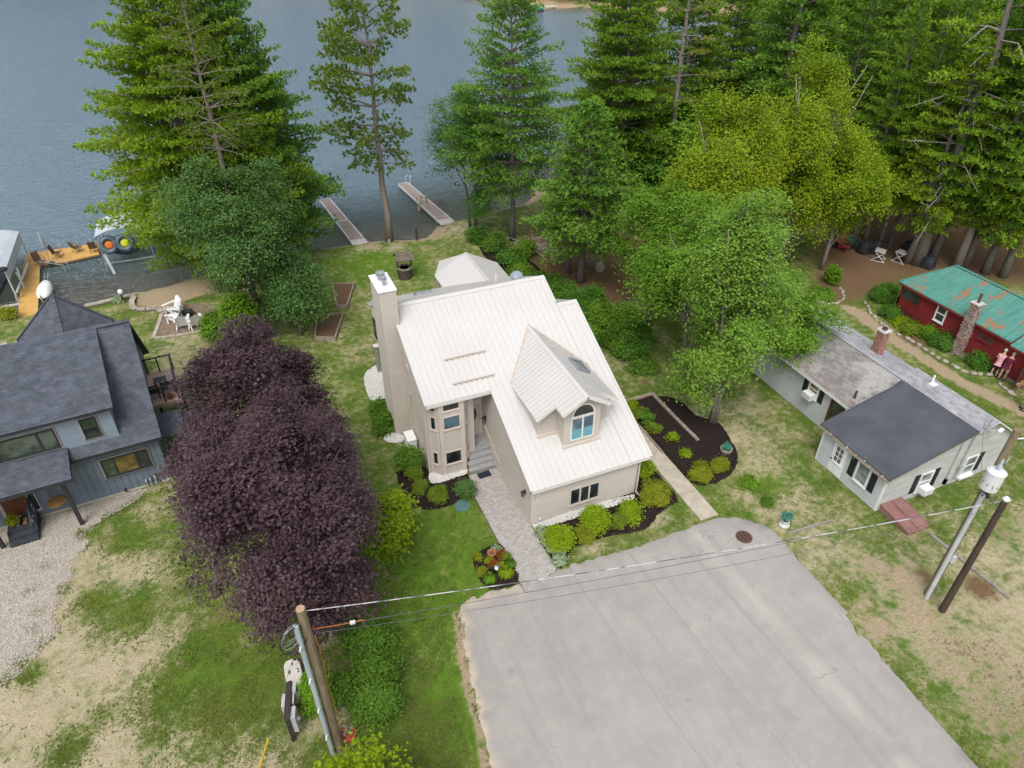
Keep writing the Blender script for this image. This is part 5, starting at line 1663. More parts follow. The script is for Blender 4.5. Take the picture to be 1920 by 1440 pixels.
def brick_stack(name, par, x0, x1, y0, y1, z0, z1, stone=False, seed=1):
    r_ = random.Random(seed)
    b_ = MB().box(x0+0.012, x1-0.012, y0+0.012, y1-0.012, z0, z1-0.003).obj(name, mat('mortar', (0.34, 0.31, 0.28), None, 6, 0.95), par)
    mb = MB()
    if not stone:
        z, k = z0, 0
        while z < z1-0.03:
            for (u, n, p, L_) in (((1, 0, 0), (0, -1, 0), (x0, y0, 0), x1-x0), ((0, 1, 0), (-1, 0, 0), (x0, y0, 0), y1-y0), ((0, 1, 0), (1, 0, 0), (x1, y0, 0), y1-y0), ((1, 0, 0), (0, 1, 0), (x0, y1, 0), x1-x0)):
                s = -(k % 2)*0.1
                while s < L_-0.01:
                    a, c = max(s, 0)+0.006, min(s+0.2, L_)-0.006
                    if c-a > 0.02: mb.fbox(p, u, n, a, c, z+0.006, min(z+0.07, z1)-0.006, -0.03, r_.uniform(-0.004, 0.006), 0, r_.random())
                    s += 0.2
            z += 0.07
            k += 1
        tag(mb.obj('brick', brick_m, b_), None, None, kind='stuff')
    else:
        n_ = int((z1-z0)*((x1-x0)+(y1-y0))*2*75)
        for _ in range(n_):
            z = r_.uniform(z0+0.05, z1-0.05)
            s = r_.random()*2*((x1-x0)+(y1-y0))
            W_, D_ = x1-x0, y1-y0
            if s < W_: c = (x0+s, y0, z)
            elif s < W_+D_: c = (x1, y0+s-W_, z)
            elif s < 2*W_+D_: c = (x0+s-W_-D_, y1, z)
            else: c = (x0, y0+s-2*W_-D_, z)
            q = r_.uniform(0.035, 0.075)
            mb.blob(c, (q, q, q*r_.uniform(.6, 1)), r_, 6, 0.2, 0, r_.random())
        tag(mb.obj('field_stone', mat('field_stone', (0.25, 0.145, 0.11), (0.17, 0.115, 0.095), 5, 0.9, tint=(1.45, 1.6, 1.65)), b_), None, None, kind='stuff')
    return b_
bs = brick_stack('chimney', C_, 20.75, 21.2, 1.4, 1.85, 2.6, 4.35)
mb = MB()
mb.box(20.70, 21.25, 1.35, 1.90, 4.352, 4.44)
mb.obj('chimney_cap', mat('pale_cap', (0.55, 0.53, 0.50), None, 4, 0.9), bs)
MB().lathe([(0.13, 0), (0.15, 0.12), (0.11, 0.12), (0.1, 0.02)], (20.97, 1.62, 4.44), 10).obj('chimney_pot', mat('rusty_pipe', (0.08, 0.06, 0.05), None, 6), bs)
# red bulkhead cellar doors
bk = thing('cellar_bulkhead', 'faded red sloping cellar doors at the corner of the grey cottage', 'cellar door', (15.8, -6.2, 0))
redm = mat('faded_red_steel', (0.285, 0.150, 0.135), (0.235, 0.118, 0.105), 1.6, 0.55, 0.3)
bx0, bx1, by0, by1 = 15.18, 16.42, -7.02, -5.36
mb = MB()
mb.slab([(bx0, by0, 0), (bx0, by1, 0), (bx0, by1, 0.36), (bx0, by0, 0.11)], (bx1-bx0, 0, 0))
mb.obj('bulkhead_frame', redm, bk)
for a, b_ in ((bx0-0.02, 15.79), (15.81, bx1+0.02)):
    mb = MB()
    mb.slab([(a, by0-0.03, 0.135), (b_, by0-0.03, 0.135), (b_, by1, 0.395), (a, by1, 0.395)], (0, 0, -0.03))
    mb.bar((a+0.03, by0, 0.15), (a+0.03, by1, 0.405), 0.03, 0.02)
    mb.bar((b_-0.03, by0, 0.15), (b_-0.03, by1, 0.405), 0.03, 0.02)
    mb.obj('door_leaf', redm, bk)

# ================================================================== red cabin (far right)
RC = thing('red_cabin', 'red clapboard cabin with a rusty green metal roof', 'cabin', (32.0, 2.0, 0))
redw = mat('barn_red_board', (0.205, 0.022, 0.022), (0.165, 0.018, 0.019), 1.2, 0.7, 0.25, tint=(0.86, 0.86, 0.86))
rx, ry0, ry1 = 30.05, -6.0, 7.95
mb = MB()
mb.slab([(rx, ry0, 0.25), (35.2, ry0, 0.25), (35.2, ry0, 2.1), (32.6, ry0, 3.3), (rx, ry0, 2.08)], (0, 6.3-ry0, 0))
rw = mb.obj('wall', redw, RC)
mb = MB()
siding(mb, (rx, 6.3, 0), (0, -1, 0), (-1, 0, 0), [(0, 2.28), (6.36, 2.28)], 0.3, 0.105)
siding(mb, (rx, -1.0, 0), (0, -1, 0), (-1, 0, 0), [(0, 2.1), (5.0, 2.1)], 0.3, 0.105)
tag(mb.obj('siding', redw, rw), None, None, kind='stuff')
# screened porch end: red parapet, dark screen opening, lattice skirt
mb = MB()
mb.box(rx, 30.12, 6.3, ry1, 0.62, 1.32)
mb.box(rx, 35.0, ry1-0.08, ry1, 0.62, 1.32)
mb.box(rx, 30.12, ry1-0.12, ry1+0.002, 0.2, 2.28)
mb.box(rx-0.003, 30.12, 6.30, 6.42, 0.2, 2.28)
mb.box(rx-0.002, 30.12, 6.3, ry1, 2.1, 2.3)
mb.box(30.1, 35.0, 6.3, ry1-0.09, 0.5, 0.6)
objs(mb, 'porch_frame', redw, RC)
MB().box(30.07, 30.09, 6.42, ry1-0.12, 1.32, 2.1).obj('porch_screen', glass('screen_mesh', (0.014, 0.016, 0.017), 0.5), RC)
lat = mat('red_lattice', (0.17, 0.045, 0.04), None, 4, 0.8)
mb = MB()
for (ya, yb) in ((6.4, 7.85), (5.3, 6.28)):
    n_ = int((yb-ya)/0.1)
    for k in range(n_):
        y = ya+k*0.1
        mb.bar((rx-0.01, y, 0.05), (rx-0.01, y+0.45, 0.58), 0.018, 0.018)
        mb.bar((rx-0.03, y+0.45, 0.05), (rx-0.03, y, 0.58), 0.018, 0.018)
tag(mb.obj('lattice', lat, RC), None, None, kind='stuff')
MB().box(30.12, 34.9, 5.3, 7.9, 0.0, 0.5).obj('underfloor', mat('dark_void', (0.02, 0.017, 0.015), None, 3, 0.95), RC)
MB().box(30.08, 35.1, ry0, 5.3, 0.0, 0.24).obj('foundation', mat('field_stone_grey', (0.25, 0.22, 0.19), None, 5), RC)
def green_roof_mat():
    m, t, b, o = new_mat('rusty_green_metal')
    n1 = noise(t, 0.9, 5, 0.65, 'Position', 0.2, (0.8, 1.6, 1))
    n2 = noise(t, 5, 4, 0.7, 'Position')
    n3 = noise(t, 1.4, 4, 0.7, 'Position', 0, (0.4, 5, 1))
    c = mixc(t, ramp(t, n3, 0.3, 0.7), (0.055, 0.205, 0.165), (0.095, 0.275, 0.225))
    c = mixc(t, mth(t, 'MULTIPLY', ramp(t, n2, 0.55, 0.72), 0.5), c, (0.17, 0.38, 0.32))
    c = mixc(t, ramp(t, mth(t, 'ADD', n1, mth(t, 'MULTIPLY', mth(t, 'SUBTRACT', n2, 0.5), 0.28)), 0.565, 0.63), c, (0.29, 0.15, 0.08))
    t.links.new(c, b.inputs['Base Color'])
    b.inputs['Roughness'].default_value = 0.6
    return m
grm = green_roof_mat()
RXR, RZR = 32.55, 3.62
ex, ez = 29.82, 2.36
mb = MB()
mb.slab([(ex, 0.15, ez), (RXR, 0.15, RZR), (RXR, 6.62, RZR), (ex, 8.12, ez)], (0, 0, -0.06))
mb.slab([(ex+0.02, -6.2, 2.16), (RXR, -6.2, RZR-0.02), (RXR, 0.145, RZR-0.02), (ex+0.02, 0.145, 2.16)], (0, 0, -0.06))
mb.slab([(RXR, -6.2, RZR), (35.4, -6.2, 2.3), (35.4, 8.1, 2.3), (RXR, 6.62, RZR)], (0, 0, -0.06))
mb.slab([(ex, 8.125, ez), (RXR, 6.625, RZR), (35.4, 8.125, 2.3)], (0, 0, -0.06))
gr = mb.obj('roof', grm, RC)
mb = MB()
y = 0.2
while y < 8.0:
    t_ = 0.0 if y < 6.62 else (y-6.62)/1.5
    A = Vector((ex, y, ez+0.015))
    B = Vector((RXR+(ex-RXR)*t_, y, RZR+(ez-RZR)*t_+0.015))
    if (B-A).length > 0.15: mb.bar(A, B, 0.03, 0.025)
    y += 0.155
y = -6.1
while y < 0.1:
    mb.bar((ex+0.02, y, 2.175), (RXR, y, RZR-0.005), 0.03, 0.025)
    y += 0.155
mb.bar((RXR, -6.2, RZR+0.03), (RXR, 6.62, RZR+0.03), 0.2, 0.03)
mb.bar((RXR, 6.62, RZR+0.03), (ex, 8.12, ez+0.03), 0.1, 0.03)
tag(mb.obj('roof_rib', grm, gr), None, None, kind='stuff')
mb = MB()
mb.box(ex-0.005, ex+0.05, 0.16, 8.1, ez-0.19, ez-0.065)
mb.box(ex+0.015, ex+0.07, -6.18, 0.14, 1.97, 2.095)
objs(mb, 'fascia', redw, RC)
window(RC, (rx-0.02, 5.14, 1.10), (0, -1, 0), (-1, 0, 0), 0.72, 1.12, whitep, dkglass, rows=2, fw=0.09)
window(RC, (rx-0.02, 2.18, 1.46), (0, -1, 0), (-1, 0, 0), 1.08, 0.46, redw, dkglass, cols=3, fw=0.07)
MB().box(30.052, 30.2, -1.0, -0.06, 0.25, 2.2).obj('dark_doorway', mat('dark_void', (0.02, 0.017, 0.015), None, 3, 0.95), RC)
mb = MB()
mb.slab([(30.04, -1.0, 0.3), (29.3, -1.28, 0.3), (29.3, -1.28, 2.0), (30.04, -1.0, 2.0)], (0.0, -0.03, 0))
mb.obj('open_door', mat('green_screen_door', (0.06, 0.085, 0.075), None, 4, 0.6), RC)
st = brick_stack('stone_chimney', RC, 29.5, 29.98, 2.52, 3.0, 0.0, 3.5, True, 5)
MB().box(29.44, 30.02, 2.46, 3.06, 3.5, 3.57).obj('chimney_cap', mat('pale_cap', (0.55, 0.53, 0.50)), st)
MB().tube([(29.74, 2.76, 3.55), (29.74, 2.76, 4.15)], 0.085, 8).obj('flue_pipe', mat('rusty_brown_pipe', (0.14, 0.07, 0.045), None, 6), st)
# ================================================================== docks, boats and lake-edge things
ydm = mat('yellow_dock_board', (0.62, 0.375, 0.115), (0.55, 0.32, 0.095), 2, 0.7, 0.25, tint=(0.93, 0.92, 0.9))
DZK = -0.26
yd = thing('yellow_dock', 'L-shaped yellow board dock reaching into the lake beside the dark house', 'dock', (-23.6, 36.0, WATER_Z))
stem = [(-23.85, 30.0), (-22.72, 30.6), (-23.36, 38.5), (-24.5, 38.5)]
mb = MB()
mb.slab([(a, b_, DZK-0.03) for a, b_ in stem], (0, 0, -0.14))
arm = [(-24.5, 38.52), (-23.36, 38.52), (-21.75, 38.0+0.4), (-19.3, 38.9), (-19.42, 41.1), (-24.55, 41.15)]
mb.slab([(a, b_, DZK-0.03) for a, b_ in arm], (0, 0, -0.14))
mb.obj('dock_frame', mat('dock_frame', (0.20, 0.15, 0.09), None, 4), yd)
mb = MB()
n_ = 58
for k in range(n_):
    t0, t1 = k/n_, (k+0.93)/n_
    y0, y1 = 30.0+8.5*t0, 30.0+8.5*t1
    f0, f1 = (y0-30)/8.5, (y1-30)/8.5
    mb.slab([(-23.87-0.65*f0, y0, DZK), (-22.70-0.66*f0, y0+0.25*(1-f0), DZK), (-22.70-0.66*f1, y1+0.25*(1-f1), DZK), (-23.87-0.65*f1, y1, DZK)], (0, 0, -0.028), 0, random.random())
n_ = 34
for k in range(n_):
    x0, x1 = -24.55+5.2*k/n_, -24.55+5.2*(k+0.93)/n_
    lo = lambda x: 38.52 if x < -23.36 else (38.52-0.08*(x+23.36) if x < -21.75 else 38.4+0.2*(x+21.75))
    mb.slab([(x0, lo(x0), DZK), (x1, lo(x1), DZK), (x1, 41.13, DZK), (x0, 41.13, DZK)], (0, 0, -0.028), 0, random.random())
tag(mb.obj('dock_board', ydm, yd), None, None, kind='stuff')
for (x, y, h) in ((-23.4, 41.25, .35), (-22.2, 41.25, .35), (-21.0, 41.25, .35), (-20.0, 41.25, .4), (-24.1, 32.6, .5), (-22.7, 32.6, .3), (-23.3, 36.0, .3)):
    MB().tube([(x, y, -2.6), (x, y, DZK+h)], 0.045, 7).obj('dock_post', mat('pale_post', (0.55, 0.45, 0.36), None, 5), yd)
mb = MB()
mb.tube([(-23.4, 38.3, 0.15), (-21.5, 36.9, 0.1)], 0.03, 6)
mb.tube([(-23.2, 38.6, 0.15), (-21.3, 37.4, 0.1)], 0.03, 6)
for (x, y) in ((-23.3, 38.3), (-23.1, 38.55)): mb.tube([(x, y, -2.0), (x, y, 0.15)], 0.025, 5)
for (x, y) in ((-21.6, 37.0), (-21.4, 37.4)): mb.tube([(x, y, -2.0), (x, y, 0.1)], 0.025, 5)
gw = mb.obj('mooring_rails', steel)
tag(gw, 'pair of silver mooring rails at the inner corner of the yellow dock', 'rail')
mb = MB()
mb.slab([(-23.9, 30.0, -0.2), (-22.7, 30.3, -0.2), (-23.4, 25.5, 0.06), (-24.7, 25.5, 0.06)], (0, 0, -0.15))
o = mb.obj('concrete_ramp', con_m)
tag(o, None, None, kind='structure')

def make_deckchair():
    c = thing('dock_chair', 'brown sling chair', 'chair', (0, 0, 0), group='brown chairs on the yellow dock')
    brown = mat('brown_sling', (0.12, 0.075, 0.05), None, 8, 0.8)
    mb = MB()
    mb.slab([(-0.27, -0.25, 0.42), (0.27, -0.25, 0.42), (0.27, 0.22, 0.36), (-0.27, 0.22, 0.36)], (0, 0, -0.025))
    mb.obj('seat', brown, c)
    MB().slab([(-0.27, 0.22, 0.36), (0.27, 0.22, 0.36), (0.27, 0.42, 0.98), (-0.27, 0.42, 0.98)], (0, 0.025, 0)).obj('backrest', brown, c)
    for sx in (-1, 1):
        mb = MB()
        mb.tube([(0.29*sx, -0.28, 0.0), (0.29*sx, -0.26, 0.6), (0.29*sx, 0.3, 0.62)], 0.018, 5)
        mb.tube([(0.29*sx, -0.25, 0.42), (0.29*sx, 0.35, 0.0)], 0.018, 5)
        mb.obj('leg', brown, c)
    return c
dc = make_deckchair()
spots = [((78, 497), 40, 'brown sling chair nearest the corner of the yellow dock'), ((110, 482), 80, 'brown sling chair right of the closed umbrella on the yellow dock'), ((146, 472), 130, 'brown sling chair third from the corner on the yellow dock'), ((178, 472), 180, 'brown sling chair at the boat-lift end of the yellow dock')]
for i, (px, a, lab) in enumerate(spots):
    o = dc if i == 0 else copy_tree(dc, (0, 0, 0))
    o.location = P(*px, DZK)
    o.rotation_euler = (0, 0, R(a))
    o['label'] = lab
um = thing('patio_umbrella', 'closed grey patio umbrella standing on the yellow dock', 'umbrella', P(96, 494, DZK))
c = P(96, 494, DZK)
MB().tube([c, c+Vector((0, 0, 2.5))], 0.025, 6).obj('pole', steel, um)
MB().lathe([(0.03, 0), (0.13, 0.1), (0.15, 0.6), (0.07, 1.25), (0.02, 1.32)], c+Vector((0, 0, 1.2)), 8).obj('canopy', mat('grey_canvas', (0.34, 0.36, 0.38), (0.26, 0.28, 0.3), 6), um)
MB().lathe([(0.26, 0), (0.24, 0.06), (0.05, 0.09)], c, 12).obj('umbrella_base', black, um)
# white dinghy beside the stem of the dock
bt = thing('dinghy', 'small white dinghy hull lying beside the yellow dock', 'boat', P(83, 540, -0.2))
c = P(83, 540, -0.1)
mb = MB()
n_, k_ = 14, 7
vs, fs = [], []
for i in range(k_):
    t_ = i/(k_-1)
    for j in range(n_):
        a = 2*math.pi*j/n_
        sc = math.cos(t_*math.pi/2*0.92)
        vs.append((c.x+0.52*sc*math.cos(a)*(1-0.18*math.sin(a)), c.y+1.35*sc*math.sin(a), c.z-0.15+0.42*math.sin(t_*math.pi/2)))
for i in range(k_-1):
    for j in range(n_): fs.append((i*n_+j, i*n_+(j+1) % n_, (i+1)*n_+(j+1) % n_, (i+1)*n_+j))
fs.append(tuple(range((k_-1)*n_, k_*n_)))
mb.add(vs, fs)
mb.obj('hull', mat('white_gelcoat', (0.82, 0.82, 0.80), None, 2, 0.3, 0.5), bt, smooth=True)
mb = MB()
for k in range(2): mb.bar(c+Vector((-0.12+0.24*k, 1.3, 0.05)), c+Vector((-0.1+0.2*k, 2.1, 0.2)), 0.04, 0.04)
mb.bar(c+Vector((-0.25, 1.7, 0.1)), c+Vector((0.25, 1.7, 0.1)), 0.04, 0.04)
mb.obj('lift_arm', steel, bt)

# boat lifts with canopies
vinyl = mat('grey_vinyl', (0.46, 0.50, 0.53), (0.41, 0.45, 0.48), 1.2, 0.55, 0.3)
dkhull = mat('dark_hull', (0.03, 0.04, 0.055), (0.05, 0.06, 0.075), 2, 0.3, 0.5)
def canopy(par, x0, x1, y0, y1, z, rise, skirt=0.35):
    mb = MB()
    n_ = 8
    pr = []
    for i in range(n_+1):
        s = i/n_
        pr.append((x0+(x1-x0)*s, z+rise*math.sin(math.pi*min(1, max(0, s)))**0.7))
    for i in range(n_):
        mb.slab([(pr[i][0], y0, pr[i][1]), (pr[i+1][0], y0, pr[i+1][1]), (pr[i+1][0], y1, pr[i+1][1]), (pr[i][0], y1, pr[i][1])], (0, 0, -0.02))
    mb.box(x0-0.01, x0+0.01, y0, y1, z-skirt, z)
    mb.box(x1-0.01, x1+0.01, y0, y1, z-skirt, z)
    return mb.obj('canopy', vinyl, par)
def boat(par, cx_, cy_, z, L, W_, ang=0):
    mb = MB()
    prof = [(-0.5, 0.82), (-0.2, 1.0), (0.1, 0.98), (0.3, 0.75), (0.43, 0.4), (0.5, 0.05)]
    vs, fs = [], []
    for (s, wd) in prof:
        y = cy_+s*L
        for (a, zz) in ((-1, 0.75), (-0.85, 0.25), (0, 0), (0.85, 0.25), (1, 0.75)):
            vs.append((cx_+a*wd*W_/2, y, z+zz))
    for i in range(len(prof)-1):
        for j in range(4): fs.append((i*5+j, i*5+j+1, (i+1)*5+j+1, (i+1)*5+j))
        fs.append((i*5+4, i*5, (i+1)*5, (i+1)*5+4))
    fs.append((0, 1, 2, 3, 4))
    mb.add(vs, fs)
    return mb.obj('hull', dkhull, par)
# right lift
lx0, lx1 = P(181, 416, 1.9).x, P(181, 416, 1.9).x+3.6
ly1 = P(181, 416, 1.9).y
bl = thing('boat_lift', 'grey canopied boat lift at the end of the yellow dock', 'boat lift', (lx0+1.8, ly1-2.2, WATER_Z))
bly0 = P(184, 444, 1.9).y
canopy(bl, lx0, lx1, bly0, ly1, 1.9, 0.45)
mb = MB()
for x in (lx0+0.1, lx1-0.1):
    for y in (bly0+0.1, ly1-0.1): mb.tube([(x, y, -2.6), (x, y, 1.95)], 0.05, 6)
    mb.bar((x, bly0, 0.9), (x, ly1, 0.9), 0.06, 0.1)
mb.bar((lx0, bly0+0.05, 1.55), (lx1, bly0+0.05, 1.55), 0.06, 0.22)
mb.bar((lx0, bly0+0.05, -0.3), (lx1, bly0+0.05, -0.3), 0.08, 0.1)
mb.bar((lx0+0.25, bly0-0.2, 0.6), (lx0+0.7, bly0-1.6, -0.5), 0.18, 0.06)
objs(mb, 'lift_frame', steel, bl)
bo = thing('covered_boat', 'dark boat hull sitting on the lift at the yellow dock', 'boat', ((lx0+lx1)/2, (bly0+ly1)/2, 0.1))
boat(bo, (lx0+lx1)/2, (bly0+ly1)/2+0.2, 0.0, ly1-bly0-0.2, 2.4)
for k, (px, colr, lab) in enumerate((((204, 459), (0.62, 0.16, 0.02), 'towable tube with an orange middle on the boat lift'), ((234, 455), (0.55, 0.60, 0.02), 'towable tube with a yellow middle on the boat lift'))):
    c = PV(px[0], px[1], 1, bly0-0.12)
    tb = thing('towable_tube', lab, 'tow tube', c)
    mb = MB()
    n_ = 14
    rot = Matrix.Rotation(R(68), 4, 'X')
    vs, fs = [], []
    for i in range(n_):
        a = 2*math.pi*i/n_
        for j in range(6):
            b_ = 2*math.pi*j/6
            vs.append(c+rot @ Vector(((0.50+0.2*math.cos(b_))*math.cos(a), (0.50+0.2*math.cos(b_))*math.sin(a), 0.2*math.sin(b_))))
    for i in range(n_):
        for j in range(6): fs.append((i*6+j, ((i+1) % n_)*6+j, ((i+1) % n_)*6+(j+1) % 6, i*6+(j+1) % 6))
    ti = [0.0]
    mb.add(vs, fs)
    mb.obj('ring', mat('blue_grey_tube', (0.10, 0.16, 0.20), (0.05, 0.07, 0.09), 3, 0.4, 0.4), tb, smooth=True)
    mb = MB()
    mb.lathe([(0.05, -0.03), (0.32, 0.0), (0.25, 0.06), (0.02, 0.1)], (0, 0, 0), 12)
    mb.v = [tuple(c+rot @ Vector(q)) for q in mb.v]
    mb.obj('middle', mat('tube_colour_%s' % ('orange', 'yellow')[k], colr, None, 3, 0.4), tb)
# left lift
lp = P(24, 433, 2.1)
bl2 = thing('boat_lift', 'grey canopied boat lift at the left edge beside the yellow dock', 'boat lift', (lp.x-1.6, lp.y-3, WATER_Z))
ybk, yfr = lp.y, P(24, 503, 2.1).y
canopy(bl2, lp.x-3.4, lp.x+0.35, yfr, ybk, 2.0, 0.35, 0.75)
mb = MB()
for x in (lp.x-3.3, lp.x+0.3):
    for y in (yfr+0.1, ybk-0.1): mb.tube([(x, y, -2.6), (x, y, 2.0)], 0.05, 6)
mb.bar((lp.x-3.3, yfr-0.4, -0.35), (lp.x+0.9, yfr-0.4, -0.35), 0.1, 0.12)
mb.bar((lp.x+0.35, yfr+0.2, 0.2), (lp.x+0.55, ybk-2, 0.25), 0.14, 0.08)
mb.bar((lp.x+0.5, yfr+1.4, -1.6), (lp.x+0.5, yfr+2.2, 1.2), 0.1, 0.06)
mb.bar((lp.x+0.5, yfr+2.6, -1.6), (lp.x+0.5, yfr+1.6, 1.1), 0.1, 0.06)
objs(mb, 'lift_frame', mat('white_lift_frame', (0.6, 0.6, 0.58), None, 3, 0.5), bl2)
bo = thing('covered_boat', 'dark boat under the grey canopy at the left edge', 'boat', (lp.x-1.5, lp.y-2.5, 0.2))
boat(bo, lp.x-1.5, (yfr+ybk)/2, -0.1, ybk-yfr-0.3, 2.4)
tb = MB()
c = PV(4, 507, 1, yfr-0.08)
tb.lathe([(0.1, 0), (0.36, 0.02), (0.34, 0.12), (0.12, 0.14)], c, 12)
o = tb.obj('life_ring', mat('black_ring', (0.02, 0.02, 0.025), None, 3), None, loc=tuple(c))
tag(o, 'black ring float hung on the boat lift at the left edge', 'float')

# two brown-topped docks
dkb = mat('brown_dock_panel', (0.37, 0.305, 0.26), (0.32, 0.26, 0.22), 2, 0.8, 0.2, bmp=0.3, bscale=20, tint=(0.9, 0.9, 0.9))
alum = mat('white_aluminium', (0.70, 0.68, 0.66), None, 2, 0.45, 0.4, 0.2)
def brown_dock(label, fl, fr_, nl, nr, split):
    fl, fr_, nl, nr = (Vector((q[0], q[1], -0.25)) for q in (fl, fr_, nl, nr))
    d = thing('dock', label, 'dock', ((fl.x+nr.x)/2, (fl.y+nr.y)/2, WATER_Z), group='brown-topped aluminium docks')
    cuts = [0.0, split, 0.93, 1.0]
    for i in range(3):
        a, b_ = cuts[i]+0.003, cuts[i+1]-0.003
        A, B, C, D_ = fl.lerp(nl, a), fr_.lerp(nr, a), fr_.lerp(nr, b_), fl.lerp(nl, b_)
        mb = MB()
        for (p, q) in ((A, B), (B, C), (C, D_), (D_, A)): mb.bar(p, q, 0.10, 0.17)
        s_ = mb.obj('dock_section', alum, d)
        mb = MB()
        n_ = max(1, int((A-D_).length/0.15))
        for k in range(n_):
            p0, p1 = A.lerp(D_, k/n_), A.lerp(D_, (k+0.94)/n_)
            q0, q1 = B.lerp(C, k/n_), B.lerp(C, (k+0.94)/n_)
            ix = 0.05
            mb.slab([p0.lerp(q0, ix), q0.lerp(p0, ix), q1.lerp(p1, ix), p1.lerp(q1, ix)], (0, 0, -0.04), 0, random.random()*0.9+0.05)
        tag(mb.obj('dock_board', dkb if i < 2 else mat('pale_ramp', (0.52, 0.52, 0.52), None, 3), s_), None, None, kind='stuff')
    for t_ in (0.02, split, 0.9):
        for p, q in ((fl, nl), (fr_, nr)):
            c = p.lerp(q, t_)
            MB().tube([(c.x, c.y, -2.5), (c.x, c.y, 0.2)], 0.03, 6).obj('dock_leg', steel, d)
    return d
brown_dock('brown-topped dock with white edges nearest the big left pines', (-1.48, 43.4), (-0.60, 43.5), (-0.76, 32.9), (0.36, 32.85), 0.52)
brown_dock('brown-topped dock with white edges reaching farthest right of the lone pine', (6.1, 44.6), (7.06, 44.8), (7.0, 34.1), (8.15, 34.1), 0.46)
lad = thing('swim_ladder', 'beige swim ladder on the left side of the farther brown dock', 'ladder', P(788, 385, -0.2))
c = P(790, 383, -0.1)
mb = MB()
for dx in (-0.16, 0.16):
    mb.tube([c+Vector((0.5, dx, 0.0)), c+Vector((0.45, dx, 0.8)), c+Vector((0.1, dx, 0.75)), c+Vector((-0.45, dx-0.3, -0.6))], 0.05, 6)
for k in range(4):
    q = c+Vector((0.1, 0, 0.75)).lerp(Vector((-0.45, -0.3, -0.6)), k/3.5)
    mb.bar(q+Vector((0, -0.16, 0)), q+Vector((0, 0.16, 0)), 0.12, 0.03)
mb.obj('ladder_frame', mat('beige_plastic', (0.45, 0.36, 0.24), None, 4, 0.6), lad)
mb = MB()
c = P(762, 346, -0.2)
mb.tube([c+Vector((0, 0.1, -0.3)), c+Vector((0, 0.1, 0.7)), c+Vector((0.25, 0.3, 0.85)), c+Vector((0.5, 0.3, 0.6))], 0.03, 6)
mb.tube([c+Vector((0.4, 0.1, -0.3)), c+Vector((0.4, 0.1, 0.55)), c+Vector((0.6, 0.3, 0.7))], 0.03, 6)
o = mb.obj('grab_rail', mat('white_rail', (0.75, 0.75, 0.75), None, 3), None, loc=tuple(c))
tag(o, 'white curved grab rail at the far tip of the farther brown dock', 'rail')
mb = MB()
c = P(822, 381, -0.3)
for k in range(4): mb.bar(c+Vector((-0.45+0.3*k, -0.5, 0.1)), c+Vector((-0.45+0.3*k, 0.5, 0.1)), 0.05, 0.05)
mb.bar(c+Vector((-0.5, -0.5, 0.05)), c+Vector((0.5, -0.5, 0.05)), 0.05, 0.05)
mb.bar(c+Vector((-0.5, 0.5, 0.05)), c+Vector((0.5, 0.5, 0.05)), 0.05, 0.05)
o = mb.obj('bike_rack', mat('rusty_red_tube', (0.20, 0.12, 0.11), None, 3), None, loc=tuple(c))
tag(o, 'rusty rack of bars in the water right of the farther brown dock', 'rack')
MB_ = MB()
c = P(781, 446, -0.3)
MB_.tube([c+Vector((0, 0, -0.5)), c+Vector((0.02, 0, 0.75))], 0.09, 7)
MB_.tube([c+Vector((0.01, 0, 0.5)), c+Vector((0.13, 0.02, 0.85))], 0.05, 6)
tag(MB_.obj('mooring_stump', mat('dark_stump', (0.07, 0.055, 0.045), None, 8, 0.9), None, loc=tuple(c)), 'dark forked stump post at the sandy cove', 'post')
# far dock and boat on the other shore
fd = thing('far_dock', 'white dock on the far shore at the top of the lake', 'dock', (64.5, 140, WATER_Z))
mb = MB()
mb.box(60.5, 68.5, 138.6, 140.2, -0.35, -0.2)
mb.obj('dock_section', alum, fd)
for x in (60.8, 64.5, 68.2): MB().tube([(x, 139.4, -3), (x, 139.4, 0.2)], 0.08, 6).obj('dock_leg', steel, fd)
fb = thing('moored_boat', 'teal-covered boat moored at the far white dock', 'boat', (62, 136.5, WATER_Z))
boat(fb, 62, 136.5, -0.75, 5.5, 2.2)
MB().slab([(61.0, 134.5, 0.2), (63, 134.5, 0.2), (62.8, 138, 0.5), (61.2, 138, 0.5)], (0, 0, -0.3)).obj('boat_cover', mat('teal_cover', (0.02, 0.30, 0.28), None, 3), fb)

# stone lake wall, globe lamp, planter
stm = mat('pale_wall_stone', (0.46, 0.42, 0.36), (0.34, 0.30, 0.25), 4, 0.9, tint=(0.8, 0.78, 0.75))
wl_px = [(160, 577), (196, 569), (228, 561), (246, 557), (252, 560), (248, 570), (250, 579), (258, 583), (275, 583), (296, 580), (304, 588)]
lwt = thing('lake_wall', 'low curved pale stone wall between lawn and beach beside the dark house', 'wall', P(252, 572, 0))
pts = [P(a, b_, 0.0) for a, b_ in wl_px]
core = MB()
caps = MB()
for a, b_ in zip(pts[:-1], pts[1:]):
    n_ = max(1, round((b_-a).length/0.42))
    core.bar(a+Vector((0, 0, -0.25)), b_+Vector((0, 0, -0.25)), 0.26, 0.7)
    for k in range(n_):
        q0, q1 = a.lerp(b_, (k+0.04)/n_), a.lerp(b_, (k+0.96)/n_)
        MB().bar(q0+Vector((0, 0, 0.15)), q1+Vector((0, 0, 0.15)), 0.36, 0.09, 0, random.random()*0.9+0.05).obj('cap_stone', stm, lwt)
core.obj('wall_core', mat('grey_block', (0.22, 0.20, 0.18), (0.15, 0.135, 0.12), 6, 0.9, sc3=(3, 3, 3)), lwt)
gp = thing('globe_lamp', 'white globe lamp on a short post at the lake wall', 'lamp', P(231, 560, 0.2))
c = P(231, 562, 0.2)
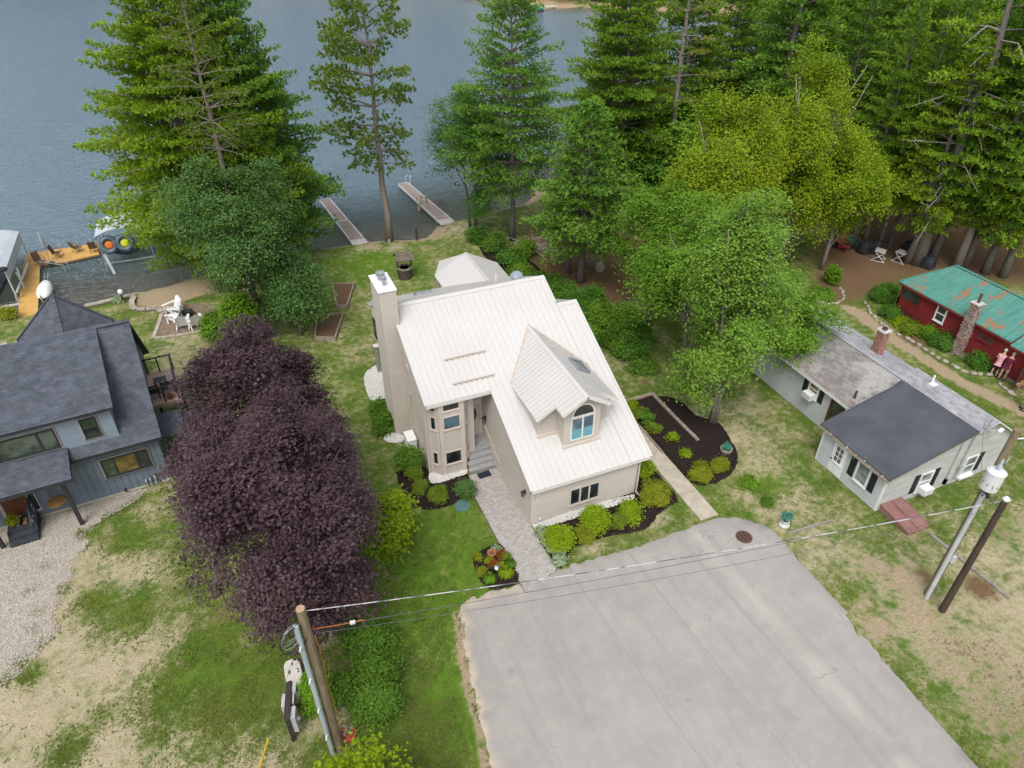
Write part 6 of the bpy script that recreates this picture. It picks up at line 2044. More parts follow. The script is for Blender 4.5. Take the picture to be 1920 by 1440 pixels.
MB().tube([c, c+Vector((0, 0, 0.45))], 0.05, 7).obj('post', black, gp)
mb = MB()
mb.lathe([(0.05, 0.0), (0.14, 0.08), (0.185, 0.2), (0.14, 0.32), (0.03, 0.38)], c+Vector((0, 0, 0.42)), 12)
mb.obj('globe', mat('opal_globe', (0.84, 0.84, 0.82), None, 2, 0.3), gp, smooth=True)
# round brick patio with white chairs
pt = G2([(288, 634), (297, 610), (303, 590), (318, 574), (350, 566), (398, 575), (412, 598), (408, 615), (360, 624)])
mb = MB()
mb.prism(smooth_poly(pt, 1), -0.05, 0.012)
pat = mb.obj('brick_patio', mat('patio_sand', (0.21, 0.165, 0.12), None, 8, 0.95))
tag(pat, None, None, kind='structure')
mb = MB()
y = 22.4
k = 0
xs_, ys_ = [q[0] for q in pt], [q[1] for q in pt]
grid = []
yy = min(ys_)
while yy < max(ys_):
    xx = min(xs_)-(k % 2)*0.1
    while xx < max(xs_):
        grid.append((xx, yy))
        xx += 0.21
    yy += 0.11
    k += 1
gxv, gyv = np.array([q[0]+0.1 for q in grid]), np.array([q[1]+0.05 for q in grid])
ok = pip(gxv, gyv, smooth_poly(pt, 1)) & (pdist(gxv, gyv, smooth_poly(pt, 1)) > 0.1)
for (a, b_), f_ in zip(grid, ok):
    if f_: mb.add([(a+.004, b_+.004, .024), (a+.204, b_+.004, .024), (a+.204, b_+.104, .024), (a+.004, b_+.104, .024), (a, b_, .005), (a+.208, b_, .005), (a+.208, b_+.108, .005), (a, b_+.108, .005)], [(0, 1, 2, 3), (4, 5, 1, 0), (5, 6, 2, 1), (6, 7, 3, 2), (7, 4, 0, 3)], 0, random.random())
tag(mb.obj('brick_paver', mat('tan_brick_paver', (0.29, 0.215, 0.155), (0.22, 0.16, 0.115), 3, 0.9, tint=(0.75, 0.75, 0.75)), pat), None, None, kind='stuff')
edge = [Vector((a, b_, 0)) for a, b_ in G2([(288, 634), (297, 610), (303, 590), (316, 576)])]+[]
for a, b_ in zip(edge[:-1], edge[1:]):
    n_ = max(1, round((b_-a).length/0.4))
    for k in range(n_):
        MB().bar(a.lerp(b_, (k+.04)/n_)+Vector((0, 0, .03)), a.lerp(b_, (k+.96)/n_)+Vector((0, 0, .03)), 0.22, 0.09).obj('edge_stone', stm, pat)
edge = [Vector((a, b_, 0)) for a, b_ in G2([(289, 635), (330, 630), (360, 625), (408, 616)])]
for a, b_ in zip(edge[:-1], edge[1:]):
    n_ = max(1, round((b_-a).length/0.5))
    for k in range(n_):
        MB().bar(a.lerp(b_, (k+.04)/n_)+Vector((0, 0, .03)), a.lerp(b_, (k+.96)/n_)+Vector((0, 0, .03)), 0.2, 0.09).obj('edge_stone', stm, pat)
wpl = mat('white_chair_paint', (0.80, 0.80, 0.79), None, 2, 0.5)
def make_adirondack():
    c = thing('slatted_armchair', 'white slatted garden chair', 'chair', (0, 0, 0), group='white garden chairs on the brick patio')
    sl_ = MB()
    for k in range(5):
        MB().slab([(-0.27, -0.32+k*0.115, 0.37-k*0.028), (0.27, -0.32+k*0.115, 0.37-k*0.028), (0.27, -0.22+k*0.115, 0.345-k*0.028), (-0.27, -0.22+k*0.115, 0.345-k*0.028)], (0, 0, -0.022)).obj('seat_slat', wpl, c)
    for k in range(5):
        x = -0.27+k*0.112
        MB().slab([(x, 0.24, 0.26), (x+0.098, 0.24, 0.26), (x+0.098, 0.52, 0.98-0.05*abs(k-2)), (x, 0.52, 0.98-0.05*abs(k-2))], (0, 0.025, 0)).obj('back_slat', wpl, c)
    for sx in (-1, 1):
        mb = MB()
        mb.box(sx*0.32-0.03, sx*0.32+0.03, -0.32, -0.24, 0, 0.55)
        mb.slab([(sx*0.32-0.02, -0.2, 0.30), (sx*0.32+0.02, -0.2, 0.30), (sx*0.32+0.02, 0.5, 0.0), (sx*0.32-0.02, 0.5, 0.0)], (0, 0, 0.13))
        mb.obj('leg', wpl, c)
        MB().box(sx*0.34-0.07, sx*0.34+0.07, -0.38, 0.40, 0.552, 0.58).obj('armrest', wpl, c)
    return c
ad = make_adirondack()
for i, (px, a, lab) in enumerate((((326, 588), -60, 'white slatted chair closest to the beach on the brick patio'), ((330, 602), -115, 'white slatted chair tipped toward the lawn on the brick patio'), ((345, 613), 175, 'white slatted chair facing the lake in the middle of the brick patio'), ((369, 612), 190, 'white slatted chair half hidden by the dark green oak'))):
    o = ad if i == 0 else copy_tree(ad, (0, 0, 0))
    o.location = P(*px, 0.02)
    o.rotation_euler = (0, 0, R(a))
    o.scale = (1.15,)*3
    o['label'] = lab
fp = thing('fire_pit', 'dark round fire bowl between the white patio chairs', 'fire pit', P(352, 592, 0.02))
MB().lathe([(0.25, 0), (0.38, 0.25), (0.42, 0.32), (0.36, 0.32), (0.3, 0.2), (0.05, 0.15)], P(352, 592, 0.02), 14).obj('bowl', black, fp)
# wishing well
wp = Vector((1.42, 25.48, 0))
ww = thing('wishing_well', 'brown wishing well with a shingled roof on the lakeside lawn', 'well', wp)
dkw = mat('dark_brown_wood', (0.055, 0.045, 0.037), (0.085, 0.07, 0.058), 6, 0.85, bmp=0.3)
mb = MB()
mb.lathe([(0.52, 0), (0.50, 0.75)], wp, 14)
mb.lathe([(0.40, 0.3), (0.40, 0.75)], wp, 14)
mb.obj('well_drum', dkw, ww)
mb = MB()
for k in range(14):
    a, b_ = 2*math.pi*k/14+0.02, 2*math.pi*(k+1)/14-0.02
    mb.slab([(wp.x+r_*math.cos(t_), wp.y+r_*math.sin(t_), 0.84) for r_, t_ in ((0.57, a), (0.57, b_), (0.38, b_), (0.38, a))], (0, 0, -0.08))
mb.obj('well_rim', mat('grey_brown_rim', (0.30, 0.25, 0.20), None, 6), ww)
for sx in (-1, 1): MB().box(wp.x+sx*0.5-0.05, wp.x+sx*0.5+0.05, wp.y-0.05, wp.y+0.05, 0.5, 1.75).obj('well_post', dkw, ww)
mb = MB()
mb.tube([(wp.x-0.5, wp.y, 1.35), (wp.x+0.6, wp.y, 1.35)], 0.07, 8)
mb.obj('windlass', dkw, ww)
mb = MB()
for sy in (-1, 1): mb.slab([(wp.x-0.62, wp.y+sy*0.62, 1.55), (wp.x+0.62, wp.y+sy*0.62, 1.55), (wp.x+0.62, wp.y, 2.0), (wp.x-0.62, wp.y, 2.0)], (0, 0, -0.04))
wr = mb.obj('well_roof', dkw, ww)
mb = MB()
for sy in (-1, 1): shingles(mb, (wp.x-0.63*(-sy)*-1 if False else wp.x-0.63, wp.y+sy*0.63, 1.56), (1, 0, 0), (0, -sy*0.62, 0.45), 1.26, 0.77, 0.11, 0.16, seed=5)
tag(mb.obj('well_shingles', mat('brown_shake', (0.20, 0.17, 0.135), (0.145, 0.12, 0.095), 5, 0.9, tint=(0.7, 0.7, 0.7)), wr), None, None, kind='stuff')
# raised beds
soil = mat('red_brown_soil', (0.155, 0.088, 0.052), (0.10, 0.06, 0.035), 6, 0.95, bmp=0.8, bscale=30)
def raised_bed(label, q):
    q = [P(a, b_, 0.24) for a, b_ in q]
    c = sum(q, Vector((0, 0, 0)))/4
    c.z = 0
    t_ = thing('raised_bed', label, 'garden bed', c, group='timber raised beds')
    for a, b_ in zip(q, q[1:]+q[:1]):
        MB().bar(Vector((a.x, a.y, 0.14)), Vector((b_.x, b_.y, 0.14)), 0.09, 0.28).obj('timber', tim_m, t_)
    MB().prism([(p.x*0.97+c.x*0.03, p.y*0.97+c.y*0.03) for p in q], 0.0, 0.2).obj('soil', soil, t_)
    return t_
raised_bed('timber raised bed with weedy soil farther from the camera', [(631, 572), (650.5, 573), (664, 531), (623, 531)])
raised_bed('timber raised bed beside the dark green oak nearer the camera', [(591, 632), (628, 633), (643.6, 587), (594, 592)])
# ================================================================== trees and shrubs
bark_grey = mat('grey_bark', (0.22, 0.195, 0.175), (0.135, 0.118, 0.105), 5, 0.95, 0.1, bmp=0.6, bscale=16, sc3=(4, 4, 0.7), coord='Object')
bark_brown = mat('brown_bark', (0.30, 0.255, 0.225), (0.195, 0.162, 0.142), 5, 0.95, 0.1, bmp=0.6, bscale=16, sc3=(4, 4, 0.7), coord='Object')
bark_pale = mat('pale_bark', (0.27, 0.235, 0.20), (0.17, 0.145, 0.12), 5, 0.95, 0.1, bmp=0.4, bscale=16, coord='Object')
dead_m = mat('dead_grey_twig', (0.38, 0.34, 0.30), (0.25, 0.22, 0.19), 8, 0.95, 0.1, coord='Object')
LM = {
 'pine': leafmat('pine_needles', (0.095, 0.205, 0.02), (0.215, 0.365, 0.034), 0.22, edge=(0.29, 0.42, 0.04)),
 'pine_y': leafmat('pine_needles_yellow', (0.13, 0.245, 0.018), (0.28, 0.42, 0.026), 0.22, edge=(0.36, 0.45, 0.034)),
 'pine_b': leafmat('pine_needles_blue', (0.088, 0.21, 0.028), (0.195, 0.365, 0.048), 0.22, edge=(0.25, 0.41, 0.05)),
 'pitch': leafmat('pitch_needles', (0.085, 0.165, 0.022), (0.195, 0.290, 0.034), 0.2, edge=(0.27, 0.34, 0.04)),
 'purple': leafmat('purple_leaves', (0.038, 0.020, 0.025), (0.104, 0.062, 0.072), 0.12, 0.42, edge=(0.135, 0.088, 0.098), spec=0.2),
 'oak': leafmat('oak_leaves', (0.055, 0.14, 0.034), (0.125, 0.24, 0.058), 0.25, 0.42, edge=(0.17, 0.28, 0.06), spec=0.25),
 'maple': leafmat('maple_leaves', (0.1, 0.225, 0.022), (0.205, 0.37, 0.04), 0.32, edge=(0.26, 0.42, 0.05)),
 'maple_l': leafmat('light_maple_leaves', (0.135, 0.275, 0.04), (0.28, 0.45, 0.07), 0.32, edge=(0.33, 0.48, 0.08)),
 'yellow': leafmat('yellow_green_leaves', (0.145, 0.265, 0.014), (0.320, 0.435, 0.024), 0.32, edge=(0.38, 0.41, 0.028)),
 'dark': leafmat('dark_green_leaves', (0.05, 0.15, 0.02), (0.12, 0.26, 0.034), 0.25, edge=(0.17, 0.32, 0.045)),
 'lime': leafmat('lime_leaves', (0.188, 0.300, 0.013), (0.362, 0.500, 0.022), 0.35, edge=(0.413, 0.537, 0.037)),
 'gold': leafmat('gold_green_leaves', (0.165, 0.215, 0.018), (0.33, 0.37, 0.03), 0.3, edge=(0.42, 0.4, 0.04)),
 'box': leafmat('boxwood_leaves', (0.11, 0.185, 0.02), (0.245, 0.335, 0.034), 0.28, edge=(0.3, 0.37, 0.045)),
 'shrub': leafmat('shrub_leaves', (0.065, 0.165, 0.02), (0.15, 0.285, 0.035), 0.28, edge=(0.2, 0.33, 0.045)),
 'arbor': leafmat('arborvitae_sprays', (0.085, 0.201, 0.014), (0.193, 0.354, 0.025), 0.25, edge=(0.246, 0.402, 0.042)),
 'hosta': leafmat('pale_variegated_leaves', (0.161, 0.276, 0.127), (0.483, 0.552, 0.368), 0.3),
 'red': leafmat('russet_leaves', (0.180, 0.042, 0.014), (0.360, 0.132, 0.036), 0.3),
 'dead': leafmat('dead_brown_needles', (0.180, 0.120, 0.084), (0.288, 0.204, 0.144), 0.1),
 'teal': leafmat('teal_leaves', (0.039, 0.169, 0.130), (0.130, 0.351, 0.273), 0.25),
}
def unit(v): return v/(np.linalg.norm(v, axis=-1, keepdims=True)+1e-9)
def leaves(rng, pos, size, up=0.6, aspect=0.62, out=None, outw=0.5):
    """rhombic leaves facing mostly upward / outward with scatter"""
    n = len(pos)
    nrm = rng.normal(0, 0.42, (n, 3))
    nrm[:, 2] += up*1.35
    if out is not None: nrm += out*outw
    nrm = unit(nrm)
    a = unit(np.cross(nrm, rng.normal(0, 1, (n, 3))))
    b_ = np.cross(nrm, a)
    s = size*rng.uniform(0.6, 1.3, n)[:, None]
    V = np.stack([pos-a*s, pos+b_*s*aspect, pos+a*s, pos-b_*s*aspect], 1).reshape(-1, 3)
    F = np.arange(4*n).reshape(-1, 4)
    return V, F
def crown_lobes(rng, c, rad, nl, lobe=0.42, low=-0.5, rv=(0.42, 0.86)):
    d = unit(rng.normal(0, 1, (nl*4, 3)))
    d = d[d[:, 2] > low][:nl]
    r_ = rng.uniform(rv[0], rv[1], len(d))
    ctr = c+d*r_[:, None]*rad
    lr = lobe*rng.uniform(0.55, 1.3, len(d))[:, None]*rad*(1.25-0.6*r_[:, None])
    return ctr, lr
def broadleaf_data(seed, h, cb, R_, nl=16, clumps=420, per=26, leaf=0.085, lobe=0.42, lay=0.45, up=0.6, cone=0.0, spread=0.34, low=-0.55, rv=(0.42, 0.86)):
    rng = np.random.default_rng(seed)
    c = np.array([0, 0, (h+cb)/2])
    rad = np.array([R_, R_, (h-cb)/2])
    ctr, lr = crown_lobes(rng, c, rad, nl, lobe, low, rv)
    k = rng.integers(0, len(ctr), clumps)
    d = unit(rng.normal(0, 1, (clumps, 3))+np.array([0, 0, 0.5]))
    rr = rng.uniform(0.35, 1.1, clumps)**0.5
    cl = ctr[k]+d*rr[:, None]*lr[k]
    if cone:
        t_ = np.clip((cl[:, 2]-cb)/(h-cb), 0, 1)
        sc = 1-cone*t_
        cl[:, 0] *= sc
        cl[:, 1] *= sc
    m = per
    off = rng.normal(0, 1, (clumps, m, 3))*np.array([spread, spread, spread*lay])*rng.uniform(0.6, 1.3, (clumps, 1, 1))
    pos = cl[:, None, :]+off
    # drooping outer edges
    pos[..., 2] -= 0.35*np.hypot(off[..., 0], off[..., 1])**1.5
    out = np.repeat(unit(cl-c)[:, None, :], m, 1).reshape(-1, 3)
    V, F = leaves(rng, pos.reshape(-1, 3), leaf, up, out=out)
    tint = np.clip(np.repeat(rng.uniform(0, 1, clumps), m)*0.65+rng.random(clumps*m)*0.35, 0, 1)
    return V, F, tint, ctr, cl
def limbs(rng, h, cb, R_, ctr, cl, r0, nb=60, multi=1, lean=(0, 0), base_spread=0.0):
    mb = MB()
    tops = []
    for s in range(multi):
        ang = s*2.4+rng.uniform(0, 1)
        bx, by = base_spread*math.cos(ang), base_spread*math.sin(ang)
        tx, ty = (R_*0.28*math.cos(ang), R_*0.28*math.sin(ang)) if multi > 1 else (0, 0)
        pts = []
        for i in range(7):
            t_ = i/6
            pts.append((bx+tx*t_*t_*2+rng.normal(0, 0.03*i), by+ty*t_*t_*2+rng.normal(0, 0.03*i), -0.15+(h*0.86+0.15)*t_))
        rs = [r0*(1.25 if i == 0 else 1)*(1-0.85*(i/6))/(1 if multi == 1 else 1.5) for i in range(7)]
        mb.tube(pts, rs, 7)
        tops.append([Vector(q) for q in pts])
    for q in ctr:
        tr = tops[rng.integers(0, len(tops))]
        zz = max(cb*0.6, q[2]-R_*0.6)
        zz = min(zz, h*0.75)
        t_ = (zz+0.15)/(h*0.86+0.15)*6
        i = min(5, int(t_))
        A = tr[i].lerp(tr[i+1], t_-i)
        B = Vector(q)
        M_ = A.lerp(B, 0.55)+Vector((0, 0, -0.25))
        mb.tube([A, M_, B], [r0*0.34, r0*0.22, r0*0.07], 5)
    for j in rng.choice(len(cl), min(nb, len(cl)), replace=False):
        q = Vector(cl[j])
        i = int(np.argmin(np.linalg.norm(ctr-cl[j], axis=1)))
        mb.tube([Vector(ctr[i]), q], [r0*0.10, r0*0.03], 4, cap=False)
    return mb
def tree_thing(name, label, cat, loc, crown_me, trunk_me, group=None, scale=1.0, rot=0.0, crown_name='crown'):
    t = thing(name, label, cat, loc, 0.0, group, local=True)
    t.rotation_euler = (0, 0, rot)
    t.scale = scale if isinstance(scale, tuple) else (scale,)*3
    if trunk_me: obj_of('trunk', trunk_me, t)
    obj_of(crown_name, crown_me, t)
    return t
def mb_mesh(mb, name, m, smooth=True):
    o = mb.obj(name, m, smooth=smooth)
    me = o.data
    bpy.data.objects.remove(o)
    return me
def broadleaf(name, label, loc, seed, h, cb, R_, lm, bark=None, r0=0.2, group=None, multi=1, base_spread=0.0, nb=60, cat='tree', squash=(1, 1), rot=0.0, **kw):
    V, F, tint, ctr, cl = broadleaf_data(seed, h, cb, R_, **kw)
    me = np_mesh('crown', V, F, LM[lm], tint)
    mb = limbs(np.random.default_rng(seed+99), h, cb, R_, ctr, cl, r0, nb=nb, multi=multi, base_spread=base_spread)
    return tree_thing(name, label, cat, loc, me, mb_mesh(mb, 'trunk', bark or bark_grey), group, (squash[0], squash[1], 1), rot)

def pine_data(seed, h, cb, R_, prof, whorl=0.62, per=5, sec=0.34, tuft=0.24, nblade=5, blade=0.17, droop=0.18, upturn=0.35, gap=0.12, bare=0.25, keep=1.0, width=0.040, flat=1.0, puff=0.05):
    """white-pine habit: whorled limbs carrying flat sprays of needle tufts"""
    rng = np.random.default_rng(seed)
    mb = MB()
    TP, TD = [], []
    z = cb
    zs = []
    while z < h-0.3:
        zs.append(z)
        z += whorl*rng.uniform(0.75, 1.25)*(1.0 if z < h*0.8 else 0.7)
    for z in zs:
        t_ = (z-cb)/(h-cb)
        L0 = R_*prof(t_)
        a0 = rng.uniform(0, 6.28)
        for b_ in range(per):
            if rng.random() < gap: continue
            a = a0+b_*6.283/per+rng.normal(0, 0.22)
            L = L0*rng.uniform(0.62, 1.12)
            if L < 0.25: continue
            rad = np.array([math.cos(a), math.sin(a), 0.0])
            side = np.array([-rad[1], rad[0], 0.0])
            el = 0.12+0.55*t_+rng.normal(0, 0.08)
            ns = max(3, int(L/0.30))
            s = np.linspace(0, 1, ns+1)[1:]
            def P_(s): return np.outer(s*L, rad)*math.cos(el)+np.stack([np.zeros_like(s), np.zeros_like(s), z+s*L*math.sin(el)-droop*L*s*s+upturn*0.3*L*np.maximum(0, s-0.6)**2], -1)
            c = P_(s)
            if L > 0.6:
                q = P_(np.array([0, 0.35, 0.7, 1.0]))
                mb.tube(q, [max(0.012, 0.022*L), 0.014*L, 0.008*L, 0.004], 4, cap=False)
            for i in range(len(s)):
                if s[i] < bare or rng.random() > keep: continue
                l2 = sec*L*(1.12-s[i])*rng.uniform(0.75, 1.2)+0.14
                for sg in (-1, 1):
                    d = rad*0.55+side*sg*0.9
                    d = d/np.linalg.norm(d)
                    nt_ = max(1, int(l2/tuft))
                    u_ = (np.arange(nt_)+0.6)/nt_*l2
                    p = c[i]+np.outer(u_, d)+rng.normal(0, 0.045, (nt_, 3))
                    p[:, 2] += 0.05*u_+rng.normal(0, 0.03)+rng.normal(0, puff, nt_)
                    TP.append(p)
                    TD.append(np.repeat((d*0.8+rad*0.35+np.array([0, 0, 0.30]))[None], nt_, 0))
            TP.append(c[-1:]+rad*0.1)
            TD.append((rad+np.array([0, 0, 0.3]))[None])
    TP.append(np.array([[0, 0, h]]))
    TD.append(np.array([[0, 0, 1.0]]))
    p = np.concatenate(TP)
    d = unit(np.concatenate(TD))
    n = len(p)
    pt = np.repeat(p, nblade, 0)
    dd = unit(np.repeat(d, nblade, 0)+rng.normal(0, 0.62, (n*nblade, 3))+np.array([0, 0, 0.12]))
    sd_ = unit(np.cross(dd, rng.normal(0, 0.45, dd.shape)+np.array([0, 0, flat])))
    ln = blade*rng.uniform(0.7, 1.3, len(pt))[:, None]
    wd = width*rng.uniform(0.7, 1.3, len(pt))[:, None]
    V = np.stack([pt-sd_*wd*0.6, pt+dd*ln*0.55+sd_*wd*0, pt+dd*ln, pt+sd_*wd*0.6], 1)
    V = np.stack([pt-dd*ln*0.15, pt+dd*ln*0.45+sd_*wd, pt+dd*ln, pt+dd*ln*0.45-sd_*wd], 1).reshape(-1, 3)
    F = np.arange(4*len(pt)).reshape(-1, 4)
    tint = np.clip(np.repeat(rng.random(n), nblade)*0.5+rng.random(n*nblade)*0.3+np.repeat(np.clip(np.hypot(p[:, 0], p[:, 1])/R_, 0, 1), nblade)*0.25, 0, 1)
    return V, F, tint, mb
def trunk_tube(mb, h, r0, rng, wob=0.04):
    pts, rs = [], []
    for i in range(9):
        t_ = i/8
        pts.append((rng.normal(0, wob)*(0 < i), rng.normal(0, wob)*(0 < i), -0.2+(h+0.1)*t_))
        rs.append(r0*(1.3 if i == 0 else 1.0)*(1-0.9*t_)+0.012)
    mb.tube(pts, rs, 8)
def dead_limbs(mb, rng, z0, z1, n, L, r_=0.03):
    for _ in range(n):
        z = rng.uniform(z0, z1)
        a = rng.uniform(0, 6.28)
        d = Vector((math.cos(a), math.sin(a), 0))
        l_ = L*rng.uniform(0.5, 1.1)
        p0 = Vector((0, 0, z))
        p1 = p0+d*l_*0.5+Vector((0, 0, rng.uniform(-0.1, 0.25)*l_))
        p2 = p0+d*l_+Vector((rng.normal(0, .2), rng.normal(0, .2), rng.uniform(-0.35, 0.1)*l_))
        mb.tube([p0, p1, p2], [r_, r_*0.65, r_*0.25], 4, cap=False)
        for k in range(3):
            q = p1.lerp(p2, rng.random())
            mb.tube([q, q+Vector((d.y*rng.uniform(-.6, .6), -d.x*rng.uniform(-.6, .6), rng.uniform(-.5, .3)))*l_*0.4], [r_*0.4, r_*0.15], 3, cap=False)
def pine(name, label, loc, seed, h, cb, R_, lm, prof, bark=None, r0=0.24, group=None, dead=0, deadL=1.6, rot=0.0, cat='pine tree', deadz=None, **kw):
    V, F, tint, mb = pine_data(seed, h, cb, R_, prof, **kw)
    rng = np.random.default_rng(seed+5)
    trunk_tube(mb, h, r0, rng)
    if dead: dead_limbs(mb, rng, *(deadz or (cb*0.35, cb*1.05)), dead, deadL)
    me = np_mesh('crown', V, F, LM[lm], tint)
    return tree_thing(name, label, cat, loc, me, mb_mesh(mb, 'trunk', bark or bark_grey), group, 1.0, rot)
cone_p = lambda t: (1-t)**0.72*min(1.0, 0.72+1.6*t)
full_p = lambda t: (1-t**1.6)**0.8*min(1.0, 0.6+2.2*t)
slim_p = lambda t: (1-t)**0.6*min(1.0, 0.55+2.0*t)

# --- the big left pair and the leaning bare trunk between them
b1, b2, b3 = P(425, 492), P(508, 470), P(480, 574)
pine('white_pine', 'broad yellow-green white pine at the left of the lakeside pair', b1, 41, 21.5, 1.2, 7.8, 'pine_y', full_p, bark_brown, 0.3, dead=8, per=8, whorl=0.60, sec=0.42, nblade=8, blade=0.26, gap=0.04, width=0.048, droop=0.14, tuft=0.26)
pine('white_pine', 'broad deep green white pine at the right of the lakeside pair', b2, 42, 19.2, 1.2, 7.6, 'pine_b', cone_p, bark_brown, 0.3, dead=8, per=8, whorl=0.58, sec=0.42, nblade=8, blade=0.26, gap=0.04, width=0.048, droop=0.14, tuft=0.26)
pine('pitch_pine', 'tall thin-crowned pine with bare brown trunk between the two broad left pines', b3, 43, 19.5, 10.6, 3.3, 'pitch', full_p, bark_brown, 0.22, dead=12, deadL=1.8, whorl=0.6, per=6, keep=0.92, deadz=(7.0, 12.0), flat=0.4, nblade=9, width=0.035)
# --- the lone open pine by the docks
V_, F_, t_, mb_ = pine_data(44, 18.9, 6.2, 3.7, lambda t: (0.62+0.5*math.sin(3.14*min(1, t*1.05)))*(1 if t < 0.9 else 0.6), whorl=1.05, per=6, sec=0.55, nblade=16, blade=0.24, gap=0.22, bare=0.38, droop=0.22, width=0.032, tuft=0.24, flat=0.35, puff=0.20)
rng_ = np.random.default_rng(4)
trunk_tube(mb_, 18.9, 0.27, rng_, 0.06)
dead_limbs(mb_, rng_, 8, 16, 14, 1.3)
tree_thing('pitch_pine', 'lone tall pine with open tiered branches between the two brown docks', 'pine tree', P(730, 451), np_mesh('crown', V_, F_, LM['pitch'], t_), mb_mesh(mb_, 'trunk', bark_brown))
# --- right of the docks
pine('white_pine', 'slim green pine with straight grey trunk beside the brush pile', P(960, 450), 45, 18.6, 4.4, 6.0, 'pine_b', slim_p, bark_grey, 0.22, dead=18, deadL=2.4, whorl=0.58, per=7, sec=0.42, keep=0.97, nblade=6, blade=0.24, width=0.045)
broadleaf('hemlock', 'dense dark green hemlock leaning over the water right of the docks', P(888, 424), 46, 13.2, 0.4, 4.4, 'dark', bark_grey, 0.16, nl=22, clumps=900, per=36, leaf=0.080, lobe=0.36, lay=0.3, cone=0.35, low=-0.9, spread=0.42, multi=2, base_spread=0.3)
pine('white_pine', 'middle-height bright pine on two trunks above the brown needle floor', P(1088, 528), 47, 12.6, 3.0, 4.7, 'pine_b', cone_p, bark_grey, 0.26, whorl=0.46, per=8, sec=0.42, nblade=6, blade=0.25, gap=0.05, width=0.055)
o = MB()
trunk_tube(o, 10.5, 0.17, np.random.default_rng(8))
tree_thing('white_pine', 'thinner pine trunk just left of the bright pine above the needle floor', 'pine tree', P(1066, 512), *(lambda d: (np_mesh('crown', d[0], d[1], LM['pine_b'], d[2]), mb_mesh(o, 'trunk', bark_grey)))(pine_data(48, 10.6, 4.5, 2.3, cone_p, whorl=0.7)))
pine('white_pine', 'tall dense pine at the upper middle behind the bright shorter pine', P(1150, 385), 49, 20.6, 2.6, 6.3, 'pine', full_p, bark_grey, 0.3, dead=14, whorl=0.52, per=7, sec=0.4, nblade=6, blade=0.25, gap=0.08, width=0.05)
pine('white_pine', 'tall pine with bare limbs and yellow tufts rising behind the yellow-green maples', P(1240, 395), 50, 21.5, 9.5, 4.3, 'gold', lambda t: 0.55+0.45*math.sin(6.0*t)**2, bark_pale, 0.30, dead=46, deadL=3.2, whorl=1.3, per=4, gap=0.35, bare=0.45, nblade=6, deadz=(5, 20), blade=0.2)
# --- broadleaf group right of the house
broadleaf('maple_tree', 'yellow-green maple, the taller of the pair behind the grey cottage', P(1468, 490), 51, 15.8, 1.5, 4.7, 'yellow', bark_pale, 0.22, nl=30, clumps=1500, per=40, leaf=0.078, lobe=0.36, up=0.45, lay=0.9, spread=0.32, low=-0.9, cone=0.25, multi=3, base_spread=0.3)
broadleaf('maple_tree', 'yellow-green maple nearest the dead-limbed pine', P(1312, 560), 52, 14.4, 1.2, 4.3, 'yellow', bark_pale, 0.2, nl=30, clumps=1300, per=38, leaf=0.078, lobe=0.36, up=0.45, lay=0.9, spread=0.32, low=-0.9, cone=0.25, multi=3, base_spread=0.3)
broadleaf('maple_tree', 'yellow-green maple reaching toward the lawn chairs', P(1540, 505), 53, 9.6, 1.6, 3.0, 'yellow', bark_pale, 0.18, nl=30, clumps=900, per=36, leaf=0.078, lobe=0.36, up=0.45, lay=0.9, spread=0.32, low=-0.9)
broadleaf('maple_tree', 'light green maple with visible pale stems in front of the grey cottage', P(1336, 792), 54, 13.4, 1.0, 3.1, 'maple_l', bark_pale, 0.19, nl=26, clumps=1250, per=42, leaf=0.072, lobe=0.33, lay=0.35, spread=0.36, multi=3, base_spread=0.12, low=-0.85, nb=160, cone=0.35)
broadleaf('maple_tree', 'mid-green maple spreading over the lawn just right of the white roof', P(1282, 700), 55, 10.6, 1.0, 3.6, 'maple', bark_grey, 0.18, nl=18, clumps=900, per=38, leaf=0.080, lobe=0.38, lay=0.32, spread=0.38, multi=2, base_spread=0.2)
broadleaf('maple_tree', 'mid-green maple with drooping boughs beside the needle-covered clearing', P(1215, 610), 56, 9.6, 0.8, 3.6, 'maple', bark_grey, 0.18, nl=18, clumps=900, per=38, leaf=0.080, lobe=0.38, lay=0.32, spread=0.38, low=-0.9)
broadleaf('maple_tree', 'low green maple whose leaves hang over the cottage roof edge', P(1440, 705), 57, 6.4, 1.2, 2.9, 'maple', bark_grey, 0.14, nl=14, clumps=560, per=36, leaf=0.080, lobe=0.40, lay=0.32, spread=0.38, low=-0.8)
# --- oak, arborvitae and the purple maples
broadleaf('oak_tree', 'round dark green oak in front of the left pine pair', P(490, 610), 60, 11.4, 0.6, 4.1, 'oak', bark_grey, 0.22, nl=22, clumps=1250, per=42, leaf=0.074, lobe=0.36, lay=0.45, spread=0.36, low=-0.85)
broadleaf('oak_tree', 'small dark green oak low on the right beside the raised bed', P(565, 628), 61, 5.2, 0.5, 2.1, 'oak', bark_grey, 0.12, nl=14, clumps=420, per=36, leaf=0.074, lobe=0.40, lay=0.45, spread=0.34, low=-0.85)
broadleaf('maple_tree', 'dark purple-leaved maple, the farther and rounder of the two', P(525, 962), 62, 9.6, 0.8, 4.3, 'purple', bark_grey, 0.26, nl=30, clumps=1800, per=42, leaf=0.070, lobe=0.36, lay=0.26, spread=0.27, low=-0.8, cone=0.22, rv=(0.46, 0.84))
broadleaf('maple_tree', 'dark purple-leaved maple nearest the camera, before the utility pole', P(585, 1180), 63, 10.8, 0.4, 4.0, 'purple', bark_grey, 0.26, nl=36, clumps=2200, per=42, leaf=0.066, lobe=0.34, lay=0.26, spread=0.25, low=-0.9, cone=0.3, rv=(0.46, 0.86))

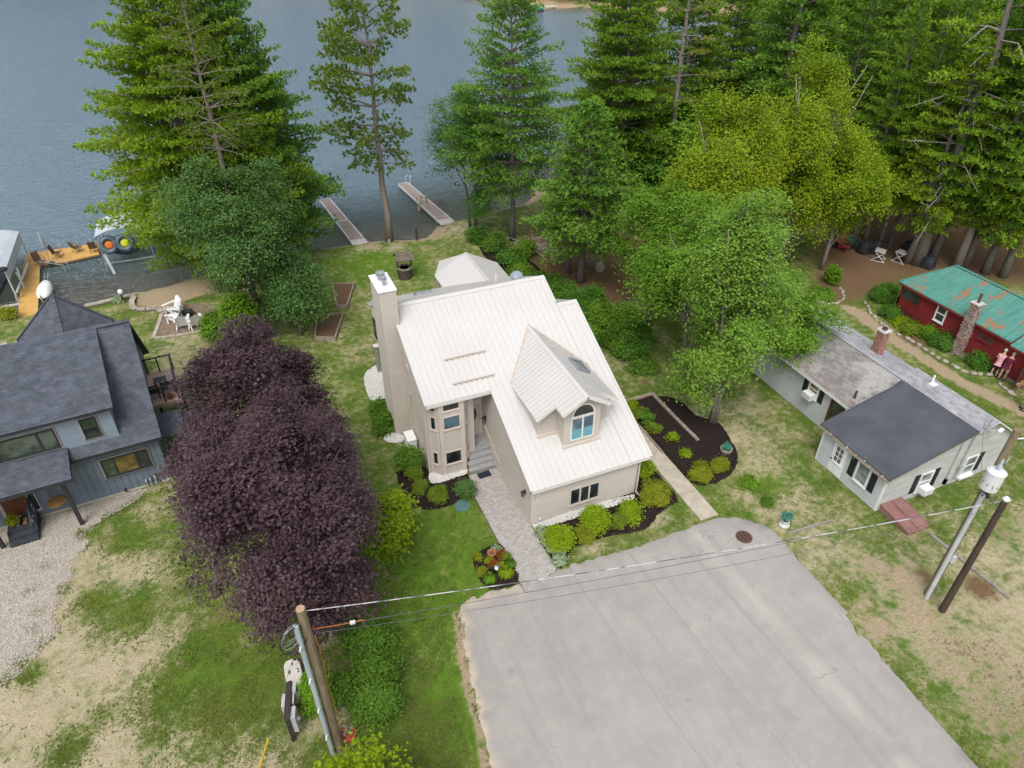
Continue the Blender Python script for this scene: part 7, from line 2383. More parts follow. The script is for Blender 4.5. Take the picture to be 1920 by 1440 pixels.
def shrub(name, label, loc, seed, h, R_, lm, leaf=0.06, clumps=160, per=22, cat='shrub', group=None, lay=0.7, lobe=0.45, nl=10, rot=0, squash=(1, 1), cone=0.0, spread=0.16, up=0.6, stems=True, zb=0.0):
    R_ = R_*0.74
    h = h*0.88
    V, F, tint, ctr, cl = broadleaf_data(seed, h, zb, R_, nl=nl, clumps=clumps, per=per, leaf=leaf, lobe=lobe, lay=lay, low=-0.75, cone=cone, spread=spread, up=up)
    keep = V.reshape(-1, 4, 3)[:, :, 2].min(1) > 0.0
    me = np_mesh('foliage', V.reshape(-1, 4, 3)[keep].reshape(-1, 3), np.arange(4*keep.sum()).reshape(-1, 4), LM[lm], tint[keep])
    mb = MB()
    rng = np.random.default_rng(seed)
    for q in ctr: mb.tube([(0, 0, -0.05), (q[0]*.5, q[1]*.5, q[2]*.45), tuple(q)], [0.035*R_, 0.025*R_, 0.010*R_], 4, cap=False)
    return tree_thing(name, label, cat, loc, me, mb_mesh(mb, 'stem', bark_brown), group, (squash[0], squash[1], 1), rot, 'foliage')
shrub('arborvitae', 'yellow-green bushy conifer behind the far purple maple', P(462, 648), 70, 4.0, 1.9, 'arbor', 0.09, 520, 26, 'shrub', cone=0.55, spread=0.26, nl=16)
shrub('arborvitae', 'lighter green bush left of the yellow-green conifer by the patio', P(420, 640), 71, 2.4, 1.2, 'maple', 0.09, 300, 24, 'shrub', spread=0.24)
shrub('young_maple', 'yellow-green young maple between purple maple and lawn', P(735, 1040), 72, 4.0, 1.3, 'yellow', 0.085, 460, 26, 'tree', spread=0.26, lay=0.5, zb=0.3, nl=14)
shrub('burning_bush', 'large green bush behind the left utility pole', P(705, 1318), 73, 2.1, 1.45, 'shrub', 0.050, 620, 30, 'shrub', spread=0.2, nl=16)
shrub('burning_bush', 'green bush between purple maple and the large bush', P(690, 1228), 74, 2.0, 1.2, 'shrub', 0.050, 480, 30, 'shrub', spread=0.2, nl=14)
shrub('arborvitae', 'narrow bright green arborvitae pair beside the meter panel', P(606, 1330), 75, 2.5, 0.78, 'arbor', 0.05, 520, 28, 'shrub', cone=0.6, spread=0.14, nl=14)
broadleaf('maple_tree', 'bright yellow-green treetop at the bottom edge below the utility pole', P(690, 1640), 76, 4.2, 0.8, 2.2, 'lime', bark_grey, 0.12, nl=18, clumps=620, per=26, leaf=0.075, lobe=0.40, lay=0.45, spread=0.26, low=-0.7)
# foundation and bed shrubs
BX = lambda lab, px, seed, R_, h, lm='box', leaf=0.038, **k: shrub('boxwood', lab, P(px[0], px[1], 0.05), seed, h, R_, lm, leaf, k.pop('clumps', 230), 30, spread=0.085, lay=0.9, lobe=0.5, nl=14, **k)
BX('round clipped boxwood highest in the left bed, beside the downspout', (777, 897), 80, 0.42, 0.72)
BX('round clipped boxwood, middle of the three in the left bed', (790, 922), 81, 0.38, 0.66)
BX('round clipped boxwood, largest and lowest in the left bed', (823, 938), 82, 0.50, 0.82)
shrub('hydrangea', 'large leafy green shrub at the corner of the left house wall', P(768, 882, 0.05), 83, 1.5, 0.66, 'shrub', 0.065, 300, 26, spread=0.16)
shrub('rose_bush', 'loose blue-green shrub beside the paver walk below the bay', P(870, 925, 0.05), 84, .85, 0.52, 'oak', 0.045, 260, 24, spread=0.14)
shrub('laurel', 'dark green shrub against the foot of the chimney, nearer one', P(722, 808), 85, 1.2, 0.62, 'shrub', 0.06, 200, 26, spread=0.14)
shrub('laurel', 'dark green shrub against the foot of the chimney, farther one', P(713, 780), 86, 1.1, 0.55, 'shrub', 0.06, 180, 26, spread=0.14)
shrub('hydrangea', 'bright lime shrub nearest the paver walk below the front windows', P(1049, 1022, 0.05), 87, 1.05, 0.55, 'lime', 0.052, 420, 26, spread=0.16)
shrub('hydrangea', 'bright lime shrub, the biggest below the front windows', P(1112, 992, 0.05), 88, 1.15, 0.60, 'lime', 0.052, 460, 26, spread=0.16)
shrub('hydrangea', 'bright lime shrub by the right end of the front windows', P(1180, 972, 0.05), 89, .85, 0.47, 'lime', 0.048, 320, 24, spread=0.15)
BX('gold-green rounded shrub between the two big lime shrubs', (1095, 1012), 90, 0.44, 0.72, 'gold')
BX('gold-green rounded shrub below the right front window', (1160, 990), 91, 0.46, 0.75, 'box')
BX('wide gold-green rounded shrub at the right corner of the house', (1226, 935), 92, 0.92, 1.0, 'gold', clumps=520, leaf=0.042)
shrub('hydrangea', 'lime shrub squeezed between house corner and concrete walk', P(1203, 893, 0.05), 93, 1.05, 0.5, 'lime', 0.06, 170, 24, spread=0.13)
BX('wide gold-green shrub, left and larger of the joined pair in the right bed', (1312, 893), 94, 0.68, 0.7, 'gold', clumps=420)
BX('gold-green shrub, right and smaller of the joined pair in the right bed', (1347, 880), 95, 0.50, 0.62, 'gold', clumps=300)
SM = lambda lab, px, seed, R_, h, lm, leaf=0.045, n=70, nm='perennial': shrub(nm, lab, P(px[0], px[1], 0.07), seed, h, R_, lm, leaf, n, 18, 'plant', spread=0.08, nl=7)
SM('small lime plant highest in the right bed beside the roof edge', (1184, 763), 100, .3, .45, 'lime')
SM('olive shrub beside the roof edge in the right bed', (1198, 780), 101, .5, .6, 'box', n=120)
SM('leafy mid-green hydrangea in the right bed', (1211, 790), 102, .55, .75, 'shrub', .06, 120)
SM('olive grass-like clump below the hydrangea in the right bed', (1225, 808), 103, .5, .5, 'box', n=120)
SM('little yellow-green plant in the middle of the right bed', (1260, 828), 104, .4, .55, 'lime', .05, 60)
SM('tiny yellow-green plant near the concrete walk in the right bed', (1286, 854), 105, .32, .3, 'lime', .045, 50)
for i, (px, lab) in enumerate((((1016, 1001), 'topmost'), ((1026, 1018), 'second from the top'), ((1040, 1031), 'third from the top'), ((1049, 1053), 'lowest'))):
    SM('pale variegated hosta along the walk edge, '+lab+' of four', px, 110+i, .34+.03*(i > 1), .34, 'hosta', .065, 34, 'hosta')
for i, (px, R_, lm, lab) in enumerate((((896, 1047), .26, 'gold', 'small gold plant at the left of the round bed'), ((903, 1073), .34, 'gold', 'gold leafy plant at the lower left of the round bed'), ((929, 1032), .28, 'hosta', 'pale leafy plant behind the clay pot in the round bed'), ((938, 1044), .24, 'red', 'orange-red plant right of the clay pot in the round bed'), ((949, 1047), .24, 'box', 'small green plant at the right rim of the round bed'), ((917, 1052), .22, 'gold', 'tiny gold plant in the middle of the round bed'), ((926, 1060), .28, 'red', 'russet plant in the middle of the round bed'), ((939, 1063), .22, 'gold', 'tiny gold plant beside the glass ball in the round bed'))):
    SM(lab, px, 120+i, R_*.60, .24, lm, .036, 44)
def grass_clump(label, loc, R_, h, lm, seed, n=170):
    rng = np.random.default_rng(seed)
    a = rng.uniform(0, 6.28, n)
    l_ = rng.uniform(0.5, 1.0, n)
    d = np.stack([np.cos(a), np.sin(a), np.zeros(n)], -1)
    s = np.stack([-d[:, 1], d[:, 0], np.zeros(n)], -1)*0.018
    p0 = d*0.05
    p1 = d*(R_*0.5*l_)[:, None]+np.array([0, 0, 1])*(h*rng.uniform(0.7, 1, n))[:, None]
    p2 = d*(R_*l_)[:, None]+np.array([0, 0, 1])*(h*0.45*rng.uniform(0.4, 1, n))[:, None]
    V = np.concatenate([np.stack([p0-s, p0+s, p1+s, p1-s], 1), np.stack([p1-s, p1+s, p2+s*0.2, p2-s*0.2], 1)]).reshape(-1, 3)
    me = np_mesh('foliage', V, np.arange(len(V)).reshape(-1, 4), LM[lm], np.tile(rng.random(n), 2))
    o = obj_of('daylily', me, None, loc)
    return tag(o, label, 'plant')
grass_clump('bright green strappy daylily, lower left of the round bed', P(918, 1088, .06), .36, .40, 'arbor', 1)
grass_clump('bright green strappy daylily, larger one right of the glass ball', P(948, 1078, .06), .40, .46, 'lime', 2, 200)
grass_clump('dark green strappy daylily along the walk in the round bed', P(957, 1060, .06), .32, .36, 'shrub', 3)
# shrubs behind and right of the house, by the forest edge
US = [((1040, 548), 1.0, 1.3), ((1100, 590), 1.5, 2.2), ((1125, 610), 1.3, 1.7), ((1150, 655), 1.5, 1.5), ((1180, 660), 1.3, 1.4), ((1105, 640), 1.2, 1.1), ((930, 470), 1.0, 1.5), ((960, 500), 1.2, 1.6), ((985, 480), 0.9, 1.3), ((1010, 535), 0.9, 1.0), ((895, 455), 1.0, 1.4), ((1170, 610), 1.2, 1.6), ((1060, 560), 1.0, 1.3), ((1195, 640), 1.1, 1.5), ((975, 520), 0.9, 1.2), ((1205, 690), 1.0, 0.8)]
wh = ['under the bright pine', 'right of the roof step', 'at the right roof edge', 'low beside the right roof edge', 'under the drooping maple', 'nearest the small roof step', 'behind the porch roof, far left', 'directly behind the porch roof', 'at the foot of the grey trunk', 'beside the roof vent', 'at the shore end of the mulch bed', 'in front of the grey boulder', 'by the two pine trunks', 'below the big maple boughs', 'between porch roof and needle floor', 'lowest on the right lawn']
for i, (px, R_, h) in enumerate(US):
    shrub('wild_shrub', 'leafy green wild shrub '+wh[i], P(*px), 140+i, h, R_, ('shrub', 'dark', 'maple')[i % 3], 0.075, int(150*R_*R_)+60, 24, 'shrub', 'wild shrubs behind the house', spread=0.22)
# shrubs by the red cabin
for i, (px, R_, h, lm, lab) in enumerate((((1655, 562), 1.25, 1.3, 'dark', 'big dark green rounded shrub at the porch corner of the red cabin'), ((1668, 594), .8, .8, 'dark', 'dark green shrub just below the big cabin shrub'), ((1688, 610), .8, .35, 'lime', 'low yellow-green ground plant left of the cabin lattice'), ((1706, 622), .75, .65, 'box', 'olive shrub in front of the cabin lattice'), ((1742, 634), .55, 1.0, 'arbor', 'upright yellow-green shrub below the white cabin window'), ((1766, 648), .95, .9, 'dark', 'dull dark shrub left of the stone chimney'), ((1831, 686), .85, .95, 'dark', 'round dark green shrub right of the stone chimney'), ((1557, 533), .75, 1.5, 'arbor', 'upright green shrub in the stone-ringed bed by the brown clearing'), ((1540, 555), 1.1, .4, 'maple', 'low green plants in the stone-ringed bed'), ((1895, 705), .5, .4, 'dark', 'small green shrub near the open cabin door'))):
    shrub('cabin_shrub', lab, P(*px), 170+i, h, R_, lm, 0.06, int(260*R_)+60, 26, 'shrub', spread=0.15, nl=12, lay=0.8)
shrub('weed_clump', 'rank green weed clump on the lawn right of the concrete walk', P(1405, 908), 190, .35, .6, 'arbor', .05, 80, 18, 'plant', spread=.12)
shrub('weed_clump', 'dark green weed clump nearer the drain on the right lawn', P(1437, 946), 191, .35, .4, 'shrub', .05, 60, 18, 'plant', spread=.1)
shrub('flowering_plant', 'yellow flowering plants at the foot of the yellow dock', P(18, 592), 192, .6, .8, 'gold', .06, 110, 20, 'plant', spread=.16)
shrub('flowering_plant', 'pale yellow flowers beside the globe lamp', P(222, 566), 193, .5, .4, 'hosta', .05, 60, 18, 'plant', spread=.1)

# --- the wood on the right: every trunk one can tell apart, then the pines behind
protos = []
for k, (sd_, h, cb, R_, lm, bk) in enumerate(((201, 21, 4.6, 5.0, 'pine', bark_grey), (202, 23, 6.0, 5.2, 'pine', bark_brown), (203, 19, 3.6, 5.0, 'pine_y', bark_grey), (204, 22, 5.0, 5.0, 'pine_b', bark_grey), (205, 20, 3.5, 5.4, 'pine_y', bark_brown), (206, 24, 6.5, 4.8, 'pine', bark_grey))):
    V_, F_, t_, mb_ = pine_data(sd_, h, cb, R_, (full_p, cone_p)[k % 2], whorl=(0.72, 0.95, 0.8)[k % 3], per=6, sec=0.42, nblade=6, blade=0.32, gap=0.10, width=0.062, keep=0.96, tuft=0.28)
    rr = np.random.default_rng(sd_)
    trunk_tube(mb_, h, 0.32, rr, 0.08)
    dead_limbs(mb_, rr, 2.5, cb*1.6, 18, 2.4)
    protos.append((np_mesh('crown', V_, F_, LM[lm], t_), mb_mesh(mb_, 'trunk', bk), h))
trk = [((1600, 448), 0, 'slender'), ((1621, 452), 2, 'slender'), ((1648, 458), 1, 'slender'), ((1668, 462), 3, 'slender'), ((1690, 470), 0, 'slender'), ((1700, 492), 2, 'grey'), ((1718, 494), 1, 'thick'), ((1748, 484), 3, 'dark'), ((1790, 505), 1, 'thick dark'), ((1806, 500), 0, 'dark'), ((1846, 512), 2, 'grey'), ((1880, 520), 3, 'dark')]
tl = ['farthest left behind the lawn chairs', 'second from the left behind the lawn chairs', 'behind the dark covered grill', 'behind the pale folding table', 'between the two pale tables', 'hugging the thick disc-marked trunk', 'bearing a pale disc, beside the brown clearing', 'leaning just right of the disc-marked trunk', 'directly behind the green roof ridge', 'paired close behind the green roof ridge', 'above the middle of the green roof', 'at the right edge above the green roof']
rr = np.random.default_rng(77)
Vd, Fd, td, mbd = pine_data(231, 23.5, 12.0, 4.2, full_p, whorl=1.3, per=5, sec=0.42, nblade=6, blade=0.28, gap=0.3, width=0.055, bare=0.4)
trunk_tube(mbd, 23.5, 0.46, np.random.default_rng(5), 0.1)
mbp = MB()
dead_limbs(mbp, np.random.default_rng(6), 4, 20, 46, 4.2, 0.055)
disc_tree = (np_mesh('crown', Vd, Fd, LM['pine_y'], td), mb_mesh(mbd, 'trunk', bark_grey), 23.5, mb_mesh(mbp, 'dead_limbs', dead_m))
for i, (px, k, ad_) in enumerate(trk):
    c, t_, h = disc_tree[:3] if i == 6 else protos[k]
    s = rr.uniform(0.78, 0.95)
    thin = 0.55 if ad_ == 'slender' else 0.85 if ad_ in ('grey', 'dark') else 1.0
    q = P(*px)
    t0 = thing('pine_tree', ad_+' pine trunk '+tl[i], 'pine tree', q, local=True)
    t0.rotation_euler = (0, 0, rr.uniform(0, 6.28))
    t0.scale = (thin*0.95, thin*0.95, s if thin > 0.9 else s*0.9)
    obj_of('trunk', t_, t0)
    obj_of('crown', c, t0)
    if i == 6:
        t0.scale = (1, 1, 1)
        t0.rotation_euler = (0, 0, 0)
        obj_of('dead_limbs', disc_tree[3], t0)
        dq = MB()
        dq.lathe([(0.17, 0), (0.17, 0.03)], (0, 0, 0), 12)
        o = dq.obj('disc', mat('pale_disc', (0.55, 0.50, 0.44), None, 4))
        o.parent = t0
        o.location = Matrix.Rotation(-t0.rotation_euler.z, 4, 'Z') @ Vector((-0.16, -0.30, 1.6))
        o.rotation_euler = (R(90), 0, R(-25)-t0.rotation_euler.z)
cnt = 0
placed = [P(*q[0]) for q in trk]+[P(1240, 395), P(1150, 385), P(1468, 490), P(1312, 560), P(1560, 520)]
tries = 0
while cnt < 84 and tries < 6000:
    tries += 1
    x, y = rr.uniform(17, 120), rr.uniform(16, 100)
    ix, iy = np.searchsorted(gx, x), np.searchsorted(gy, y)
    if ix >= nx or iy >= ny or sdl[iy, ix] < 1.5: continue
    if x < 39 and y < 30: continue
    u, v = project((x, y, 0))
    if u < 1150 or u > 2500: continue
    if 1520 < u < 1830 and v > 440: continue
    if min((Vector((x, y, 0))-q).length for q in placed) < 3.1: continue
    placed.append(Vector((x, y, 0)))
    c, t_, h = protos[int(rr.integers(0, 6))]
    t0 = thing('pine_tree', 'tall pine in the dense wood beyond the red cabin and the yellow-green maples', 'pine tree', (x, y, 0), group='pines of the wood on the right', local=True)
    t0.rotation_euler = (0, 0, rr.uniform(0, 6.28))
    s = rr.uniform(0.8, 1.15)
    t0.scale = (s, s, s*rr.uniform(0.9, 1.08))
    obj_of('trunk', t_, t0)
    obj_of('crown', c, t0)
    cnt += 1
# understorey saplings
und = [broadleaf_data(s_, 5.5, 0.6, 1.7, nl=12, clumps=260, per=20, leaf=0.13, lobe=0.4, lay=0.4, spread=0.34)[:3] for s_ in (301, 302)]
ume = [np_mesh('crown', a, b_, LM[l_], c) for (a, b_, c), l_ in zip(und, ('maple', 'dark'))]
mb_ = MB()
trunk_tube(mb_, 4.5, 0.06, np.random.default_rng(3))
ut = mb_mesh(mb_, 'trunk', bark_grey)
cnt = tries = 0
while cnt < 110 and tries < 8000:
    tries += 1
    x, y = rr.uniform(18, 80), rr.uniform(20, 75)
    ix, iy = np.searchsorted(gx, x), np.searchsorted(gy, y)
    if sdl[iy, ix] < 1.0: continue
    u, v = project((x, y, 0))
    if u < 1180 or u > 2050 or v > 455 or (u < 1300 and v > 420): continue
    t0 = thing('sapling', 'leafy sapling growing between the pine trunks of the wood', 'tree', (x, y, 0), group='saplings in the wood', local=True)
    t0.rotation_euler = (0, 0, rr.uniform(0, 6.28))
    t0.scale = (rr.uniform(0.8, 1.7),)*3
    obj_of('trunk', ut, t0)
    obj_of('crown', ume[int(rr.integers(0, 2))], t0)
    cnt += 1
# far shore wood: reads as one mass, mirrored in the water
pv, pf, pt_ = [], [], []
n0 = 0
fl = [q for q in lake[len(near_shore):]]
rngf = np.random.default_rng(9)
for k in range(300):
    i = int(rngf.choice([0, 1, 2, 3, 4, 5, 6, 6, 6, 7, 7, 7, 7, 7, 8, 8, 8, 8, 9, 10, 11]))
    a, b_ = fl[i], fl[i+1]
    t_ = rngf.random()
    c = np.array([a[0]+(b_[0]-a[0])*t_, a[1]+(b_[1]-a[1])*t_])
    dirn = c-np.array([-20, 110])
    c = c+dirn/np.linalg.norm(dirn)*rngf.uniform(4, 20)
    hh, rr_ = rngf.uniform(14, 22), rngf.uniform(3, 5)
    n_ = 420
    z = rngf.uniform(1.0, hh, n_)
    r_ = rr_*np.sqrt(rngf.random(n_))*(1-z/hh)**0.5*1.1
    an = rngf.uniform(0, 6.28, n_)
    pos = np.stack([c[0]+r_*np.cos(an), c[1]+r_*np.sin(an), z], -1)
    V_, F_ = leaves(rngf, pos, 0.75, 0.6)
    pv.append(V_)
    pf.append(F_+n0)
    n0 += len(V_)
    pt_.append(np.clip(rngf.random(n_)*0.6+rngf.random()*0.4, 0, 1))
tag(obj_of('far_wood', np_mesh('far_wood', np.concatenate(pv), np.concatenate(pf), LM['pine'], np.concatenate(pt_))), 'wooded far shore across the lake', 'wood', kind='stuff')

# ================================================================== poles, wires, small things, people
polem = mat('weathered_pole', (0.25, 0.195, 0.13), (0.17, 0.135, 0.085), 3, 0.9, 0.15, bmp=0.5, bscale=30, sc3=(5, 5, 0.6))
polem_d = mat('dark_creosote_pole', (0.085, 0.058, 0.045), (0.055, 0.038, 0.03), 3, 0.85, 0.2, bmp=0.5, bscale=30, sc3=(5, 5, 0.6))
conduit_m = mat('grey_conduit', (0.36, 0.42, 0.44), (0.30, 0.35, 0.37), 2, 0.5, 0.3)
orange_m = mat('orange_cable', (0.42, 0.13, 0.045), None, 3, 0.6)
white_m = mat('white_fitting', (0.72, 0.72, 0.71), None, 3, 0.5)
def pole(label, base, h, r0, r1, m, topm=None):
    t = thing('utility_pole', label, 'utility pole', base, local=False)
    mb = MB()
    mb.tube([base+Vector((0, 0, -0.2)), base+Vector((0, 0, h*0.5)), base+Vector((0, 0, h))], [r0, (r0+r1)/2, r1], 14)
    mb.obj('pole', m, t, smooth=False)
    if topm: MB().lathe([(r1*0.98, 0), (r1*0.9, 0.012)], base+Vector((0, 0, h)), 14).obj('pole_top', topm, t)
    return t
lb = P(636, 1402)
lh = height_at(lb, 1141)
lp_ = pole('stout tan wooden utility pole with two grey conduits in front of the purple maple', lb, lh, 0.165, 0.13, polem, mat('cut_wood', (0.42, 0.30, 0.19), None, 20, 0.9))
su = Vector((-0.93, -0.36, 0))
sr = Vector((0.36, -0.93, 0))
for k, o_ in enumerate((0.0, 0.13)):
    c = lb+su*(0.27)+sr*(o_-0.02)
    MB().tube([c, c+Vector((0, 0, lh-0.55+0.12*k))], 0.057, 8).obj('conduit', conduit_m, lp_)
for z in (1.4, 3.0, 4.6, 6.2):
    MB().bar(lb+su*0.05+sr*-0.15+Vector((0, 0, z)), lb+su*0.42+sr*0.25+Vector((0, 0, z)), 0.04, 0.05).obj('bracket', white_m, lp_)
mb = MB()
rc = random.Random(2)
for k in range(5):
    c = lb+su*0.42+Vector((0, 0, lh-0.8-0.06*k))
    rr_ = 0.42-0.06*rc.random()
    pts = [c+su*rr_*math.cos(a)*1.0+sr*0.12*math.sin(a*1.0+k)+Vector((0, 0, rr_*math.sin(a))) for a in [i*6.4/18+k for i in range(19)]]
    mb.tube(pts, 0.012, 4, cap=False)
mb.obj('cable_coil', mat('black_cable', (0.03, 0.03, 0.033), None, 4, 0.5), lp_)
mb = MB()
for k in range(3):
    c = lb+su*0.42+Vector((0, 0, lh-0.75-0.05*k))
    pts = [c+su*0.36*math.cos(a)+sr*0.1*math.sin(a+k)+Vector((0, 0, 0.36*math.sin(a))) for a in [i*5.6/16+1+k for i in range(17)]]
    mb.tube(pts, 0.011, 4, cap=False)
mb.obj('pale_cable_coil', steel, lp_)
mb = MB()
pts = [lb+Vector((0.93, 0.36, 0))*0.20+Vector((0, 0, lh-1.35))]
for i in range(12):
    z = (lh-1.4)*(1-i/11)
    pts.append(lb+Vector((0.93, 0.36, 0))*(0.17+0.02*(i % 2))+sr*(0.10+0.04*math.sin(i*1.1))+Vector((0, 0, z)))
pts += [lb+Vector((-0.1, -0.45, 0.05)), lb+Vector((-0.6, -0.35, 0.03))]
mb.tube(pts, 0.012, 4)
mb.obj('orange_cable', orange_m, lp_)
wire_m = mat('pale_wire', (0.50, 0.50, 0.50), (0.10, 0.10, 0.10), 1.3, 0.4, 0.4, lo=0.45, hi=0.55)
dwire_m = mat('dark_wire', (0.11, 0.115, 0.115), None, 2, 0.5)
rb_ = P(1739, 1115)
rh = height_at(rb_, 806)
db = P(1766, 1145)
dh = height_at(db, 940)
rp = pole('weathered utility pole carrying the white transformer on the right lawn', rb_, rh, 0.15, 0.12, polem)
dp = pole('slim dark brown utility pole beside the transformer pole', db, dh, 0.135, 0.105, polem_d)
MB().lathe([(0.05, 0), (0.11, 0.05), (0.13, 0.12), (0.06, 0.2)], db+Vector((0, 0, dh)), 10).obj('insulator', white_m, dp)
toL = Vector((-0.85, -0.5, 0)).normalized()
c = rb_+toL*0.20
MB().tube([c, c+Vector((0, 0, rh*0.68))], 0.085, 10).obj('conduit', mat('pale_conduit', (0.50, 0.53, 0.53), (0.42, 0.45, 0.45), 1.5, 0.5), rp)
tc = rb_+toL*0.50+Vector((0, 0, rh*0.735))
tr_ = MB()
tr_.lathe([(0.27, 0), (0.30, 0.03), (0.30, 0.74), (0.315, 0.75), (0.315, 0.80), (0.22, 0.86), (0.05, 0.88)], tc, 16)
tr_.obj('transformer', mat('white_grey_tank', (0.66, 0.67, 0.67), (0.60, 0.61, 0.61), 2, 0.4, 0.4), rp)
mb = MB()
mb.lathe([(0.06, 0), (0.08, 0.04), (0.05, 0.07), (0.08, 0.11), (0.05, 0.14), (0.08, 0.18), (0.03, 0.3)], tc+Vector((0, 0, 0.86)), 8)
mb.lathe([(0.03, 0.25), (0.06, 0.32), (0.02, 0.5)], tc+Vector((0, 0, 0.86)), 6)
mb.obj('bushing', mat('grey_porcelain', (0.45, 0.50, 0.55), None, 3, 0.3), rp)
mb = MB()
for k in range(6):
    a = 2.4+k*0.5
    q = tc+Vector((math.cos(a)*0.33, math.sin(a)*0.33, 0.45-0.03*k))
    mb.tube([q, q+Vector((math.cos(a)*0.1, math.sin(a)*0.1, -0.15)), q+Vector((0, 0, -0.6)), tc+Vector((0.1, 0.0, -0.25))], 0.014, 4)
mb.tube([tc+Vector((-.3, -.3, -.1)), tc+Vector((0.1, 0.1, -0.25)), tc+Vector((0.55, 0.35, -0.12))], 0.03, 5)
mb.obj('secondary_cables', mat('black_cable', (0.03, 0.03, 0.033)), rp)
q = rb_+toL*-0.0+sr*0.14+Vector((0, 0, 2.35))
MB().box(q.x-0.08, q.x+0.10, q.y-0.1, q.y+0.06, q.z-0.14, q.z+0.14).obj('junction_box', white_m, rp)
mb = MB()
a0 = rb_+Vector((0, 0, rh-0.4))
mb.tube([a0, a0+Vector((0.35, -0.25, 0.12)), a0+Vector((0.75, -0.55, 0.05))], 0.03, 6)
mb.lathe([(0.05, -0.05), (0.12, 0.0), (0.10, 0.06), (0.03, 0.1)], a0+Vector((0.8, -0.6, 0.0)), 8)
mb.obj('lamp_arm', white_m, rp)
def wire(label, A, B, sag, m, r=0.012, name='overhead_wire', beads=0):
    pts = []
    for i in range(25):
        t_ = i/24
        q = Vector(A).lerp(Vector(B), t_)
        pts.append(q-Vector((0, 0, sag*4*t_*(1-t_))))
    mb = MB()
    mb.tube(pts, r, 5)
    o = mb.obj(name, m, None, loc=tuple(pts[12]))
    tag(o, label, 'wire')
    return o
LT, DT = lb+Vector((0.1, 0.1, lh-0.28)), db+Vector((0, 0, dh+0.05))
wire('thick pale twisted overhead cable, the upper of the wires crossing the asphalt', LT, DT, 0.32, wire_m, 0.016)
L2, R2 = lb+Vector((0.15, 0.1, lh-1.15)), rb_+Vector((-0.1, 0, rh*0.61))
wire('thin dark overhead wire, the lower one crossing the asphalt', L2, R2, 0.25, dwire_m, 0.009)
wire('thin pale overhead wire just below the clamped dark one', L2+Vector((0.02, 0, -0.22)), db+Vector((0, 0, dh-0.32)), 0.42, dwire_m, 0.007)
wire('short cable running off the right edge from the transformer pole', rb_+Vector((0, 0, rh*0.70)), rb_+Vector((9, 3.0, rh*0.83)), 0.15, wire_m, 0.014)
wire('dark cable running off the right edge from the dark pole top', DT, DT+Vector((9, 2.8, 0.9)), 0.15, dwire_m, 0.012)
wire('dark service drop between transformer pole and dark pole', rb_+Vector((0, 0, rh*0.63)), DT+Vector((0, 0, -0.15)), 0.05, dwire_m, 0.011)
wire('service drop from the transformer pole to the grey cottage mast', rb_+Vector((0, 0, rh*0.66)), (19.72, -5.5, 3.95), 0.2, dwire_m, 0.008)
cl = thing('cable_clamp', 'white cable clamp with red tail on the lower overhead wire by the left pole', 'cable clamp', L2.lerp(R2, 0.045))
c = L2.lerp(R2, 0.045)-Vector((0, 0, 0.04))
u = (R2-L2).normalized()
MB().bar(c, c+u*0.15, 0.08, 0.08).obj('clamp', white_m, cl)
MB().tube([L2, c], 0.014, 5).obj('red_lead', orange_m, cl)
MB().tube([c+u*0.15, c+u*0.3+Vector((0, 0, 0.03)), c+u*0.42], 0.018, 5).obj('red_tail', orange_m, cl)
gA = P(484, 1448)
gB = lb+su*0.15+Vector((0, 0, lh-0.9))
wire('thin guy wire slanting down from the left utility pole', gB, gA, 0.0, dwire_m, 0.006, 'guy_wire')
mb = MB()
d = (gB-gA).normalized()
mb.tube([gA, gA+d*1.9], 0.035, 6)
tag(mb.obj('guy_guard', mat('yellow_plastic', (0.62, 0.40, 0.02), None, 3, 0.5), None, loc=tuple(gA)), 'yellow plastic guy wire guard at the bottom left', 'guy guard')
# meter panel
mz_ = 1.35
m0 = P(556, 1388)
f_ = P(538, 1347, mz_)
bk_ = P(543, 1280, mz_)
m0 = Vector((f_.x, f_.y, 0))
m1 = Vector((bk_.x, bk_.y, 0))
mp = thing('meter_panel', 'dark timber meter board with grey electric boxes beside the left utility pole', 'meter board', (m0+m1)/2)
dkt = mat('dark_timber', (0.055, 0.042, 0.038), (0.035, 0.027, 0.025), 6, 0.85)
for q in (m0, m1): MB().bar(q, q+Vector((0, 0, mz_)), 0.14, 0.14).obj('post', dkt, mp)
MB().bar(m0+Vector((0, 0, mz_+0.03)), m1+Vector((0, 0, mz_+0.03)), 0.2, 0.06).obj('top_board', dkt, mp)
for z in (0.5, 0.78, 1.06): MB().bar(m0+Vector((0, 0, z+0.1)), m1+Vector((0, 0, z+0.1)), 0.05, 0.24).obj('backboard', dkt, mp)
ax = (m1-m0).normalized()
sd2 = Vector((ax.y, -ax.x, 0))
gbox = mat('grey_meter_box', (0.46, 0.48, 0.48), (0.40, 0.42, 0.42), 2, 0.5, 0.3)
L_ = (m1-m0).length
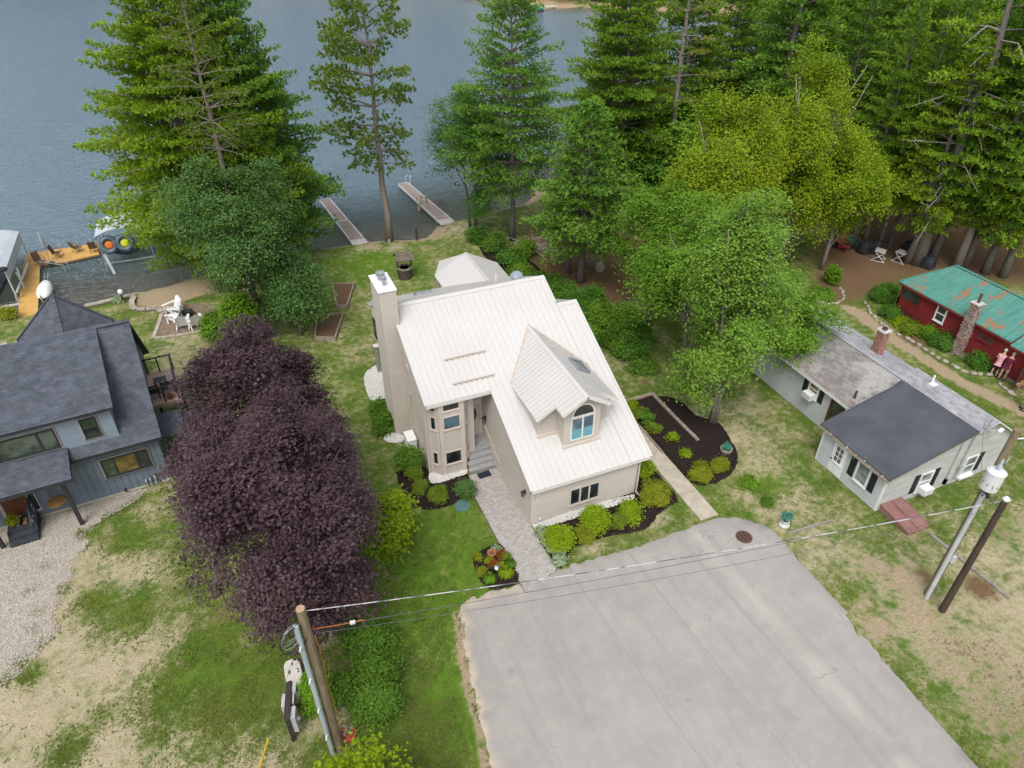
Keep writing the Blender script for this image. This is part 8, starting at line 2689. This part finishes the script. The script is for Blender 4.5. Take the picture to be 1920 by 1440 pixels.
for (t_, w2, side, z0, z1, dp_) in ((0.0, 0.42, 1, 0.45, 1.32, 0.2), (0.72, 0.36, 1, 0.6, 1.38, 0.18), (0.42, 0.46, -1, 0.4, 1.2, 0.22), (0.38, 0.18, 1, 0.3, 0.8, 0.12)):
    p = m0+ax*(L_*t_)
    mb = MB()
    mb.fbox(p, ax, sd2*side, 0, w2, z0, z1, 0.04, 0.04+dp_)
    b_ = mb.obj('meter_box', gbox, mp)
    mb = MB()
    mb.fbox(p, ax, sd2*side, 0.03, w2-0.03, z0+0.04, z1-0.04, 0.04+dp_, 0.05+dp_)
    mb.obj('box_door', gbox, b_)
    if side == 1 and z1 > 1:
        mb = MB()
        q = p+ax*w2/2+sd2*(0.05+dp_)+Vector((0, 0, (z0+z1)/2))
        mb.lathe([(0.09, -0.02), (0.09, 0.05), (0.05, 0.08)], q, 12)
        mb.obj('meter', glass('meter_glass', (0.2, 0.22, 0.22)), b_)
MB().tube([m0+sd2*0.14+ax*0.55+Vector((0, 0, 0.0)), m0+sd2*0.14+ax*0.55+Vector((0, 0, 1.3)), m0+sd2*0.14+ax*L_*0.8+Vector((0, 0, 1.3))], 0.03, 6).obj('conduit', white_m, mp)
wt = P(550, 1262, 0.55)
wb = thing('utility_pedestal', 'off-white rounded utility cabinet under the purple maple beside the meter board', 'utility cabinet', Vector((wt.x, wt.y, 0)))
c = Vector((wt.x, wt.y, 0))
mb = MB()
pr = []
for i in range(16):
    a = 2*math.pi*i/16
    ca, sa_ = math.cos(a), math.sin(a)
    pr.append((c.x+0.30*abs(ca)**0.5*(1 if ca > 0 else -1), c.y+0.62*abs(sa_)**0.5*(1 if sa_ > 0 else -1)))
mb.prism(pr, 0.05, 0.5)
mb.prism([(c.x+(q[0]-c.x)*0.93, c.y+(q[1]-c.y)*0.96) for q in pr], 0.502, 0.55)
mb.obj('cabinet', mat('off_white_plastic', (0.62, 0.60, 0.54), (0.56, 0.54, 0.48), 3, 0.5), wb)
MB().prism([(c.x+(q[0]-c.x)*1.03, c.y+(q[1]-c.y)*1.02) for q in pr], 0.0, 0.05).obj('cabinet_base', mat('grey_plastic', (0.3, 0.3, 0.29), None, 3), wb)
q = P(655, 1384)
bu = thing('broken_planter', 'red-rimmed planter of stones at the foot of the left utility pole', 'planter', q)
MB().lathe([(0.20, 0), (0.26, 0.26), (0.28, 0.30), (0.23, 0.30), (0.2, 0.22)], q, 12).obj('pot', mat('red_plastic', (0.42, 0.07, 0.05), None, 3, 0.5), bu)
mb = MB()
r2_ = random.Random(6)
for k in range(14): mb.blob((q.x+r2_.uniform(-.17, .17), q.y+r2_.uniform(-.05, .3), 0.27+r2_.uniform(0, .1)), (.07, .07, .05), r2_, 6, .2)
tag(mb.obj('stones', mat('tan_stone', (0.38, 0.31, 0.24), None, 4), bu), None, None, kind='stuff')

# drain, septic lid
q = P(1395, 1007, 0.045)
dr_ = thing('storm_drain', 'round rusty storm drain grate in the asphalt near the concrete walk', 'drain grate', q)
rust = mat('rusty_iron', (0.16, 0.085, 0.065), (0.10, 0.055, 0.045), 8, 0.8)
mb = MB()
n_ = 20
for i in range(n_):
    a, b_ = 2*math.pi*i/n_, 2*math.pi*(i+1)/n_
    mb.slab([(q.x+r_*math.cos(t_), q.y+r_*math.sin(t_), 0.062) for r_, t_ in ((0.37, a), (0.37, b_), (0.31, b_), (0.31, a))], (0, 0, -0.03))
mb.obj('drain_frame', rust, dr_)
MB().lathe([(0.31, 0.0), (0.31, 0.004)], (q.x, q.y, 0.047), 20).obj('drain_void', mat('dark_void', (0.02, 0.017, 0.015)), dr_)
mb = MB()
for k in range(-3, 4):
    w_ = math.sqrt(0.31**2-(k*0.085)**2)
    mb.box(q.x-w_, q.x+w_, q.y+k*0.085-0.018, q.y+k*0.085+0.018, 0.052, 0.06)
    if k % 2 == 0: mb.box(q.x+k*0.085-0.015, q.x+k*0.085+0.015, q.y-w_, q.y+w_, 0.0522, 0.0598)
mb.obj('grate', rust, dr_)
q = P(867, 949)
sp_ = thing('septic_lid', 'round blue-green septic lid in the grass left of the paver walk', 'septic lid', q)
MB().lathe([(0.37, -0.02), (0.36, 0.05), (0.30, 0.065), (0.05, 0.07)], q, 20).obj('lid', mat('blue_green_plastic', (0.075, 0.155, 0.155), (0.10, 0.175, 0.17), 4, 0.6), sp_)
mb = MB()
for k in range(6):
    a = k*math.pi/3
    mb.bar(q+Vector((0.06*math.cos(a), 0.06*math.sin(a), 0.07)), q+Vector((0.28*math.cos(a), 0.28*math.sin(a), 0.067)), 0.025, 0.012)
mb.obj('lid_rib', mat('blue_green_plastic', (0.075, 0.155, 0.155)), sp_)
# planters
q = P(1361, 846, 0.1)
pl_ = thing('stone_planter', 'round stone-rimmed planter with grey-green leaves in the right bed', 'planter', q)
MB().lathe([(0.26, 0), (0.31, 0.12), (0.31, 0.2), (0.25, 0.2), (0.24, 0.12)], q, 14).obj('rim', mat('pinkish_stone', (0.33, 0.27, 0.24), None, 5, 0.9), pl_)
MB().lathe([(0.24, 0.1), (0.1, 0.15)], q, 12).obj('soil', soil, pl_)
shrub('potted_plant', 'grey-green trailing plant in the stone-rimmed planter', q+Vector((0.05, 0.08, 0.14)), 300, .32, .24, 'teal', .05, 40, 16, 'plant', spread=.07, nl=6)
q = P(1470, 984)
pl_ = thing('pedestal_planter', 'white stone pedestal with a dark pot on the lawn beside the asphalt', 'planter', q)
mb = MB()
mb.lathe([(0.24, 0), (0.24, 0.06), (0.12, 0.12), (0.11, 0.22), (0.2, 0.27), (0.2, 0.30)], q, 12)
mb.obj('pedestal', mat('white_stone_cast', (0.60, 0.58, 0.54), None, 5, 0.8), pl_)
MB().lathe([(0.14, 0.302), (0.19, 0.5), (0.2, 0.52), (0.15, 0.5)], q, 12).obj('pot', black, pl_)
shrub('potted_plant', 'blue-green plant in the dark pot on the white pedestal', q+Vector((0, 0, 0.46)), 301, .34, .24, 'teal', .05, 40, 16, 'plant', spread=.07, nl=6)
terr = mat('terracotta', (0.36, 0.16, 0.075), (0.29, 0.125, 0.06), 5, 0.8)
q = P(922, 1043, 0.08)
cp_ = thing('clay_pot', 'terracotta pot among the plants of the round bed', 'flower pot', q)
MB().lathe([(0.12, 0), (0.18, 0.2), (0.20, 0.2), (0.20, 0.26), (0.16, 0.26), (0.15, 0.2)], q, 14).obj('pot', terr, cp_)
MB().lathe([(0.15, 0.19), (0.05, 0.22)], q, 10).obj('soil', soil, cp_)
q = P(931, 1071, 0.08)
gb_ = thing('gazing_ball', 'silver glass ball on the mulch of the round bed', 'garden ball', q)
m_, t_2, b_2, o_2 = new_mat('mirror_glass')
b_2.inputs['Base Color'].default_value = (0.75, 0.77, 0.78, 1)
b_2.inputs['Metallic'].default_value = 1.0
b_2.inputs['Roughness'].default_value = 0.08
mb = MB()
mb.lathe([(0.02+0.15*math.sin(math.pi*i/10), 0.19-0.15*math.cos(math.pi*i/10)) for i in range(11)], q, 16)
mb.obj('ball', m_, gb_, smooth=True)
MB().lathe([(0.1, 0), (0.07, 0.06)], q, 10).obj('stand', black, gb_)
q = dworld(-6.45, -0.62, 0.48)
pp_ = thing('porch_planter', 'dark pot of yellow-green flowers on the dark porch steps', 'flower pot', q)
MB().lathe([(0.12, 0), (0.17, 0.22), (0.13, 0.22)], q, 10).obj('pot', black, pp_)
shrub('potted_flowers', 'yellow-green flowers growing in the pot on the dark porch', q+Vector((0, 0, .15)), 302, .45, .28, 'gold', .05, 60, 18, 'plant', spread=.08, nl=7)
shrub('potted_flowers', 'orange flowers in a pot at the edge of the dark side deck', dworld(0.95, 2.95, dkz), 303, .28, .2, 'red', .04, 30, 14, 'plant', spread=.06, nl=6)
# deck furniture of the dark house
def slat_bench(lab, loc, rot, w_):
    c = thing('deck_chair', lab, 'chair', loc, rot, 'black slatted deck chairs')
    for k in range(4): MB().box(-w_/2, w_/2, -0.28+k*0.13, -0.18+k*0.13, 0.36, 0.385).obj('seat_slat', black, c)
    for k in range(4): MB().slab([(-w_/2, 0.25+k*0.02, 0.45+k*0.12), (w_/2, 0.25+k*0.02, 0.45+k*0.12), (w_/2, 0.265+k*0.02, 0.54+k*0.12), (-w_/2, 0.265+k*0.02, 0.54+k*0.12)], (0, 0.02, 0)).obj('back_slat', black, c)
    for sx in (-1, 1):
        for sy in (-1, 1): MB().box(sx*w_/2-0.03, sx*w_/2+0.03, sy*0.25-0.03, sy*0.25+0.03, 0, 0.36 if sy < 0 else 0.9).obj('leg', black, c)
    return c
slat_bench('black slatted chair at the near left of the side deck', dworld(0.22, 3.35, dkz), R(184), 0.52)
slat_bench('black slatted chair at the near right of the side deck', dworld(0.95, 3.45, dkz), R(184), 0.58)
tb_ = thing('deck_table', 'dark square table in the middle of the side deck', 'table', dworld(0.62, 4.2, dkz), R(4))
MB().box(-0.3, 0.3, -0.22, 0.22, 0.44, 0.475).obj('tabletop', mat('dark_grey_top', (0.075, 0.08, 0.088), None, 3), tb_)
for sx in (-1, 1):
    for sy in (-1, 1): MB().box(sx*0.26-0.025, sx*0.26+0.025, sy*0.18-0.025, sy*0.18+0.025, 0, 0.438).obj('leg', black, tb_)

# brush, logs, boulder
rb2 = random.Random(12)
bp = P(1003, 468)
br = thing('brush_pile', 'heap of grey cut branches on the brown needle floor', 'brush pile', bp)
for k in range(26):
    c = bp+Vector((rb2.uniform(-.9, .9), rb2.uniform(-1.4, 1.2), 0.08+rb2.random()*0.45))
    a = 2.2+rb2.gauss(0, 0.35)
    l_ = rb2.uniform(0.6, 1.5)
    d = Vector((math.cos(a), math.sin(a), rb2.gauss(0, .15)))*l_
    MB().tube([c-d, c+Vector((rb2.gauss(0, .05), 0, .05)), c+d], [0.05, 0.04, 0.015], 5).obj('branch', dead_m, br)
lg = thing('fallen_log', 'pale fallen log with split end pointing at the house', 'log', P(1035, 470))
A, B = P(1027, 448, .18), P(1037, 490, .2)
MB().tube([A, A.lerp(B, .5)+Vector((0.1, 0, .05)), B], [0.16, 0.2, 0.22], 9).obj('log', mat('pale_log', (0.34, 0.27, 0.21), (0.22, 0.17, 0.13), 6, 0.95, bmp=.5), lg)
lg = thing('fallen_branch', 'thin bowed branch lying left of the pale log', 'branch', P(1020, 468))
MB().tube([P(1012, 466, .1), P(1022, 470, .15), P(1035, 468, .2)], 0.06, 6).obj('branch', dead_m, lg)
lg = thing('fallen_branch', 'curved mossy branch lying right of the pale log', 'branch', P(1050, 475))
MB().tube([P(1040, 478, .1), P(1052, 467, .25), P(1068, 472, .15)], 0.08, 6).obj('branch', mat('mossy_branch', (0.14, 0.13, 0.06), None, 5), lg)
tw = thing('twig_pile', 'small dark twig heap right of the two pine trunks', 'brush pile', P(1108, 495))
for k in range(16):
    c = P(1108, 495)+Vector((rb2.uniform(-.5, .5), rb2.uniform(-.5, .5), 0.05+rb2.random()*0.25))
    a = rb2.uniform(0, 6.28)
    d = Vector((math.cos(a), math.sin(a), .1))*0.4
    MB().tube([c-d, c+d], [0.02, 0.01], 4).obj('twig', dead_m, tw)
mb = MB()
q = P(1124, 508)
mb.blob((q.x, q.y, 0.3), (0.38, 0.34, 0.45), rb2, 9, 0.18)
tag(mb.obj('boulder', mat('pale_boulder', (0.44, 0.41, 0.35), (0.33, 0.31, 0.27), 4, 0.9, bmp=.4), None, loc=(q.x, q.y, 0)), 'pale upright boulder at the edge of the needle floor', 'boulder')
mb = MB()
A, B = P(1744, 1001, .05), P(1893, 1122, .05)
n_ = 5
te = thing('lawn_edging', 'thin grey timber edging lying in the lawn behind the right poles', 'edging', A)
for k in range(n_): MB().bar(A.lerp(B, (k+.01)/n_), A.lerp(B, (k+.99)/n_), 0.13, 0.10).obj('timber', mat('grey_timber', (0.30, 0.27, 0.235), (0.22, 0.2, 0.17), 4, 0.9), te)
te = thing('lawn_edging', 'faint grey edging strip near the pedestal planter', 'edging', P(1480, 995))
MB().bar(P(1478, 1000, .04), P(1560, 975, .04), 0.09, 0.07).obj('timber', mat('grey_timber', (0.30, 0.27, 0.235)), te)
# small lawn stakes and post by the lone pine
mb = MB()
q = P(733, 474)
mb.tube([q+Vector((0, 0.1, 0)), q+Vector((-0.03, 0.1, 0.9))], 0.03, 5)
mb.box(q.x-0.1, q.x+0.06, q.y+0.06, q.y+0.14, 0.8, 1.05)
tag(mb.obj('bird_feeder', mat('pale_feeder', (0.50, 0.45, 0.38), None, 5), None, loc=tuple(q)), 'pale post with a small box in front of the lone pine', 'post')

# stone borders by the red cabin
ston = mat('border_stone', (0.46, 0.42, 0.37), (0.33, 0.29, 0.25), 4, 0.9, bmp=.3, tint=(0.75, 0.72, 0.7))
def stone_border(label, px, size, gap=1.0, seed=1):
    r_ = random.Random(seed)
    pts = [P(*q) for q in px]
    t_ = thing('stone_border', label, 'stone edging', pts[len(pts)//2])
    for a, b_ in zip(pts[:-1], pts[1:]):
        n_ = max(1, round((b_-a).length/(size*2.1*gap)))
        ang = math.atan2(b_.y-a.y, b_.x-a.x)
        for k in range(n_):
            c = a.lerp(b_, (k+.5)/n_)+Vector((r_.gauss(0, .04), r_.gauss(0, .04), size*0.28))
            mb = MB()
            mb.blob((0, 0, 0), (size*r_.uniform(.8, 1.15), size*r_.uniform(.5, .7), size*.5), r_, 7, .16, 0, r_.random()*0.9+.05)
            mb.v = [(c.x+x*math.cos(ang)-y*math.sin(ang), c.y+x*math.sin(ang)+y*math.cos(ang), c.z+z) for x, y, z in mb.v]
            mb.obj('stone', ston, t_)
Z7 = lambda l_: [(1500+a/4, 420+b/4) for a, b in l_]
stone_border('row of pale border stones along the sandy path before the red cabin', Z7([(480, 590), (520, 660), (590, 740), (700, 815), (770, 850), (860, 900), (960, 965), (1050, 1020), (1110, 1050), (1200, 1100), (1330, 1140), (1430, 1128)]), 0.22, 1.0, 1)
stone_border('curved ring of pale stones round the small bed by the brown clearing', Z7([(100, 575), (160, 592), (230, 602), (290, 595), (325, 568), (322, 530), (300, 480)]), 0.17, 1.0, 2)
stone_border('short curve of white stones by the open cabin door', [(1875, 718), (1877, 727), (1886, 733), (1893, 738), (1903, 742)], 0.2, 1.1, 3)
# lawn furniture by the wood
def lawn_chair(lab, px, m, rot, w_=0.6):
    c = thing('lawn_chair', lab, 'chair', P(*px), rot)
    mb = MB()
    MB().slab([(-w_/2, -.28, .42), (w_/2, -.28, .42), (w_/2, .25, .34), (-w_/2, .25, .34)], (0, 0, -.03)).obj('seat', m, c)
    MB().slab([(-w_/2, .25, .34), (w_/2, .25, .34), (w_/2, .48, 1.0), (-w_/2, .48, 1.0)], (0, .03, 0)).obj('backrest', m, c)
    for sx in (-1, 1):
        MB().box(sx*w_/2-.03, sx*w_/2+.03, -.3, -.24, 0, .6).obj('leg', m, c)
        MB().box(sx*w_/2-.03, sx*w_/2+.03, .3, .36, 0, .6).obj('leg', m, c)
        MB().box(sx*w_/2-.05, sx*w_/2+.05, -.32, .38, .602, .63).obj('armrest', m, c)
lawn_chair('red plastic lawn chair under the yellow-green maple', (1582, 470), mat('red_chair', (0.30, 0.045, 0.05), None, 3, .5), R(20), .75)
lawn_chair('dark green lawn chair left of the red one', (1572, 464), mat('dark_green_chair', (0.015, 0.05, 0.045), None, 3, .5), R(40), .7)
lawn_chair('dark green lawn chair right of the red one', (1596, 467), mat('dark_green_chair', (0.015, 0.05, 0.045)), R(-25), .7)
def covered(lab, px, sx, sy, h, seed):
    r_ = random.Random(seed)
    q = P(*px)
    t_ = thing('covered_grill', lab, 'covered grill', q, r_.uniform(0, 1))
    mb = MB()
    prof = [(1.0, 0), (1.02, .15*h), (.9, .6*h), (.75, .9*h), (.4, 1.0*h)]
    n_ = 14
    vs, fs = [], []
    for (s, z) in prof:
        for j in range(n_):
            a = 2*math.pi*j/n_
            g = 1+r_.uniform(-.08, .08)
            vs.append((sx*s*g*math.copysign(abs(math.cos(a))**.6, math.cos(a)), sy*s*g*math.copysign(abs(math.sin(a))**.6, math.sin(a)), z))
    for i in range(len(prof)-1):
        for j in range(n_): fs.append((i*n_+j, i*n_+(j+1) % n_, (i+1)*n_+(j+1) % n_, (i+1)*n_+j))
    fs.append(tuple(range((len(prof)-1)*n_, len(prof)*n_)))
    mb.add(vs, fs)
    mb.obj('cover', mat('black_vinyl_cover', (0.018, 0.02, 0.024), (0.03, 0.033, 0.038), 4, .45, .4), t_)
    MB().box(-sx*.6, sx*.6, -.03, .03, h*1.0, h*1.0+.03).obj('cover_seam', mat('black_vinyl_cover', (0.018, 0.02, 0.024)), t_)
covered('wide black covered grill behind the pale tables', (1620, 472), .62, .5, .95, 1)
covered('black covered chair just behind the left pale table', (1640, 472), .42, .4, 1.0, 2)
covered('black covered chair behind the right pale table', (1698, 474), .5, .42, 1.0, 3)
covered('black covered box at the green roof corner', (1738, 500), .55, .5, .9, 4)
def folding_table(lab, px, rot):
    t_ = thing('folding_table', lab, 'table', P(*px), rot, 'pale folding tables by the wood')
    tm = mat('pale_grey_table', (0.46, 0.42, 0.40), None, 3, .6)
    MB().slab([(-.42, -.36, .74), (.42, -.36, .74), (.42, .36, .80), (-.42, .36, .80)], (0, 0, -.04)).obj('tabletop', tm, t_)
    for sx in (-1, 1):
        mb = MB()
        mb.tube([(sx*.36, -.5, 0), (sx*.36, .3, .72)], .025, 5)
        mb.tube([(sx*.36, .5, 0), (sx*.36, -.3, .68)], .025, 5)
        mb.tube([(sx*.36, -.5, .02), (sx*.36, .5, .02)], .02, 5)
        mb.obj('leg', white_m, t_)
folding_table('pale folding table, the left of two by the black covers', (1646, 487), R(35))
folding_table('pale folding table, the right of two by the black covers', (1686, 490), R(15))

# ------------------------------------------------------------------ people and the dog
skin_m = mat('skin', (0.50, 0.29, 0.21), None, 6, .6)
def skinned(verts, edges, root=0, sub=1):
    """continuous body from a jointed skeleton: verts (x, y, z, r)"""
    me = bpy.data.meshes.new('sk')
    me.from_pydata([q[:3] for q in verts], edges, [])
    o = bpy.data.objects.new('sk', me)
    COL.objects.link(o)
    md = o.modifiers.new('skin', 'SKIN')
    md.use_smooth_shade = True
    for i, q in enumerate(verts):
        sv_ = me.skin_vertices[0].data[i]
        r_ = q[3]
        sv_.radius = (r_, r_) if not isinstance(r_, tuple) else r_
        sv_.use_root = (i == root)
    s_ = o.modifiers.new('sub', 'SUBSURF')
    s_.levels = s_.render_levels = sub
    dg = bpy.context.evaluated_depsgraph_get()
    out = bpy.data.meshes.new_from_object(o.evaluated_get(dg))
    bpy.data.objects.remove(o)
    return out
def person(label, loc, rot, shirt, shorts, hair, lean=0.12, armf=0.5, h=1.66, long_hair=False, shoes=(0.03, 0.035, 0.06)):
    k = h/1.75
    t_ = thing('person', label, 'person', loc, rot, local=True)
    t_.scale = (k, k, k)
    L = lean
    def up(z, y=0): return (-(z-0.95)*L+y)                      # lean forward towards -y above the hips
    V = [(0, up(.95), .95, .145), (0, up(1.15), 1.15, .14), (0, up(1.38), 1.38, .15), (0, up(1.52)-.01, 1.52, .055), (0, up(1.62)-.03, 1.60, .085), (0, up(1.70)-.05, 1.70, .085)]
    E = [(0, 1), (1, 2), (2, 3), (3, 4), (4, 5)]
    def chain(st, pts):
        p = st
        for q in pts:
            V.append(q)
            E.append((p, len(V)-1))
            p = len(V)-1
        return p
    for sx in (-1, 1):
        chain(0, [(sx*.10, up(.9), .86, .095), (sx*.12, -.02+.05*sx, .50, .06), (sx*.12, .02+.06*sx, .26, .052), (sx*.12, .03+.06*sx, .08, .04), (sx*.13, -.12+.06*sx, .04, .036)])
        e = chain(2, [(sx*.19, up(1.40), 1.40, .06), (sx*.25, up(1.2)-.05*armf, 1.13, .045), (sx*.17, up(1.1)-.30*armf-.02, 1.02+.14*armf, .036), (sx*.145, up(1.1)-.38*armf-.03, .98+.18*armf, .034)])
        b_ = V[e]
        for f_i in range(4): chain(e, [(b_[0]+(f_i-1.5)*.02, b_[1]-.06-.01*(f_i in (1, 2)), b_[2]-.02, .010), (b_[0]+(f_i-1.5)*.02, b_[1]-.085, b_[2]-.05, .009)])
        chain(e, [(b_[0]-sx*.045, b_[1]-.03, b_[2]+.005, .011), (b_[0]-sx*.05, b_[1]-.06, b_[2]-.01, .009)])
    body = skinned(V, E)
    body.materials.clear()
    body.materials.append(skin_m)
    obj_of('body', body, t_)
    def cloth(name, idx, col, grow, extra=()):
        mp_ = {i: j for j, i in enumerate(idx)}
        vv = [tuple(V[i][:3])+((V[i][3]+grow),) for i in idx]
        ee = [(mp_[a], mp_[b]) for a, b in E if a in mp_ and b in mp_]
        for z_, r_x in extra:                       # hem or waistband beyond the hip joint
            vv.append((0, up(z_), z_, r_x))
            ee.append((mp_[0], len(vv)-1))
        me = skinned(vv, ee)
        me.materials.clear()
        me.materials.append(mat('cloth_%s_%d' % (name, int(col[0]*999)+int(col[2]*97)), col, tuple(x*.8 for x in col), 9, .9, .1))
        return obj_of(name, me, t_)
    na = 6
    legs, arms = [], []
    i = 6
    per_side = 5+4+8+2
    for s_i in range(2):
        o_ = i+s_i*per_side
        legs.append([o_, o_+1, o_+2, o_+3, o_+4])
        arms.append([o_+5, o_+6])
    cloth('shirt', [0, 1, 2]+arms[0]+arms[1], shirt, .030, ((.80, .165),))
    cloth('shorts', [0]+legs[0][:2]+legs[1][:2], shorts, .016, ((1.02, .15),))
    for lg_ in legs:
        q = V[lg_[4]]
        mb = MB()
        mb.slab([(q[0]-.05, q[1]-.07, 0), (q[0]+.05, q[1]-.07, 0), (q[0]+.05, q[1]+.2, 0), (q[0]-.05, q[1]+.2, 0)], (0, 0, .08))
        o_ = mb.obj('shoe', mat('shoe_%d' % int(shoes[2]*999), shoes, None, 5, .7))
        o_.parent = t_
    hx, hy, hz = V[5][0], V[5][1], V[5][2]
    def ball(name, c, r_, m_, z0=0.0):
        mb = MB()
        mb.lathe([(max(.003, r_[0]*math.sin(math.pi*i_/8)), -r_[2]*math.cos(math.pi*i_/8)) for i_ in range(9)], (0, 0, 0), 12)
        mb.v = [(c[0]+x, c[1]+y*r_[1]/r_[0], c[2]+z) for x, y, z in mb.v]
        o_ = mb.obj(name, m_, smooth=True)
        o_.parent = t_
        return o_
    hm = mat('hair_%d' % int(hair[0]*999), hair, None, 20, .8)
    ball('hair', (hx, hy+.025, hz+.035), (.10, .11, .095), hm)
    if long_hair: ball('hair_tail', (hx, hy+.07, hz-.08), (.08, .05, .12), hm)
    for sx in (-1, 1):
        ball('eye', (hx+sx*.033, hy-.088, hz-.03), (.011, .008, .008), mat('eye_dark', (.03, .025, .02), None, 5))
        ball('ear', (hx+sx*.092, hy+.0, hz-.045), (.012, .02, .03), skin_m)
    ball('nose', (hx, hy-.102, hz-.055), (.014, .02, .02), skin_m)
    ball('mouth', (hx, hy-.088, hz-.095), (.022, .008, .006), mat('lips', (.32, .12, .10), None, 5))
    return t_
wp1 = P(1876, 712)
person('person in a maroon shirt and white shorts working at the red cabin doorway', wp1, R(105), (0.115, 0.018, 0.045), (0.66, 0.62, 0.55), (0.52, 0.44, 0.34), .28, 1.0, 1.74)
person('white-haired person in a pink shirt leaning at the doorway behind the maroon shirt', Vector((29.72, 0.22, 0)), R(105), (0.62, 0.33, 0.36), (0.10, 0.07, 0.09), (0.66, 0.65, 0.63), .30, .8, 1.72)
person('person in a blue and pink patterned top at the right edge of the picture', P(1917, 768), R(200), (0.16, 0.10, 0.42), (0.03, 0.03, 0.05), (0.16, 0.10, 0.06), .35, .7, 1.55, True)
def dog(label, loc, rot):
    t_ = thing('dog', label, 'dog', loc, rot, local=True)
    V = [(0, 0, .46, .115), (0, .22, .47, .10), (0, .40, .50, .105), (0, -.22, .47, .125), (0, -.36, .56, .075), (0, -.46, .68, .065), (0, -.54, .70, .05), (0, -.64, .67, .033), (0, .52, .56, .025), (0, .66, .68, .015)]
    E = [(0, 1), (1, 2), (0, 3), (3, 4), (4, 5), (5, 6), (6, 7), (2, 8), (8, 9)]
    for sx in (-1, 1):
        for st, pts in ((3, [(sx*.08, -.24, .36, .055), (sx*.085, -.22, .20, .032), (sx*.085, -.25, .04, .026), (sx*.085, -.30, .025, .026)]), (2, [(sx*.08, .38, .38, .075), (sx*.09, .30, .26, .045), (sx*.09, .44, .15, .028), (sx*.09, .42, .04, .025), (sx*.09, .37, .025, .026)])):
            p = st
            for q in pts:
                V.append(q)
                E.append((p, len(V)-1))
                p = len(V)-1
        V.append((sx*.045, -.44, .77, .018))
        E.append((5, len(V)-1))
    me = skinned(V, E)
    me.materials.clear()
    me.materials.append(mat('tan_fur', (0.36, 0.22, 0.13), (0.27, 0.16, 0.09), 7, .9, .1))
    obj_of('body', me, t_)
    mb = MB()
    for sx in (-1, 1): mb.blob((sx*.035, -.57, .72), (.01, .01, .01), random.Random(1), 5, 0)
    mb.blob((0, -.675, .675), (.016, .014, .013), random.Random(1), 5, 0)
    o_ = mb.obj('eyes_and_nose', mat('eye_dark', (.03, .025, .02)))
    o_.parent = t_
dog('tan dog standing on the grass near the open cabin door', P(1905, 733), R(-75))
